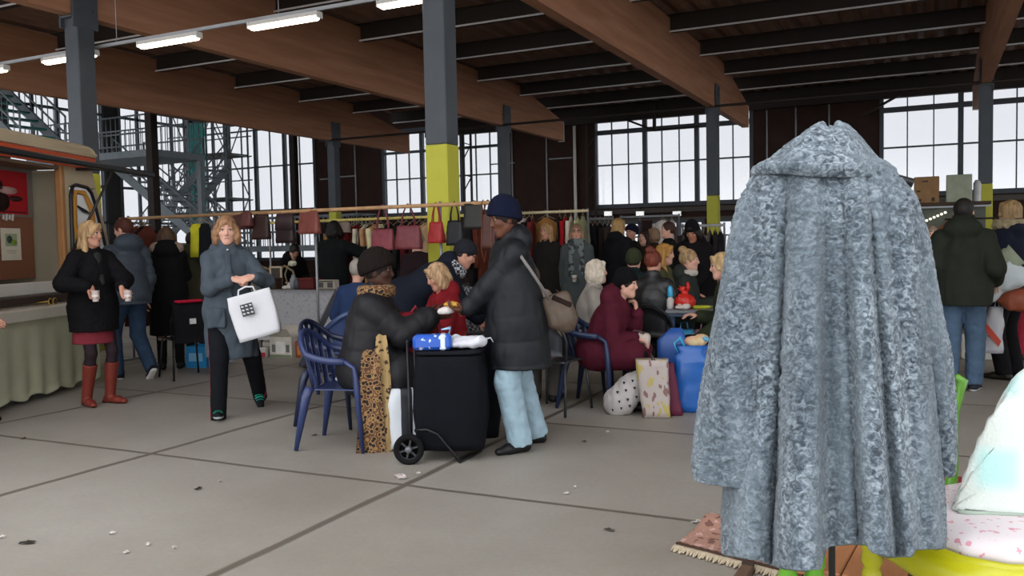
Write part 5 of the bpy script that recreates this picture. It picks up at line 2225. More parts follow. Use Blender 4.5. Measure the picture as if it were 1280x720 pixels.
# --- collar: big rolled shawl collar standing round the neck of the stand
cpy = [(222, 940, 1106, .155), (212, 946, 1101, .16), (205, 957, 1095, .155), (196, 968, 1088, .14), (186, 980, 1081, .125), (176, 994, 1074, .11), (168, 1006, 1066, .09), (163, 1014, 1060, .07), (160, 1022, 1054, .05)]
Gs = []
A = np.array([(fl(a, y)[1], fl(a, y)[0], fl(b_, y)[0], d_) for y, a, b_, d_ in cpy])
q = np.linspace(0, len(cpy) - 1, 130)
S_ = np.stack([np.interp(q, np.arange(len(cpy)), A[:, i]) for i in range(4)], 1)
t2 = np.linspace(0, 2 * np.pi, 340, endpoint=False)
for i, (z, x0, x1, d_) in enumerate(S_):
    c, s = np.cos(t2), np.sin(t2)
    u_ = i / (len(S_) - 1)
    lip = .012 * np.exp(-((u_ - .1) / .1) ** 2)
    zz_ = z + .012 * np.sin(t2 * 2 + .6) * (1 - u_) + .01 * np.sin(t2 * 5) * u_
    Gs.append(np.stack([(x0 + x1) / 2 + ((x1 - x0) / 2 + lip) * np.sign(c) * np.abs(c) ** .9, .01 + (d_ + lip) * s, zz_], 1))
Gs = np.array(Gs)
ce = Gs[-1].mean(0)
tops = []
for s_, dz in ((.8, -.004), (.55, -.02), (.5, -.08)):
    r_ = ce + (Gs[-1] - ce) * s_
    r_[:, 2] += dz
    tops.append(r_)
c0 = Gs[0].mean(0)
bots = []
for s_, dz in ((.7, .035), (.85, .012), (.95, .0)):
    r_ = c0 + (Gs[0] - c0) * s_
    r_[:, 2] += dz
    bots.append(r_)
fur_surface('collar', np.concatenate([np.array(bots), Gs, np.array(tops)], 0), coat, amp=.0075)

# --- the stand the coat hangs on
st_ = thing('coat_stand', 'black metal stand pole under the grey fur coat', 'stand', f0, frz)
xs_ = fl(1040, 700)[0]
MB().tube([(xs_, .02, .02), (xs_, .02, z_top + .02)], .0095, 10).build('pole', m_black, st_)
MB().lathe([(.17, 0), (.17, .012), (.02, .025), (.0095, .04)], 28, (xs_, .02, 0)).build('base', m_black, st_)
MB().tube([(-.2 + xs_, .02, z_top - .06), (xs_, .02, z_top + .01), (.2 + xs_, .02, z_top - .06)], .012, 8).build('shoulder_bar', m_black, st_)

# --- lime green chair behind the coat
m_lime = mat('#568a2a', .35, .06, 5)
m_limed = mat('#4f9422', .35, .06, 5)
gc = gpos(1128, 3.1)
grz = facing(gc, 160)
t = thing('painted_chair', 'lime green painted wooden chair standing behind the fur coat', 'chair', gc, grz)
gx = lambda px, py, dd=0.0: _gl(px, py, dd)


def _gl(px, py, dd=0.0):
    w = atd(px, py, pix(gc)[2] + dd) - gc
    return Matrix.Rotation(-grz, 3, 'Z') @ w


def tol(q):
    return (q.x, q.y, q.z)


# scrolled back stile on the right, its twin hidden by the coat
for s, nm in ((0, 'back_stile'), (-.46, 'back_stile')):
    pts = []
    for px, py, w in ((1195, 470, .014), (1203, 476, .024), (1199, 490, .022), (1193, 515, .02), (1191, 550, .021), (1191, 585, .024), (1187, 620, .027), (1181, 650, .027), (1176, 685, .026)):
        v = _gl(px, py, .0)
        pts.append((v.x + s, v.y, v.z, w))
    z0 = min(p[2] for p in pts)
    pts += [(pts[-1][0] - .01, pts[-1][1] - .05, .25, .024), (pts[-1][0] - .03, pts[-1][1] - .1, 0.004, .02)]
    MB().tube([p[:3] for p in pts], [p[3] for p in pts], 12, flat=.8).build(nm, m_lime, t)
vr = _gl(1196, 480)
v2 = _gl(1180, 660)
xc_ = vr.x - .23
MB().tube([(vr.x, vr.y, vr.z - .03), (xc_, vr.y - .03, vr.z + .03), (vr.x - .46, vr.y, vr.z - .03)], [.022, .03, .022], 12).build('top_rail', m_lime, t)
MB().box((xc_, v2.y + .22 * 1, .36), (.5, .46, .07), bev=.02).build('seat_frame', m_lime, t)
MB().box((xc_, v2.y + .22, .41), (.44, .4, .05), bev=.02).build('seat_cushion', mat('#b9c7a0', .9, .1), t)
for px in (985, 1018):
    a = atd(px, 712, 2.55) - gc
    a = Matrix.Rotation(-grz, 3, 'Z') @ a
    MB().lathe([(.012, -a.z + .004), (.02, -a.z + .1), (.026, -.12), (.03, -.02), (.024, 0), (.031, .012), (.031, .05)], 16, (a.x, a.y, a.z)).build('front_leg', mat('#66a52e', .35, .05), t)

# --- yellow painted bench with pink floral seat
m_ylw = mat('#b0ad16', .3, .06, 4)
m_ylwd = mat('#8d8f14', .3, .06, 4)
yc = gpos(1250, 2.35)
yrz = facing(yc, 180)


def yl(px, py, dd=0.0):
    w = atd(px, py, 2.35 + dd) - yc
    return Matrix.Rotation(-yrz, 3, 'Z') @ w


t = thing('painted_bench', 'yellow painted bench with fluted legs and a pink printed seat', 'bench', yc, yrz)
# front rail sweeps from the fluted leg at the left out of the picture at the right
fr = [yl(1090, 676, .25), yl(1122, 684, .14), yl(1160, 700, .0), yl(1205, 722, -.1), yl(1260, 742, -.16), yl(1330, 752, -.18), yl(1420, 750, -.12)]
bkp = [yl(1150, 640, .38), yl(1200, 640, .45), yl(1260, 650, .5), yl(1330, 660, .52), yl(1420, 680, .5)]
zr = sum(p.z for p in fr[:4]) / 4
zr = yl(1160, 690, 0).z
b = MB()
b.tube([(p.x, p.y, zr - .035) for p in fr], [.03, .034, .036, .036, .036, .036, .034], 10, flat=1.5)
b.build('front_rail', m_ylw, t)
b = MB()
b.tube([(p.x, p.y + .0, zr + .012) for p in fr], .014, 8)
b.build('rail_bead', m_ylw, t)
b = MB()
b.tube([(fr[0].x, fr[0].y, zr - .03)] + [(p.x, p.y, zr - .03) for p in bkp] + [(fr[-1].x, fr[-1].y, zr - .03)], .03, 10, flat=1.4)
b.build('back_rail', m_ylw, t)


def fluted(v, top, nm='leg', m=m_ylw, r=.026):
    b = MB()
    prof = [(.018, .003), (.022, .06), (r, top - .17), (r * 1.12, top - .15), (r * .85, top - .135), (r * 1.25, top - .115), (r * 1.05, top - .09), (r * 1.3, top - .06), (r * 1.3, top)]
    vs, fs = [], []
    seg = 36
    for i, (rr, z) in enumerate(prof):
        for k_ in range(seg):
            a = 2 * PI * k_ / seg
            g = rr * (1 + (.1 * math.cos(a * 12) if 0 < i < 3 else 0))
            vs.append((v.x + g * math.cos(a), v.y + g * math.sin(a), z))
    for i in range(len(prof) - 1):
        for k_ in range(seg):
            k2 = (k_ + 1) % seg
            fs.append((i * seg + k_, i * seg + k2, (i + 1) * seg + k2, (i + 1) * seg + k_))
    fs.append(tuple(range(seg))[::-1])
    fs.append(tuple((len(prof) - 1) * seg + k_ for k_ in range(seg)))
    b._add(vs, fs, True)
    b.build(nm, m, t)


fluted(fr[0], zr - .0)
fluted(fr[5], zr - .0)
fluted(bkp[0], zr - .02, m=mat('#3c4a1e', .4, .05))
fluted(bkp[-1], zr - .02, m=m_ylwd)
# seat: padded cushion with pink print
outl = [(p.x, p.y) for p in fr] + [(p.x, p.y) for p in bkp[::-1]]
cxs, cys = sum(p[0] for p in outl) / len(outl), sum(p[1] for p in outl) / len(outl)
R = []
for s_, z in ((1.0, zr + .0), (1.0, zr + .035), (.97, zr + .055), (.85, zr + .07), (.5, zr + .078), (.05, zr + .08)):
    row = []
    n_ = len(outl)
    for k_ in range(n_ * 6):
        i, f_ = divmod(k_, 6)
        a, c = outl[i], outl[(i + 1) % n_]
        row.append((cxs + (a[0] + (c[0] - a[0]) * f_ / 6 - cxs) * s_ * .985, cys + (a[1] + (c[1] - a[1]) * f_ / 6 - cys) * s_ * .985 + .02, z))
    R.append(row)
loft(R).build('seat_cushion', pattern_mat('#d3cacc', '#c98f9a', 'noise', 48, .36, .9), t)

# --- white and mint checked blanket folded over the bench
t = thing('checked_blanket', 'fluffy white blanket with mint squares draped on the yellow bench', 'blanket', yl(1290, 600, .25) * 0 + yc, yrz)
prof = [(1198, 640, .12), (1200, 634, .12), (1214, 596, .14), (1228, 560, .16), (1243, 524, .18), (1258, 494, .2), (1274, 474, .22), (1295, 460, .24), (1330, 452, .24), (1400, 455, .24)]
P = []
nn_ = 40
PV = np.array([tuple(yl(*p)) for p in prof])
qq = np.linspace(0, len(prof) - 1, 60)
PS = np.stack([np.interp(qq, np.arange(len(prof)), PV[:, i]) for i in range(3)], 1)
zseat = zr + .075
for i, v in enumerate(PS):
    row = []
    for j in range(nn_):
        f_ = j / (nn_ - 1)
        # front sheet falls toward us to the seat; back side falls behind
        a = -1 + 2 * f_
        wgt = abs(a)
        z = zseat + .008 + (v[2] - zseat) * (1 - wgt ** 1.6)
        y = v[1] + (-a) * -.2 * (.4 + .6 * wgt) * min(1, (v[2] - zseat) * 2.2 + .15)
        x = v[0] + .012 * math.sin(j * .7 + i * .2) + (.06 * wgt * (1 if a < 0 else 0)) * (i / 60)
        row.append((x, y, z))
    P.append(row)
b = MB().grid(P, thick=.016)


def blanket_mat():
    m = bpy.data.materials.new('mint_check_fleece')
    m.use_nodes = True
    nt = m.node_tree
    N, L = nt.nodes, nt.links
    bs = N['Principled BSDF']
    bs.inputs['Roughness'].default_value = .95
    bs.inputs['Sheen Weight'].default_value = .3
    tc = N.new('ShaderNodeTexCoord')
    sp = N.new('ShaderNodeSeparateXYZ')
    L.new(tc.outputs['Object'], sp.inputs[0])

    def band(sock, sc, ph):
        mu = N.new('ShaderNodeMath')
        mu.operation = 'MULTIPLY_ADD'
        mu.inputs[1].default_value = sc
        mu.inputs[2].default_value = ph
        L.new(sock, mu.inputs[0])
        si = N.new('ShaderNodeMath')
        si.operation = 'SINE'
        L.new(mu.outputs[0], si.inputs[0])
        mr = N.new('ShaderNodeMapRange')
        mr.inputs['From Min'].default_value = -.1
        mr.inputs['From Max'].default_value = .7
        L.new(si.outputs[0], mr.inputs['Value'])
        return mr.outputs[0]
    a = band(sp.outputs['X'], 24, 1.6)
    c = band(sp.outputs['Z'], 26, .6)
    mu = N.new('ShaderNodeMath')
    mu.operation = 'MULTIPLY'
    L.new(a, mu.inputs[0])
    L.new(c, mu.inputs[1])
    mx = N.new('ShaderNodeMixRGB')
    mx.inputs[1].default_value = lin('#c6cdc6')
    mx.inputs[2].default_value = lin('#a9cfca')
    L.new(mu.outputs[0], mx.inputs[0])
    L.new(mx.outputs[0], bs.inputs['Base Color'])
    nz = N.new('ShaderNodeTexNoise')
    nz.inputs['Scale'].default_value = 120
    L.new(tc.outputs['Object'], nz.inputs['Vector'])
    bp = N.new('ShaderNodeBump')
    bp.inputs['Strength'].default_value = .35
    bp.inputs['Distance'].default_value = .01
    L.new(nz.outputs['Fac'], bp.inputs['Height'])
    L.new(bp.outputs[0], bs.inputs['Normal'])
    return m


b.build('fleece', blanket_mat(), t)
hemp = [(x, y - .008, z - .002) for x, y, z in (r_[0] for r_ in P)]
MB().tube(hemp[::2], .007, 6).build('bound_edge', mat('#9aa79a', .9), t)

# maroon and white things on the floor behind the bench
p = gpos(1201, 3.35)
box_item('storage_box', 'dark red box standing behind the yellow bench', 'box', (p.x, p.y, 0), (.3, .25, .42), '#6a2428', facing(p, 160), lid='#74282c')
p = at(1192, 640, .2)
p = gpos(1196, 3.05)
box_item('storage_box', 'low white box between the green chair and the bench', 'box', (p.x, p.y, 0), (.16, .14, .3), '#c9c5bd', facing(p, 160), lid='#d3cfc8')

# --- rug corner with a knotted fringe, and a low wooden table top beyond the coat
c0, c1, c2, c3 = at(846, 686), at(890, 653), at(1090, 690), at(985, 722)
rug = thing('fringed_rug', 'pinkish brown rug with a knotted fringe on the floor by the coat', 'rug', c0, 0)
P = []
for i in range(26):
    u_ = i / 25
    row = []
    for j in range(26):
        v_ = j / 25
        p = (c0 * (1 - u_) + c3 * u_) * (1 - v_) + (c1 * (1 - u_) + c2 * u_) * v_ - c0
        h = .02 + .05 * math.exp(-((v_ - .85) / .25) ** 2 - ((u_ - .02) / .15) ** 2) + .015 * math.sin(u_ * 11 + v_ * 5) * v_
        row.append((p.x, p.y, max(h, .012)))
    P.append(row)
MB().grid(P, thick=.014).build('pile', pattern_mat('#9a7464', '#6d4a40', 'noise', 20, .42, .95, col3='#b8938a'), rug)
e = (c3 - c0)
fb = MB()
for k_ in range(60):
    p = e * (k_ / 59)
    nrm_ = Vector((e.y, -e.x, 0)).normalized()
    fb.tube([p + Vector((0, 0, .02)), p + nrm_ * .02 + Vector((0, 0, .018)), p + nrm_ * (.05 + .01 * math.sin(k_ * 2.3)) + Vector((.008 * math.sin(k_ * 1.7), 0, .006))], [.006, .008, .004], 6)
fb.build('fringe', mat('#a89a84', .9, .2, 40), rug)
MB().tube([e * (k_ / 30) + Vector((0, 0, .024 + .004 * (k_ % 2))) for k_ in range(31)], .009, 6).build('edge_cord', mat('#3f2f28', .9), rug)
p = gpos(1092, 3.15)
t = thing('low_table', 'low brown plank table behind the fur coat stand', 'table', (p.x, p.y, 0), facing(p, 172))
b = MB()
for k_ in range(5):
    b.box((-.2 + .1 * k_, 0, .28), (.096, .75, .025), bev=.004)
b.build('plank_top', mat('#8d5a3c', .5, .2, 5, col2='#a9714d', stretch=(5, .6, 5)), t)
for sx in (-1, 1):
    for sy in (-1, 1):
        MB().box((sx * .21, sy * .31, .133), (.05, .05, .266)).build('leg', mat('#5a3a28', .6, .1), t)
MB().bar((-.2, 0, .22), (.2, 0, .22), .04).build('stretcher', mat('#5a3a28', .6, .1), t)
p = at(936, 706, .03)
t = thing('wooden_batten', 'brown wooden batten on the floor in front of the rug fringe', 'wood', (p.x, p.y, 0), 0)
q = at(915, 735, .03) - Vector((p.x, p.y, 0))
MB().bar((0, 0, .02), (q.x, q.y, .02), .05, .036, bev=.004).build('batten', mat('#5f4a3c', .6, .15), t)
MB().bar((.0, .0, .04), (q.x * .1, q.y * .1, .04), .05, .01).build('end_band', mat('#3c302a', .6), t)
# ================================================================ TROLLEY, BAGS AND CHAIRS IN THE MIDDLE
def W2(px, py, dep):
    return atd(px, py, dep)


# shopping trolley
tp = gpos(556, 5.78)
trz = facing(tp, 82)                              # seen from its side: the axle points towards us
t = thing('shopping_trolley', 'black two-wheeled shopping trolley bag between the two women', 'trolley', tp, trz)
R = []
for k in range(14):
    q = k / 13
    R.append(ring(.17 + .02 * math.sin(PI * q), .225 + .025 * math.sin(PI * q), .075 + .645 * q - (.02 if k == 13 else 0), 4.5, 44, cy=.02))
loft(R, .014, 7, 4).build('bag_body', mat('#0f1015', .8, .15, 8, bump=.2, bscale=160), t)
R = [ring(.165, .22, .71, 4.5, 44, cy=.02), ring(.17, .225, .725, 4.5, 44, cy=.02), ring(.14, .2, .735, 4.5, 44, cy=.02), ring(.02, .02, .725, 4.5, 44, cy=.02)]
loft(R, .01, 9).build('bag_lid', mat('#14151a', .75, .1), t)
m_fr = mat('#232327', .35, 0, metal=.7)
fx = MB()
for s_ in (-1, 1):
    fx.tube([(s_ * .13, -.25, .8), (s_ * .13, -.245, .3), (s_ * .13, -.23, .12)], .009, 8)
fx.tube([(-.13, -.25, .8), (.13, -.25, .8)], .012, 8)
fx.build('handle_frame', m_fr, t)
MB().tube([(.2, -.2, .22), (.215, -.12, .23), (.215, -.05, .2), (.2, .05, .07), (.2, .09, .012), (-.1, .2, .012), (-.2, .2, .014), (-.2, -.05, .12)], .011, 8).build('ground_bracket', m_fr, t)
MB().tube([(-.22, -.24, .1), (.22, -.24, .1)], .01, 8).build('axle', m_fr, t)
Ry = Matrix.Rotation(PI / 2, 3, 'Y')
for s_ in (-1, 1):
    x = .22 * s_
    w = MB().lathe([(.066, -.02), (.09, -.024), (.101, -.012), (.101, .012), (.09, .024), (.066, .02), (.066, -.02)], 36, (x, -.24, .101), Ry)
    w = w.build('tyre', mat('#141415', .85, .1), t)
    b = MB()
    b.lathe([(.001, -.03), (.018, -.03), (.024, -.02), (.024, .02), (.018, .03), (.001, .03)], 18, (x, -.24, .101), Ry)
    b.build('hub', mat('#5f6266', .4, 0, metal=.5), w)
    b = MB()
    for k in range(6):
        a = PI * k / 3 + .3
        b.bar((x, -.24 + .018 * math.cos(a), .101 + .018 * math.sin(a)), (x, -.24 + .069 * math.cos(a), .101 + .069 * math.sin(a)), .014, .012)
    b.tube([(x, -.24 + .07 * math.cos(2 * PI * k / 24), .101 + .07 * math.sin(2 * PI * k / 24)) for k in range(24)], .008, 6, closed=True)
    b.build('spokes', mat('#3a3c40', .4, 0, metal=.5), w)
RT = Matrix.Rotation(trz, 3, 'Z')
tl = lambda x, y, z: tp + RT @ Vector((x, y, z))
# blue pack and white paper on top
t = thing('paper_tissue_pack', 'blue and white pack lying on the trolley bag at its left', 'packet', tl(.06, -.09, .74), trz + PI / 2 + .1)
MB().box((0, 0, .05), (.26, .12, .1), bev=.02).build('wrap', pattern_mat('#2455b5', '#c9d6ea', 'noise', 18, .4, .35), t)
MB().box((.07, .0, .05), (.045, .126, .104), bev=.01).build('white_band', mat('#cdd6e6', .4), t)
MB().box((-.05, .062, .05), (.06, .004, .06), (0, .5, 0)).build('pale_blue_mark', mat('#5f9ad8', .4), t)
MB().tube([(.11, .03, .1), (.12, .02, .14), (.06, .0, .13)], [.016, .012, .004], 8, flat=.4).build('torn_tip', mat('#8fbbe0', .5), t)
t = thing('plastic_bag', 'crumpled white plastic bag on top of the trolley bag', 'bag', tl(-.02, .12, .74), trz + PI / 2)
S_ = SDF(.009)
S_.ell((0, 0, .03), (.15, .1, .05), .03).ell((-.08, .02, .03), (.08, .07, .045), .03).ell((.08, -.02, .05), (.08, .06, .03), .03).cutplane((0, 0, 0), (0, 0, -1))
S_.build('bag_body', mat('#c9c9d0', .45, .05), t, wrinkle(.016, 15, 2))
MB().tube([(.12, .02, .05), (.17, .03, .06), (.19, .02, .03)], [.02, .012, .005], 8, flat=.4).build('handle', mat('#c9c9d0', .45), t)
# second dark bag behind, between trolley and jeans
p = gpos(594, 6.45)
t = thing('holdall_bag', 'black holdall standing behind the trolley next to the jeans', 'bag', p, facing(p, 0))
R = [ring(.15 + .02 * math.sin(PI * k / 9), .17, .0 + .68 * k / 9, 4, 32) for k in range(10)]
loft(R, .02, 8, 3).build('bag_body', mat('#111217', .8, .1), t)
MB().tube([(-.08, .0, .67), (-.08, .0, .77), (.08, .0, .77), (.08, .0, .67)], .012, 8).build('handle', mat('#1a1a20', .6), t)
# red backpack
p = gpos(517, 6.3)
t = thing('backpack', 'red backpack behind the trolley, left of the blue pack', 'bag', p, facing(p, 25))
R = [ring(.15 * (.85 + .3 * math.sin(PI * min(1, q / 9 * .9 + .1)) ** .8), .1 * (.7 + .5 * math.sin(PI * q / 9) ** .7), .5 + .45 * q / 9, 3, 30) for q in range(10)]
loft(R, .01, 9, 1).build('bag_body', mat('#6f1a24', .7, .15, 12), t)
MB().tube([(-.09, .1, .93), (-.14, .16, .8), (-.15, .17, .66), (-.1, .12, .54)], .022, 8, flat=.4).build('strap', mat('#8d2733', .6), t)
MB().tube([(-.03, .0, .94), (0, 0, .99), (.04, 0, .94)], .01, 8).build('handle', mat('#8d2733', .6), t)
MB().box((.05, .12, .92), (.1, .04, .05), (.2, .3, .2), bev=.015).build('white_tag', mat('#d0cbcb', .7), t)
t = thing('folding_stool', 'low dark stool carrying the red backpack', 'stool', p, facing(p, 25))
MB().box((0, 0, .48), (.36, .3, .03), bev=.01).build('seat', mat('#1d1d22', .7), t)
for s in (-1, 1):
    for q in (-1, 1):
        MB().tube([(s * .15, q * .12, .47), (s * .17, q * .14, .004)], .012, 8).build('leg', m_black, t)
# striped carrier bag beside the trolley wheel
p = gpos(500, 6.0)
t = thing('carrier_bag', 'white bag with black print beside the trolley wheel', 'bag', p, facing(p, 10))
R = [ring(.11 + .02 * math.sin(PI * q / 8), .09, .02 + .42 * q / 8, 3, 26) for q in range(9)]
loft(R, .025, 9, 6).build('bag_body', pattern_mat('#bfc3c8', '#23262b', 'wave', 3.6, .3, .5, stretch=(.4, .4, 3.2)), t)
MB().tube([(-.05, 0, .43), (-.04, 0, .5), (.04, 0, .5), (.05, 0, .43)], .008, 6).build('handle', mat('#3a3c40', .5), t)

# --- plastic armchairs
p1 = gpos(424, 6.2)
plastic_chair('near blue plastic armchair left of the woman in the leopard scarf', p1, facing(p1, 68), '#26325a')
p2 = gpos(418, 7.0)
plastic_chair('blue plastic armchair just behind the nearest one', p2, facing(p2, 62), '#161f3a')
p3 = gpos(432, 8.2)
plastic_chair('blue grey plastic chair with its solid back turned to us by the market table', p3, facing(p3, 190), '#34466f', solid=True)
t = thing('paper_tissue', 'crumpled white tissue on the seat of the near blue chair', 'litter', p1 + Matrix.Rotation(facing(p1, 68), 3, 'Z') @ Vector((-.1, -.05, .44)), 0)
S_ = SDF(.007)
S_.ell((0, 0, .018), (.06, .035, .022), .01).ell((.04, .01, .012), (.04, .03, .016), .01).cutplane((0, 0, .0), (0, 0, -1))
S_.build('tissue_body', mat('#ccd0d4', .9), t, wrinkle(.008, 40))
MB().box((.0, .0, .042), (.03, .02, .003), (.4, .2, 0)).build('folded_tip', mat('#d8dbde', .9), t)

# --- bags on the floor in front of the maroon coat
p = gpos(783, 7.1)
t = thing('shopping_bag', 'stuffed white bag with small black triangles leaning on the floor', 'bag', p, facing(p, 0) + PI)
S_ = SDF(.009)
S_.ell((-.02, .0, .16), (.13, .13, .22), .04, ((.8, 0, -.6), (0, 1, 0), (.6, 0, .8))).ell((-.08, 0, .11), (.13, .12, .11), .05).ell((.1, 0, .28), (.09, .1, .07), .05).cutplane((0, 0, 0), (0, 0, -1))
S_.build('bag_body', mat('#aca7a4', .6, .04), t, wrinkle(.012, 11, 5))
b = MB()
random.seed(3)
for i in range(6):
    for j in range(5):
        pos = Vector((-.2 + .068 * i + (.03 if j % 2 else 0), 0, .05 + .068 * j + .03 * i))
        pos = Vector((-.2 + .07 * i + .035 * (j % 2) + .02 * j, -.2, .03 + .075 * j + .018 * i))
        b_ = pos
        # project straight back on the bag
        c = Vector((-.02, 0, .16))
        d = Vector((pos.x - c.x, 0, pos.z - c.z))
        a1 = d.x * .8 - d.z * .6
        a3 = d.x * .6 + d.z * .8
        q = (a1 / .14) ** 2 + (a3 / .23) ** 2
        if q > .78:
            continue
        y = -.137 * math.sqrt(1 - q) - .004
        s = .011
        b.prism([(pos.x - s, y, pos.z + s), (pos.x + s, y, pos.z + s), (pos.x, y, pos.z - s)][::1], (0, 0, 0), (0, .012, 0))
b.build('triangle_print', mat('#1d1d20', .8), t)
p = gpos(818, 6.95)
t = thing('shopping_bag', 'tall white floral paper bag between the triangle bag and the blue one', 'bag', p, facing(p, 0) + PI)
R = [ring(.115 + .02 * (k / 9), .07 + .015 * (k / 9), .004 + .47 * k / 9, 5, 32, cx=-.035 * k / 9) for k in range(10)]
loft(R, .018, 8, 2).build('bag_body', pattern_mat('#a89d98', '#7a5a54', 'noise', 13, .4, .6, col3='#aa9a5a', stretch=(1, 1, .5)), t)
MB().tube([(-.03, -.07, .46), (-.04, -.09, .53), (-.0, -.07, .46)], .007, 6).build('handle', mat('#6a5a56', .6), t)
p = gpos(838, 7.05)
t = thing('shopping_bag', 'narrow maroon bag wedged beside the white floral bag', 'bag', p, facing(p, 0) + PI)
R = [ring(.06 + .015 * (k / 9), .09, .004 + .42 * k / 9, 4, 28, cx=-.09 * k / 9 + .03) for k in range(10)]
loft(R, .014, 10, 8).build('bag_body', mat('#5a2136', .6, .1), t)
MB().tube([(-.08, 0, .41), (-.07, 0, .47), (-.04, 0, .41)], .006, 6).build('handle', mat('#5a2136', .6), t)
p = gpos(864, 7.2)
t = thing('shopping_bag', 'big glossy blue plastic bag half hidden by the fur coat', 'bag', p, facing(p, 0) + PI)
R = [ring(.16 + .02 * math.sin(PI * k / 9), .13, .004 + .46 * k / 9, 3.4, 34) for k in range(10)] + [ring(.12, .09, .5, 3, 34), ring(.15, .11, .55, 3, 34)]
loft(R, .035, 8, 5).build('bag_body', mat('#1b56a0', .3, .12, 9), t)
MB().tube([(-.12, -.08, .5), (-.15, -.1, .58), (-.1, -.08, .62), (-.06, -.06, .54)], [.012, .02, .02, .01], 8, flat=.4).build('handle', mat('#3aa5cf', .3), t)
p2_ = p + Matrix.Rotation(facing(p, 0) + PI, 3, 'Z') @ Vector((.02, .02, .56))
t = thing('knit_bundle', 'pink and cream bundle stuffed in the top of the blue bag', 'bundle', p2_, 0)
S_ = SDF(.01)
S_.ell((0, 0, .02), (.09, .07, .05), .02).ell((.06, 0, .04), (.06, .06, .05), .02)
S_.build('bundle_body', mat('#c98d7d', .9, .1, 8, col2='#c9b98a'), t, wrinkle(.01, 20))
MB().box((.1, -.03, .05), (.06, .05, .03), (.2, .4, 0), bev=.01).build('blue_fold', mat('#5f9ab8', .8), t)
p = gpos(838, 7.6)
t = thing('shopping_bag', 'dark blue folded bag standing behind the floral bag', 'bag', p, facing(p, 0) + PI)
loft([ring(.13, .05, .004 + .55 * k / 5, 4, 24, cx=.0) for k in range(6)] + [ring(.05, .02, .66, 4, 24, cx=.04)], .015, 9, 3).build('bag_body', mat('#27529a', .4, .1), t)
MB().tube([(-.05, 0, .54), (-.04, -.03, .62), (.0, 0, .56)], .007, 6).build('handle', mat('#3a6ab0', .4), t)

# --- cafe table at the right with goods
p = gpos(880, 8.55)
crz = facing(p, 0) + PI
t = thing('cafe_table', 'grey topped cafe table half hidden by the fur coat', 'table', p, crz)
MB().box((0, 0, .745), (.75, .7, .035), bev=.01).build('tabletop', mat('#6e7377', .4, .08), t)
MB().box((0, 0, .715), (.72, .67, .03)).build('apron', mat('#3a4a5f', .5), t)
for sx in (-1, 1):
    for sy in (-1, 1):
        MB().box((sx * .31, sy * .28, .352), (.055, .055, .7), bev=.006).build('leg', mat('#2b3d57', .5, .05), t)
RC = Matrix.Rotation(crz, 3, 'Z')
cl = lambda x, y, z=.763: p + RC @ Vector((x, y, z))
t = thing('plastic_bag', 'bright red knotted plastic bag on the grey cafe table', 'bag', cl(-.19, -.1), crz)
S_ = SDF(.008)
S_.ell((0, 0, .065), (.105, .09, .085), .03).cone((0, 0, .12), (-.02, 0, .19), .02, .03, .02).ell((.03, 0, .215), (.02, .035, .05), .02).cutplane((0, 0, 0), (0, 0, -1))
S_.build('bag_body', mat('#c4261c', .35, .1, 12), t, wrinkle(.012, 22))
MB().tube([(.0, 0, .17), (-.05, 0, .22), (-.07, .01, .2), (-.02, 0, .16)], [.012, .018, .014, .008], 8, flat=.4).build('knot_ear', mat('#c9331f', .35), t)
t = thing('baby_bottle', 'white bottle with a light blue cap on the grey cafe table', 'bottle', cl(-.33, -.16), crz)
MB().lathe([(.033, 0), (.035, .01), (.035, .09), (.02, .115), (.02, .125)], 20).build('bottle_body', mat('#b9b4b0', .3, .05), t)
MB().lathe([(.026, .12), (.028, .13), (.024, .2), (.012, .225), (.001, .23)], 20).build('cap', mat('#3aa3d0', .35), t)
t = thing('crumpled_napkin', 'crumpled white napkin on the grey cafe table by the red bag', 'napkin', cl(-.22, -.25), crz)
S_ = SDF(.007)
S_.ell((0, 0, .02), (.07, .05, .025), .02).ell((.05, .0, .03), (.04, .04, .03), .02).cutplane((0, 0, 0), (0, 0, -1))
S_.build('napkin_body', mat('#c9bfb8', .9), t, wrinkle(.01, 30))
MB().box((-.02, 0, .05), (.03, .02, .003), (.4, 0, .3)).build('folded_tip', mat('#d6ccc5', .9), t)
t = thing('snack_packet', 'yellow green snack packet lying on the grey cafe table', 'packet', cl(-.03, -.15), crz + .2)
MB().box((0, 0, .016), (.17, .1, .032), bev=.012).build('packet_body', mat('#a9ae2f', .3, .15, 10), t)
MB().box((.086, 0, .016), (.02, .1, .004)).build('sealed_end', mat('#8d9226', .3), t)
# bags hanging under the table
for dx, c, lab in ((-.2, '#3f9ac9', 'light blue bag standing under the grey cafe table'), (.0, '#c98d98', 'pink and white bag standing under the grey cafe table')):
    v = cl(dx, -.1, 0)
    t = thing('carrier_bag', lab, 'bag', (v.x, v.y, 0), crz, 'bags under the cafe table')
    loft([ring(.1 + .015 * math.sin(PI * k / 8), .08, .003 + .55 * k / 8, 3, 24) for k in range(9)], .03, 9, dx * 10).build('bag_body', pattern_mat(c, '#d3d0d0', 'noise', 9, .42, .4), t)
    MB().tube([(-.04, 0, .54), (-.03, 0, .62), (.03, 0, .62), (.04, 0, .54)], .007, 6).build('handle', mat(c, .4), t)

# chairs on the right
p = gpos(742, 7.5)
MAR = p
plastic_chair('blue plastic armchair under the woman in the maroon coat', p, facing(p, 70), '#202d4c', slats=7)
p = gpos(728, 8.3)
plastic_chair('blue plastic armchair under the white haired woman', p, facing(p, 80), '#1c2b49')
p = gpos(692, 7.3)
metal_chair('dark metal chair under the person in the beige jacket', p, facing(p, 150), '#3a3c40')
p = gpos(826, 8.55)
metal_chair('black metal chair under the woman with a red bun', p, facing(p, 150), '#1d1d20')

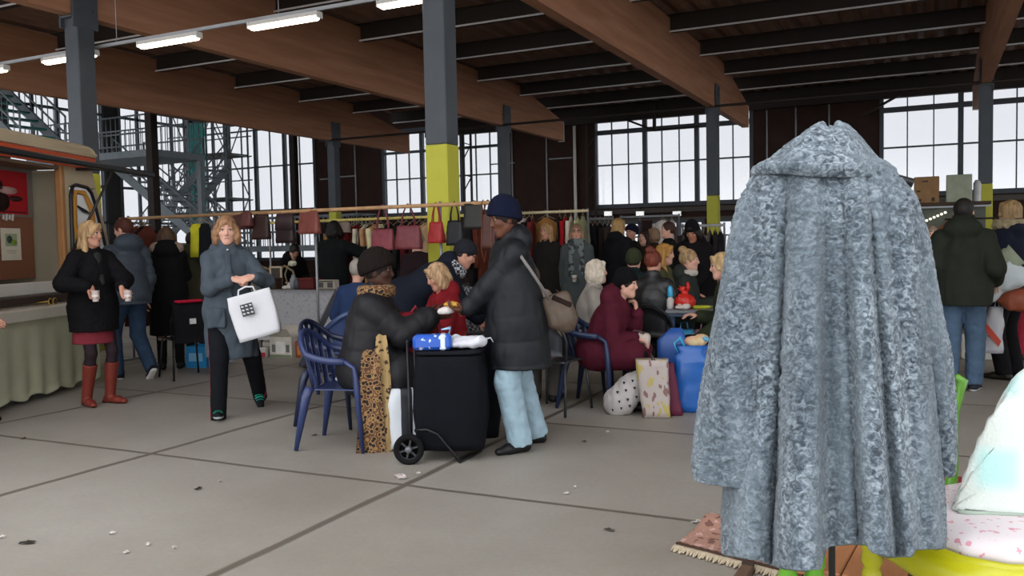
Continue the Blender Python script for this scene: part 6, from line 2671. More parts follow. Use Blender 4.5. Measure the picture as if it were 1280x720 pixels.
# ---- litter and debris on the floor (one thing each)
def scrap(px, py, sx, sy, col, lab, nm='paper_scrap'):
    q = at(px, py)
    t = thing(nm, lab, 'litter', (q.x, q.y, 0), (px * .37) % 3, 'scraps on the concrete floor')
    P = [[(sx * (i / 4 - .5) + .004 * math.sin(j * 3 + px), sy * (j / 4 - .5) + .004 * math.sin(i * 2.2), .006 + .006 * math.sin(i * 1.4 + j * 1.9 + px) ** 2) for j in range(5)] for i in range(5)]
    o = MB().grid(P, thick=.002).build('scrap_body', mat(col, .8), t)
    MB().box((sx * .2, 0, .014), (sx * .4, sy * .5, .002), (.2, .3, .4)).build('curled_corner', mat(col, .8, .08), t)


for px, py, sx, sy, c, lab in ((501, 597, .1, .06, '#d8cbc8', 'torn white paper by the joint in front of the trolley'), (523, 593, .03, .02, '#d2c9c4', 'tiny white scrap right of the torn paper'), (248, 612, .05, .025, '#3a3733', 'dark leaf on the slab left of centre'), (275, 603, .02, .02, '#cfc9c2', 'tiny white scrap right of the dark leaf'),
                          (34, 680, .07, .03, '#3f3b36', 'dark twig on the floor at lower left'), (2, 673, .03, .02, '#d5d0c8', 'white scrap at the left edge of the floor'), (140, 668, .03, .02, '#d5d0c8', 'white scrap above the lower left group'), (185, 682, .035, .015, '#d5d0c8', 'long white scrap in the lower left group'),
                          (218, 686, .025, .015, '#d5d0c8', 'white scrap right of the long one'), (158, 692, .025, .02, '#d5d0c8', 'lowest white scrap in the lower left group'), (708, 618, .03, .02, '#dcd6d0', 'white scrap right of the jeans, nearer one'), (719, 610, .025, .015, '#dcd6d0', 'white scrap right of the jeans, farther one'),
                          (870, 654, .06, .015, '#d5cfc8', 'white sliver on the floor left of the rug'), (730, 553, .03, .015, '#3f3a34', 'dark crumb right of the black shoes'), (760, 541, .03, .02, '#d5cfc8', 'white crumb on the joint by the floral bag'), (30, 549, .05, .02, '#4f4a42', 'dark crumb at the left by the joint'), (762, 664, .05, .02, '#57524b', 'faint dark chip in the middle of the front slab'), (393, 545, .04, .02, '#4a463f', 'dark chip beside the near blue chair')):
    scrap(px, py, sx, sy, c, lab)
# ================================================================ THE PEOPLE
def P_(label, loc, ang, **k):
    rz = facing(loc, ang)
    p = Person(label, loc, rz, **k)
    p.loc, p.rz = Vector(loc), rz
    return p


def hand_at(loc, ang, S, px, py, dd=0.0):
    return local_of(loc, facing(loc, ang), S, px, py, dd)


NEAR, MIDV, FARV = .0065, .010, .014
VQ = 1.0


def held(p, name, label, cat, pos):
    """a thing held in a hand: local point of the person -> world"""
    w = Vector(p.loc) + Matrix.Rotation(p.rz, 3, 'Z') @ (Vector(pos) * p.S)
    return thing(name, label, cat, w, p.rz), w


# ---- 1 young woman in the black fur coat, two paper cups
loc = at(122, 505)
A = 32
h1 = hand_at(loc, A, 1.0, 114, 359, -.33)
h2 = hand_at(loc, A, 1.0, 152, 359, -.2)
p = P_('woman in a short black fur coat and brown boots holding two paper cups', loc, A, S=1.0, vox=NEAR, skin='fair', head=(22, -6), ra=h1, la=h2,
       rh=((.1, .35, -1), (0, 1, .3), .55), lh=((-.1, .35, -1), (0, 1, .3), .55), lpole=(-1, -.6, -.1), rpole=(1, -.8, -.1),
       lf=((-.1, .06, .085), 10, 0), rf=((.1, .0, .085), -14, 0))
p.body(tights='#2a2024', brow='#6a4f38', lips='#a8605c')
p.top('#121113', 'fur_coat', hem=.70, bulk=.05, collar='stand', flare=.98, wr=0, fur=.006, cuff=.05)
S_ = SDF(.009)                                            # dark jumper showing in the open front
S_.cone(p.nb + p.f * .1 - p.u * .05, p.chest + p.f * .172 - p.u * .1, .045, .022, .01, (p.f, .45))
S_.build('jumper', mat('#2b2c2c', .9, .1), p.root)
p.skirt('#702a33', z1=.585, r0=.165, r1=.205)
p.shoes('#6a2a20', '#2a1712', 'boot', boot=.40, boot_r=.052)
p.hair('#7d6142', 'long', .2, col2='#bd9c70')
for hnd, lab in ((p.wr[1], 'white paper cup in her right hand, left of the pair'), (p.wr[-1], 'white paper cup in her left hand beside the jeans')):
    s = 1 if hnd is p.wr[1] else -1
    d, n = nrm(p.hd[s][0]), V3(p.hd[s][1])
    t, w = held(p, 'paper_cup', lab, 'cup', hnd + d * .10 + nrm(n - d * (n @ d)) * .045)
    MB().lathe([(.024, -.05), (.026, -.046), (.034, .044), (.036, .05), (.03, .048), (.023, -.04)], 20).build('cup_wall', mat('#c9b9b4', .6, .05), t)
    MB().lathe([(.0275, -.02), (.031, -.02), (.0335, .012), (.0305, .012)], 20).build('printed_band', pattern_mat('#d6cbc6', '#7a5a55', 'voronoi', 60, .3), t)

# ---- 2 woman in the grey parka, walking with a white bag
loc = at(291, 517)
A = 4
h1 = hand_at(loc, A, 1.0, 303, 349, -.31)
h2 = hand_at(loc, A, 1.0, 300, 352, -.31)
fR = hand_at(loc, A, 1.0, 273, 513, -.2)
fL = hand_at(loc, A, 1.0, 325, 492, .25)
p = P_('woman in a grey parka walking towards us with a white shopping bag', loc, A, S=1.005, vox=NEAR, skin='pale', head=(-3, -4),
       ra=(h1[0] + .085, h1[1] - .02, h1[2]), la=(h1[0] - .09, h1[1] - .01, h1[2] + .012), rh=((-.9, .2, -.15), (0, -.7, -.7), .6), lh=((.9, .25, -.2), (0, -.7, -.7), .7), lpole=(-.8, -.6, -.6), rpole=(.8, -.6, -.6),
       rf=((fR[0], .2, .09), -6, 8), lf=((fL[0], -.3, .16), 4, -42), pel=(0, 0, .925), lk=(0, 1, 0), rk=(0, 1, 0))
p.body(brow='#8a6a52', lips='#a06a62', eyes='#4a4038')


def parka(S):
    for s in (-1, 1):
        S.box(p.pel + p.f * .205 + p.r * s * .12 - p.u * .07, (.075, .02, .085), .014, .012, (p.r, p.f, p.u))      # patch pockets
    S.box(p.chest + p.f * .17 - p.u * .12, (.022, .014, .3), .008, .006, (p.r, p.f, p.u))               # storm flap
    S.cone(p.pel + p.u * .16 + p.f * .165 - p.r * .12, p.pel + p.u * .16 + p.f * .165 + p.r * .12, .008, .008, .008)


p.top('#454d55', 'parka', hem=.50, bulk=.035, collar='high', flare=1.12, wr=.012, hood=1.05, neck=.066, extra=parka, cuff=.035)
ms = [mat('#15161a', .9, .1), mat('#a02f3c', .8, .05)]


def stripe(X):
    o = np.zeros(len(X), int)
    for s in (-1, 1):
        ax_ = np.interp(X[:, 2], [p.an[s][2], p.kn[s][2], p.hip[s][2]], [p.an[s][0], p.kn[s][0], p.hip[s][0]])
        ay_ = np.interp(X[:, 2], [p.an[s][2], p.kn[s][2], p.hip[s][2]], [p.an[s][1], p.kn[s][1], p.hip[s][1]])
        dx, dy = (X[:, 0] - ax_) * s, X[:, 1] - ay_
        o[(dx > .045) & (dx < .15) & (np.abs(dy) < .016)] = 1
    return o


p.trousers('#15161a', wid=.012, end=.125, mats=ms, classify=stripe)
p.shoes('#17191c', '#aeb2b4', 'sneaker', col2='#1f9a80')
p.hair('#6d4c36', 'curly', col2='#a37b5a', vol=1.06)
MB().lathe([(.011, -.006), (.012, 0), (.006, .005), (.001, .006)], 12, p.nb + p.f * .115 + p.u * .0, Matrix.Rotation(-PI / 2, 3, 'X')).build('snap_button', mat('#b9bcc0', .3, 0, metal=.8), p.root)
c = atd(318, 392, pix(p.loc)[2] - .36)
brz = p.rz + PI - .25
t = thing('shopping_bag', 'white carrier bag with a black square grid logo in the parka woman\'s hands', 'bag', c, brz)
R = []
tilt = Matrix.Rotation(math.radians(-14), 3, 'Y')
for k in range(11):
    q = k / 10
    w = .175 + .012 * math.sin(PI * q)
    for_ = ring(w, .075 * (1.1 - .75 * q), -.2 + .38 * q, 6, 40)
    R.append([tuple(tilt @ Vector(v)) for v in for_])
loft(R, .012, 8, 9).build('bag_body', mat('#c6c6ca', .5, .03), t)
b = MB()
b.box(tilt @ Vector((-.03, -.088, .05)), (.1, .006, .1), tilt)
b.build('logo_square', mat('#3c3c40', .6), t)
b = MB()
for i in range(3):
    for j in range(3):
        b.box(tilt @ Vector((-.063 + .033 * i, -.0915, .022 + .03 * j)), (.019, .004, .012), tilt @ Matrix.Rotation(.3, 3, 'Y'))
b.build('logo_marks', mat('#c4c4c8', .6), t)
MB().tube([tilt @ Vector(v) for v in ((-.09, -.01, .16), (-.07, -.0, .22), (-.01, 0, .235), (.05, 0, .22), (.06, -.01, .16))], .008, 6).build('handle', mat('#cfcfd2', .5), t)

# ---- 3 man in the slate puffer jacket walking away
loc = at(166, 474)
A = -152
p = P_('man in a slate puffer jacket and blue jeans seen from behind', loc, A, S=1.06, sex='m', vox=NEAR, skin='pale', head=(26, -12),
       rf=((.1, -.2, .13), -10, -38), lf=((-.1, .12, .085), 10, 0), pel=(0, 0, .925), lean=4)
p.body()
p.top('#39424c', 'puffer_jacket', hem=.80, bulk=.045, quilt=(.013, .085), collar='stand', hood=1.25, flare=.98, wr=.002, rough=.55)
p.trousers('#2f4056', wid=.015, end=.03)
p.shoes('#1d1c20', '#d3d0cc', 'sneaker')
p.hair('#4a261c', 'short')

# ---- 4/5 people with fur hoods behind him
loc = gpos(208, 10.4)
p = P_('person in a long black coat with a fur trimmed hood, back to us', loc, 178, S=1.0, vox=MIDV, la=(-.12, .35, 1.15), ra=(.15, .38, 1.1))
p.body()
p.top('#111113', 'long_coat', hem=.42, bulk=.05, collar='stand', hood=1.4, flare=1.05)
S_ = SDF(.01)
for k in range(9):
    a = PI * k / 8
    S_.ell(p.nb - p.f * .09 + p.r * .15 * math.cos(a) + p.u * (.02 + .05 * math.sin(a)), (.045, .045, .045), .02)
S_.build('fur_trim', mat('#8a7868', .95, .3, 40), p.root, curls(.014, 40))
p.trousers('#17171a')
p.shoes('#141414')
p.hair('#3a2a20', 'bob', col2='#5a4330')
loc = gpos(240, 11.2)
p = P_('person in an olive coat with a tan fur collar beside the black coat', loc, 150, S=.97, vox=FARV, la=(-.1, .4, 1.05), ra=(.12, .4, 1.05))
p.body()
p.top('#3b3a2c', 'olive_coat', hem=.5, bulk=.05, collar='stand', hood=1.3)
S_ = SDF(.012)
for k in range(9):
    a = PI * k / 8
    S_.ell(p.nb - p.f * .08 + p.r * .15 * math.cos(a) + p.u * (.02 + .03 * math.sin(a)), (.05, .05, .05), .02)
S_.build('fur_collar', mat('#7d7050', .95, .3, 40), p.root, curls(.016, 36))
p.trousers('#1c1c20')
p.shoes('#141414')
p.hair('#2a1f19', 'short')

# ---- 6 seated woman, leopard scarf, reaching out
loc = gpos(452, 6.22)
A = 78
hr = hand_at(loc, A, 1.0, 536, 403, -.1)
p = P_('seated woman in a black padded jacket and leopard scarf reaching out her hand', loc, A, S=1.055, vox=NEAR, skin='dark', pel=(0, .02, .53), lean=7, head=(-2, -2),
       ra=hr, la=(-.05, hr[1] - .06, hr[2] - .01), rh=((-.1, 1, .1), (-1, 0, .3), .35), lh=((.1, 1, .1), (.8, 0, .6), .4), rpole=(.3, 0, -1), lpole=(-.3, 0, -1),
       lf=((-.13, .42, .085), 8, 0), rf=((.12, .36, .085), -6, 0))
p.body(lips='#5a2f2a', brow='#1a100c', eyes='#120c0a', torso_fat=.01, sclera='#54443a')
p.top('#16161a', 'padded_jacket', seat=.55, bulk=.075, quilt=(.008, .13), collar='stand', belly=.03, wr=.007, rough=.6)
p.trousers('#1b1a1e', wid=.02)
p.shoes('#1c1815', '#3a2c20')
p.hair('#1c1512', 'short')
p.beanie('#1b1614', 'knit_hat', tall=1.28, fur=True, band=True, vol=1.22)
leo = pattern_mat('#8a6a44', '#1f130e', 'voronoi', 34, .4, .9, col3='#54351f')
plain = pattern_mat('#9a8055', '#3f2d1e', 'noise', 24, .42, .95)
S_ = SDF(.007)
for k in range(12):
    a0, a1 = 2 * PI * k / 12, 2 * PI * (k + 1) / 12
    q = lambda a: p.nb + p.u * (.03 + .012 * math.cos(a)) + p.r * math.sin(a) * .1 + p.f * (math.cos(a) * .09 + .01)
    S_.cone(q(a0), q(a1), .042, .042, .02)
S_.build('leopard_scarf', [leo], p.root, wrinkle(.006, 16, 1))
# the long ends hang past her knee to the floor, on the side turned to us
P = []
e0 = V3(hand_at(loc, A, p.S, 476, 385, -.27))
path = [hand_at(loc, A, p.S, px, py, dd) for px, py, dd in ((474, 396, -.1), (476, 412, -.22), (477, 428, -.31), (479, 465, -.31), (480, 505, -.31), (479, 540, -.3), (477, 566, -.28))]
path2 = [hand_at(loc, A, p.S, px, py, dd) for px, py, dd in ((466, 425, -.2), (463, 448, -.34), (463, 490, -.34), (464, 530, -.33), (464, 568, -.3))]


def strip(path, w0, w1, nm, m, ph):
    P = []
    n = 34
    V = np.array([tuple(v) for v in path])
    qq = np.linspace(0, len(path) - 1, n)
    V = np.stack([np.interp(qq, np.arange(len(path)), V[:, i]) for i in range(3)], 1)
    wv = V3(p.root.matrix_basis.to_3x3().inverted() @ _rt)
    wv = nrm(V3((Matrix.Rotation(-p.rz, 3, 'Z') @ _rt)))
    dv = nrm(V3((Matrix.Rotation(-p.rz, 3, 'Z') @ _fw)))
    for i in range(n):
        w = w0 + (w1 - w0) * i / (n - 1)
        P.append([tuple(V[i] + wv * w * (j / 11 - .5) + dv * .007 * math.sin(j * .9 + ph + i * .12)) for j in range(12)])
    o = MB().grid(P, thick=.008).build(nm, m, p.root)
    f = MB()
    for j in range(12):
        a = Vector(P[-1][j])
        f.tube([a, a + Vector((0, .004 * math.sin(j * 2), -.035))], [.005, .003], 5)
    f.build('scarf_fringe', mat('#6a5038', .9), p.root)


strip(path, .05, .13, 'scarf_end', plain, 0.6)
strip(path2, .09, .2, 'scarf_end', leo, 1.5)

# ---- 7 standing woman in navy coat, light jeans, beige bag
loc = at(648, 561)
A = -72
hl = hand_at(loc, A, 1.0, 572, 400, -.06)
p = P_('standing woman in a navy quilted coat and pale jeans handing something over', loc, A, S=1.0, vox=NEAR, skin='brown', head=(0, -14), lean=5,
       la=hl, ra=(.14, .26, 1.0), lh=((0, 1, .05), (0, 0, 1), .5), lpole=(-.4, -.3, -1), rh=((0, 1, -.2), (-1, 0, 0), .6),
       lf=hand_at(loc, A, 1.0, 636, 560, -.1) and ((-.1, .02, .085), 12, 0), rf=((.12, -.17, .085), -10, 0))
p.body(lips='#6a3f36', brow='#1a120e', eyes='#14100e', sclera='#6a584c')
p.top('#0f1217', 'quilted_coat', hem=.58, bulk=.06, quilt=.16, collar='stand', hood=1.3, flare=1.12, wr=.008, rough=.55, belly=.02, neck=.075)
p.trousers('#8fa6b2', 'jeans', wid=.026, flare=.008, end=.02, wr=.008)
p.shoes('#141416', '#101012')
p.hair('#231511', 'short', vol=1.02)
p.beanie('#13172a', 'navy_beanie', tall=1.28, vol=1.1)
# crossbody bag
bt = thing('shoulder_bag', 'beige leather shoulder bag hanging at the navy coat woman\'s back', 'bag', gpos(699, 5.92), p.rz)
wb = atd(699, 384, 5.92)
bt.location = wb
rzb = facing(gpos(699, 5.92), 0) + PI
bt.rotation_euler = (0, 0, rzb)
S_ = SDF(.007)
S_.box((0, 0, -.02), (.105, .06, .12), .045, .02, ((.96, 0, .28), (0, 1, 0), (-.28, 0, .96))).ell((.04, 0, -.09), (.085, .065, .09), .03)
S_.build('bag_body', mat('#54473c', .5, .12, 10), bt, wrinkle(.006, 16, 3))
MB().box((.02, -.062, .045), (.14, .012, .035), (0, .42, 0), bev=.006).build('dark_opening', mat('#241a15', .8), bt)
st0 = atd(641, 311, 5.82) - wb
RB = Matrix.Rotation(-rzb, 3, 'Z')
pts = [atd(638, 308, 5.95), atd(648, 316, 5.74), atd(662, 336, 5.67), atd(676, 357, 5.70), atd(686, 374, 5.78), atd(692, 368, 5.88)]
MB().tube([RB @ (v - wb) for v in pts], .011, 8, flat=.35, upv=RB @ _fw).build('shoulder_strap', mat('#6d6866', .5, .08), bt)
# food in a white wrapper, handed across
c = atd(560, 386, pix(p.loc)[2] - .03)
t = thing('food_wrapper', 'yellow snack in a white wrapper passed between the two women', 'food', c, p.rz)
S_ = SDF(.006)
S_.ell((0, .0, -.01), (.05, .045, .03), .01).ell((.0, .035, -.015), (.04, .04, .025), .01)
S_.build('paper_wrap', mat('#cfc8c4', .8, .03), t, wrinkle(.006, 40))
S_ = SDF(.006)
S_.ell((0, -.045, .025), (.075, .04, .022), .01).ell((0, -.02, .032), (.06, .05, .018), .01)
S_.build('flatbread', mat('#c99a45', .7, .15, 30), t, wrinkle(.004, 40))

# ---- 8 woman in the red jacket, 9 bent person
loc = gpos(566, 7.5)
p = P_('seated blonde woman in a red hooded jacket looking down', loc, -62, S=.97, vox=MIDV * .8, skin='fair', pel=(0, 0, .56), lean=14, head=(-4, -24), la=(-.12, .42, .82), ra=(.05, .46, .84),
       lf=((-.1, .42, .085), 5, 0), rf=((.1, .42, .085), -5, 0))
p.body()
p.top('#6f181e', 'red_jacket', seat=.3, bulk=.035, collar='stand', hood=1.2, rough=.85)
p.trousers('#26221f')
p.shoes('#161616')
p.hair('#7a5c40', 'bob', col2='#c3a27c')
loc = gpos(512, 8.0)
p = P_('person in a dark navy jacket and plaid scarf bending forward over the stall', loc, 84, S=1.04, vox=MIDV, pel=(0, -.04, .9), lean=56, head=(10, -30), la=(-.15, .62, .75), ra=(.16, .62, .72), sex='m', skin='fair')
p.body()
p.top('#1a1e28', 'navy_jacket', hem=.72, bulk=.06, collar='stand', hood=1.1)
p.trousers('#2a3242', wid=.02)
p.shoes('#141414')
p.hair('#2a2422', 'short')
p.beanie('#23242a', 'dark_cap', tall=.95)
p.scarf(pattern_mat('#20242e', '#b9bcc0', 'checker', 38, .5), 'plaid_scarf', .05)

# ---- 10 customers and sellers at the tables behind
loc = Vector((atY(416, 340, 10.35).x, 10.35, 0))
p = P_('dark haired seller in black behind the market table', loc, 150, S=1.06, vox=FARV, sex='m', ra=(.3, .35, 1.35), la=(-.2, .4, 1.15), lean=6)
p.body()
p.top('#161a1b', 'black_jumper', hem=.75, bulk=.06)
p.trousers('#18181a')
p.shoes('#141414')
p.hair('#15120f', 'curly', vol=1.1)
loc = Vector((atY(360, 340, 11.1).x, 11.1, 0))
p = P_('person in a black hooded jacket stooping behind the market table', loc, 20, S=.95, vox=FARV, pel=(0, 0, .9), lean=32, head=(0, -50), la=(-.2, .4, .95), ra=(.2, .42, .95))
p.body()
p.top('#131214', 'black_jacket', hem=.7, bulk=.07, collar='stand', hood=1.3)
p.trousers('#18181a')
p.shoes('#141414')
p.hair('#1a1614', 'short')
loc = gpos(442, 8.9)
p = P_('grey haired person behind the woman in the knit hat', loc, 160, S=.98, vox=FARV, pel=(0, 0, .56), lean=8, lf=((-.1, .4, .085), 5, 0), rf=((.1, .4, .085), -5, 0), la=(-.2, .35, .8), ra=(.2, .35, .8))
p.body()
p.top('#2a3a5c', 'blue_jacket', seat=.3, bulk=.04)
p.trousers('#222226')
p.shoes('#141414')
p.hair('#8d867c', 'short', col2='#a59d92')
loc = gpos(521, 10.6)
p = P_('person with a pale patterned cap among the clothes', loc, 175, S=.93, vox=FARV, lean=10)
p.body()
p.top('#2a1f22', 'plum_coat', hem=.55, bulk=.04)
p.trousers('#18181a')
p.shoes('#141414')
p.beanie('#8f8a78', 'pale_cap', tall=1.0)
loc = gpos(578, 8.6)
p = P_('dark haired person in a checked shirt behind the red jacket', loc, -140, S=.96, vox=FARV, pel=(0, 0, .56), lean=12, lf=((-.1, .4, .085), 5, 0), rf=((.1, .4, .085), -5, 0), la=(-.2, .35, .8), ra=(.2, .35, .8))
p.body()
p.top('#2a2d34', 'checked_shirt', seat=.3, bulk=.03, mats=[pattern_mat('#23262d', '#8d9096', 'checker', 30, .5)])
p.trousers('#222226')
p.shoes('#141414')
p.hair('#211a17', 'bob')

loc = gpos(684, 12.6)
p = P_('blonde woman in a dark coat before the camel coat', loc, -34, S=1.0, vox=FARV * .8, skin='fair', head=(-4, -4))
p.body()
p.top('#232120', 'dark_coat', hem=.5, bulk=.05, collar='stand')
p.trousers('#1c1c20')
p.shoes('#141414')
p.hair('#7d5c3a', 'long', .12, col2='#b08e62')
loc = gpos(721, 11.7)
p = P_('woman in glasses and a grey coat with a patterned scarf', loc, -4, S=.98, vox=FARV * .8, skin='fair', head=(2, 0))
p.body()
p.top('#454b4c', 'grey_coat', hem=.45, bulk=.05, collar='stand')
p.scarf(pattern_mat('#5f6866', '#23252a', 'noise', 14, .45), 'patterned_scarf', .045, drop=((1, .45), (-1, .5)))
p.trousers('#1c1c20')
p.shoes('#141414')
p.hair('#6a5240', 'bob', col2='#8d7358')
gl_ = MB()
for s in (-1, 1):
    gl_.tube([p.H(s * .032 + .022 * math.cos(2 * PI * k / 14), .098, .012 + .018 * math.sin(2 * PI * k / 14)) for k in range(14)], .003, 5, closed=True)
    gl_.tube([p.H(s * .054, .098, .014), p.H(s * .078, .0, .016)], .0028, 5)
gl_.tube([p.H(-.01, .1, .014), p.H(.01, .1, .014)], .003, 5)
gl_.build('glasses', mat('#1a1614', .4), p.root)
t, w = held(p, 'paper_cup', 'small white cup held by the woman in glasses', 'cup', (.02, .32, .98))
MB().lathe([(.025, -.045), (.034, .045), (.03, .045), (.022, -.04)], 14).build('cup_wall', mat('#c9c4be', .6), t)
MB().lathe([(.0285, -.01), (.0325, .02), (.031, .02), (.0275, -.01)], 14).build('printed_band', mat('#8d8680', .6), t)
loc = gpos(773, 12.6)
p = P_('tall blonde woman in a black coat turned away to the right', loc, 142, S=1.03, vox=FARV * .8, skin='fair', head=(-20, -4))
p.body()
p.top('#17171b', 'black_coat', hem=.5, bulk=.06, collar='stand', hood=1.1)
p.trousers('#1c1c20')
p.shoes('#141414')
p.hair('#80623f', 'long', .16, col2='#b3925f', front=False)
loc = gpos(790, 13.8)
p = P_('person in a dark navy fur hat beside the tall blonde woman', loc, -40, S=.98, vox=FARV, skin='fair')
p.body()
p.top('#26221f', 'brown_jacket', hem=.6, bulk=.05)
p.trousers('#1c1c20')
p.shoes('#141414')
p.beanie('#1a1c2c', 'navy_hat', tall=1.1, fur=True, vol=1.2)
loc = gpos(805, 13.2)
p = P_('young woman with long dark hair in a brown coat', loc, -22, S=.93, vox=FARV * .8, skin='pale', head=(-8, 0))
p.body()
p.top('#2c2420', 'brown_coat', hem=.5, bulk=.05, collar='stand')
p.trousers('#1c1c20')
p.shoes('#141414')
p.hair('#2a1b16', 'long', .15)
loc = gpos(818, 14.4)
p = P_('woman partly hidden between the two dark haired women', loc, -80, S=.96, vox=FARV, skin='fair')
p.body()
p.top('#4a3c30', 'tan_coat', hem=.5, bulk=.04)
p.trousers('#1c1c20')
p.shoes('#141414')
p.hair('#8a7058', 'bob')
loc = gpos(836, 12.4)
p = P_('woman in a black coat with tied hair in profile to the left', loc, -84, S=.99, vox=FARV * .8, skin='pale', head=(4, 3))
p.body()
p.top('#161c19', 'black_coat', hem=.5, bulk=.055)
p.trousers('#1c1c20')
p.shoes('#141414')
p.hair('#3a241c', 'tied')
loc = gpos(870, 10.6)
p = P_('person all in black with a peaked hat looking down by the steel rail', loc, -18, S=.97, vox=FARV * .8, skin='tan', head=(0, -34), lean=12, la=(-.1, .35, .95), ra=(.1, .36, .95))
p.body()
p.top('#121012', 'black_robe', hem=.2, bulk=.08, collar='stand', hood=1.2, flare=1.1)
p.shoes('#141414')
p.hair('#1c1512', 'bob')
p.beanie('#141214', 'black_hat', tall=1.15)

# ---- 11 seated group at the right
loc = gpos(744, 7.45)
A = 72
hm = hand_at(loc, A, .97, 797, 382, -.05)
hb = hand_at(loc, A, .97, 803, 420, -.18)
p = P_('seated woman in a maroon coat and black beanie eating', loc, A, S=.945, vox=NEAR * 1.1, skin='pale', pel=(0, .0, .53), lean=26, head=(4, -4), la=(hm[0], hm[1], hm[2] - .03), ra=(hb[0] - .0, hb[1] - .05, hb[2]),
       lh=((.1, -.1, 1), (0, -1, 0), .8), rh=((-.1, .9, -.3), (0, -.2, -1), .5), lpole=(-.4, .3, -1), rpole=(.6, -.6, -.4), lf=((-.1, .5, .085), 5, 0), rf=((.12, .44, .085), -6, 0))
p.body(brow='#4a3428')
p.top('#4a1826', 'maroon_coat', seat=.85, bulk=.055, collar='stand', hood=1.5, wr=.009, rough=.75, quilt=.2)
p.trousers('#141316', wid=.01)
p.shoes('#141214')
p.hair('#1d1512', 'short')
p.beanie('#0f0f12', 'black_beanie', tall=1.2, vol=1.04)
w = Vector(p.loc) + Matrix.Rotation(p.rz, 3, 'Z') @ (Vector(hand_at(loc, A, 1, 796, 426, -.12)))
t = thing('clutch_bag', 'patterned cream handbag on the lap of the maroon coat', 'bag', w, facing(loc, 0) + PI)
S_ = SDF(.008)
S_.box((0, 0, 0), (.11, .06, .06), .03, .02).ell((.05, 0, .02), (.06, .06, .06), .03)
S_.build('bag_body', pattern_mat('#b8aba0', '#4a3a38', 'noise', 20, .42, .7), t, wrinkle(.01, 16))
MB().tube([(-.06, 0, .05), (-.02, 0, .09), (.04, 0, .08)], .007, 6).build('handle', mat('#4a3a38', .6), t)
loc = gpos(733, 8.35)
p = P_('seated white haired woman in a pale grey coat', loc, 96, S=.95, vox=MIDV * .8, skin='pale', pel=(0, 0, .55), lean=8, head=(6, 2), lf=((-.1, .42, .085), 5, 0), rf=((.1, .42, .085), -5, 0), la=(-.12, .35, .75), ra=(.16, .3, .72), rpole=(.6, -.8, -.3))
p.body(brow='#9a8a78')
p.top('#8d877f', 'grey_coat', seat=.5, bulk=.05, collar='high', wr=.007, rough=.6)
p.trousers('#2a2a30')
p.shoes('#161616')
p.hair('#a89c8c', 'curly', col2='#cdc2b0', vol=1.06)
loc = gpos(658, 7.4)
p = P_('seated person in a beige jacket half hidden behind the navy coat', loc, 160, S=.98, vox=MIDV, skin='pale', pel=(0, 0, .55), lean=-2, lf=((-.1, .4, .085), 5, 0), rf=((.1, .4, .085), -5, 0), la=(-.15, .3, .7), ra=(.2, .2, .75))
p.body()
p.top('#776d62', 'beige_jacket', seat=.3, bulk=.06, collar='stand', wr=.007)
p.trousers('#55504c', wid=.02)
p.shoes('#161616')
p.hair('#4a3c32', 'bob')
loc = gpos(814, 8.6)
p = P_('seated woman with a red brown bun and black leather jacket, back to us', loc, 160, S=1.0, vox=MIDV * .8, skin='fair', pel=(0, 0, .56), lean=4, head=(-10, -6), lf=((-.1, .4, .085), 5, 0), rf=((.1, .4, .085), -5, 0), la=(-.2, .34, .74), ra=(.2, .34, .74))
p.body()
p.top('#17181a', 'leather_jacket', seat=.1, bulk=.04, collar='stand', rough=.4, wr=.006)
p.trousers('#1c1c20')
p.shoes('#141414')
p.hair('#4a1f17', 'bun', col2='#7a3a28')
loc = gpos(852, 9.35)
p = P_('seated woman with curly blonde hair and dark jacket in profile', loc, 84, S=1.0, vox=MIDV * .8, skin='pale', pel=(0, 0, .56), lean=6, head=(0, -2), lf=((-.1, .4, .085), 5, 0), rf=((.1, .4, .085), -5, 0), la=(-.15, .34, .76), ra=(.2, .34, .76))
p.body()
p.top('#2c302d', 'dark_jacket', seat=.1, bulk=.05, collar='stand', hood=1.2)
p.scarf(mat('#b3aca4', .9), 'pale_collar', .035)
p.trousers('#1c1c20')
p.shoes('#141414')
p.hair('#6a5540', 'bun', col2='#b39468')
loc = gpos(826, 10.2)
p = P_('seated woman with long orange blonde hair facing right', loc, 74, S=1.03, vox=FARV * .8, skin='pale', pel=(0, 0, .58), lean=3, head=(4, -4), lf=((-.1, .4, .085), 5, 0), rf=((.1, .4, .085), -5, 0), la=(-.15, .34, .76), ra=(.2, .34, .76))
p.body()
p.top('#4a4a34', 'olive_jacket', seat=.1, bulk=.04, collar='stand')
p.trousers('#1c1c20')
p.shoes('#141414')
p.hair('#8a622e', 'long', .12, col2='#b98a48')
loc = gpos(790, 9.6)
p = P_('seated person in an olive green beanie, back to us', loc, 170, S=1.0, vox=FARV, skin='pale', pel=(0, 0, .56), lean=8, lf=((-.1, .4, .085), 5, 0), rf=((.1, .4, .085), -5, 0), la=(-.2, .34, .76), ra=(.2, .34, .76))
p.body()
p.top('#1a2628', 'teal_jacket', seat=.1, bulk=.07, collar='stand')
p.trousers('#1c1c20')
p.shoes('#141414')
p.hair('#3a2a20', 'short')
p.beanie('#333826', 'olive_beanie', tall=1.1)
loc = gpos(922, 7.7)
hh = hand_at(loc, -76, 1.0, 876, 424, -.15)
p = P_('blonde person in an olive jacket mostly hidden behind the fur coat', loc, -80, S=1.0, vox=MIDV, skin='pale', pel=(0, 0, .55), lean=12, head=(0, -8), lf=((-.1, .42, .085), 5, 0), rf=((.1, .42, .085), -5, 0), la=hh, ra=(.14, .34, .74), lpole=(-.4, -.6, -1))
p.body()
p.top('#2d3224', 'olive_jacket', seat=.2, bulk=.05, collar='stand')
p.trousers('#17171a')
p.shoes('#141414')
p.hair('#8d7450', 'long', .12, col2='#c0a478')

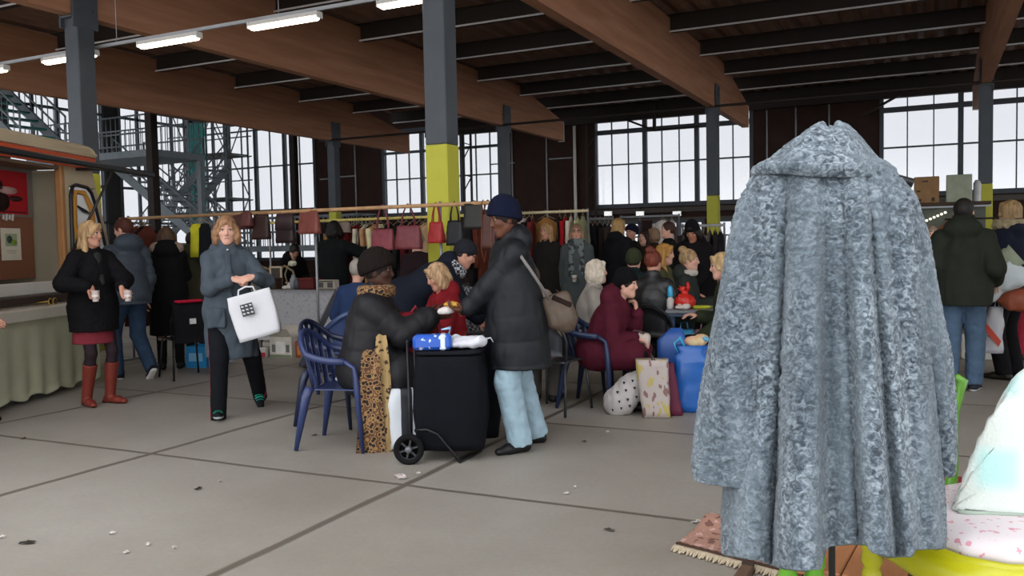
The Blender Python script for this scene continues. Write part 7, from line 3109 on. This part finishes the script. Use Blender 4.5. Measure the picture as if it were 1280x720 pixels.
# ---- 12 man at the right, person with the white bundle, passers-by
loc = at(1203, 489)
p = P_('man in a dark olive jacket and blue jeans, back to us', loc, 176, S=1.02, sex='m', vox=NEAR * 1.1, skin='fair', lf=((-.1, -.1, .085), 12, 0), rf=((.09, .06, .085), -8, 0), la=(-.24, .12, .98), ra=(.24, .12, .98))
p.body()
p.top('#23261f', 'olive_jacket', hem=.78, bulk=.06, collar='high', hood=1.25, flare=1.02, wr=.008, rough=.8, neck=.085)
p.trousers('#44566a', 'jeans', wid=.02, wr=.007)
p.shoes('#23262c', '#b9b9b9', 'sneaker')
p.hair('#1a1614', 'short')
loc = at(1262, 474)
A = -120
p = P_('person in navy with a fur hood carrying a white bundle at the right edge', loc, A, S=1.02, vox=MIDV * .8, skin='fair', la=(-.22, .25, 1.0), ra=(.2, .32, 1.1), lh=((0, .6, -.8), (1, 0, 0), .7))
p.body()
p.top('#191c2a', 'navy_coat', hem=.72, bulk=.06, collar='stand', hood=1.2)
p.trousers('#141416', wid=.02)
p.shoes('#17150f')
p.hair('#6a5238', 'long', .12, col2='#a58a62')
S_ = SDF(.01)
for k in range(11):
    a = 2 * PI * k / 11
    S_.cone(p.nb + p.u * .05 + p.r * .13 * math.cos(a) + p.f * .1 * math.sin(a), p.nb + p.u * .05 + p.r * .13 * math.cos(a + .6) + p.f * .1 * math.sin(a + .6), .05, .05, .02)
S_.build('fur_collar', mat('#8d8268', .95, .3, 30), p.root, curls(.016, 36))
dq = pix(p.loc)[2] - .45
c = atd(1240, 352, dq)
t = thing('white_bundle', 'stuffed white cloth bundle carried under the arm at the right edge', 'bundle', c, facing(gpos(1250, dq), 0) + PI)
S_ = SDF(.011)
S_.ell((-.1, 0, -.03), (.2, .16, .2), .05).ell((-.14, 0, -.14), (.1, .1, .14), .06).cone((-.02, 0, .06), (.12, 0, .2), .15, .09, .06).ell((.1, 0, .05), (.2, .15, .14), .05)
S_.build('bundle_cloth', mat('#c3cbd0', .7, .03), t, wrinkle(.014, 10, 3))
R = [ring(.1 + .014 * (k % 2), .09 + .012 * (k % 2), -.06 + .03 * k, 2.2, 26) for k in range(6)]
b = loft(R)
Rb = Matrix.Rotation(math.radians(52), 3, 'Y')
b.v = [Rb @ v + Vector((.13, 0, .2)) for v in b.v]
b.build('gathered_cuff', mat('#9aa08c', .8, .1), t)
c = atd(1276, 374, dq - .05)
t = thing('leather_bag', 'orange brown leather bag cut by the right edge', 'bag', c, facing(gpos(1276, dq), 0) + PI)
S_ = SDF(.01)
S_.ell((.02, 0, 0), (.22, .1, .11), .03).box((.06, 0, -.03), (.18, .09, .08), .04, .03)
S_.build('bag_body', mat('#8a4630', .5, .12), t, wrinkle(.008, 12))
MB().tube([(-.12, 0, .06), (.0, .0, .17), (.14, 0, .08)], .012, 8).build('handle', mat('#6a3422', .5), t)
c = atd(1238, 412, 8.2)
t = thing('plastic_bag', 'white plastic carrier bag with a red band in the hand at the right', 'bag', c, facing(gpos(1238, 8.2), 0) + PI)
loft([ring(.11 - .05 * k / 10, .07 - .03 * k / 10, -.22 + .44 * k / 10, 3, 28, cx=.05 * k / 10) for k in range(11)], .025, 9, 4).build('bag_body', mat('#a9a8ae', .35, .05), t)
MB().prism([(-.1, -.095, .06), (-.04, -.095, .08), (.09, -.095, -.1), (.07, -.095, -.15)], (0, 0, 0), (0, .03, 0)).build('red_band', mat('#b5402c', .5), t)
MB().tube([(.03, 0, .2), (.05, 0, .3), (.08, 0, .2)], .007, 6).build('handle', mat('#b9b8bd', .4), t)
loc = gpos(1290, 9.6)
p = P_('passer-by in red trousers mostly beyond the right edge', loc, 160, S=1.0, vox=FARV)
p.body()
p.top('#3a3230', 'dark_coat', hem=.7, bulk=.05)
p.trousers('#8a2a38', wid=.01)
p.shoes('#2a1a18')
p.hair('#4a3a2c', 'bob')
loc = gpos(1163, 10.4)
p = P_('small figure in dark clothes peeping past the coat by the stall', loc, 10, S=.9, vox=FARV, lean=6)
p.body()
p.top('#1c1a1c', 'dark_coat', hem=.5, bulk=.05)
p.trousers('#18181a')
p.shoes('#141414')
p.hair('#8d7a6a', 'bob')
# white plinth on the floor beside the man's legs
q = gpos(1230, 9.9)
box_item('storage_box', 'low pale box on the floor beside the man in jeans', 'box', (q.x, q.y, 0), (.45, .3, .3), '#a5a39c', facing(q, 0) + PI, lid='#6a6864')
# ---- 13 figure cut by the left edge
loc = at(-54, 530) - VN * .12
p = P_('dark dressed figure cut off by the left edge', loc, 40, S=1.0, vox=MIDV, la=(-.17, .12, .92), ra=(.18, .1, .92), skin='fair')
p.body()
p.top('#131317', 'dark_coat', hem=.55, bulk=.02)
p.trousers('#15151a')
p.shoes('#16140f')
p.hair('#3a2a20', 'bob')
t, w = held(p, 'sunglasses', 'yellow and black sunglasses on the van counter at the left edge', 'glasses', (0, 0, 0))
w = vw(-1.12, -.16, .953)
t.location = w
t.rotation_euler = (0, 0, PI / 2 + VA)
b = MB()
for s in (-1, 1):
    b.lathe([(.001, -.004), (.034, -.004), (.036, 0), (.034, .004), (.001, .004)], 18, (s * .04, -.02, .03), Matrix.Rotation(PI / 2, 3, 'X'))
b.tube([(-.075, -.02, .035), (-.078, .09, .02)], .006, 6)
b.tube([(.075, -.02, .035), (.078, .09, .02)], .006, 6)
b.tube([(-.012, -.02, .035), (.012, -.02, .035)], .006, 6)
b.build('frame', mat('#c09a3a', .4), t)
b = MB()
for s in (-1, 1):
    b.lathe([(.001, -.0055), (.027, -.0055), (.027, .0055), (.001, .0055)], 18, (s * .04, -.02, .03), Matrix.Rotation(PI / 2, 3, 'X'))
b.build('lens', mat('#1a1713', .2), t)
# ================================================================ LIGHT, CAMERA, COLOUR
W = bpy.data.worlds.new('overcast_sky')
SC.world = W
W.use_nodes = True
_bg = W.node_tree.nodes['Background']
_bg.inputs[0].default_value = (.93, .96, 1.0, 1)
_bg.inputs[1].default_value = 3.7

cam = bpy.data.cameras.new('camera')
cam.sensor_width = 36
cam.lens = F_PX / 1280 * 36
cam.clip_start, cam.clip_end = .05, 200
co = bpy.data.objects.new('camera', cam)
C.objects.link(co)
co.matrix_world = Matrix((( _rt.x, _up.x, -_fw.x, EYE.x), (_rt.y, _up.y, -_fw.y, EYE.y), (_rt.z, _up.z, -_fw.z, EYE.z), (0, 0, 0, 1)))
SC.camera = co
SC.view_settings.view_transform = 'Standard'
SC.view_settings.look = 'None'
SC.view_settings.gamma = 1
SC.view_settings.use_curve_mapping = False
SC.view_settings.exposure = 0.0
SC.cycles.use_denoising = True
SC.cycles.max_bounces = 7
SC.cycles.diffuse_bounces = 4
SC.cycles.glossy_bounces = 3
SC.cycles.transparent_max_bounces = 12
SC.cycles.sample_clamp_indirect = 6.0
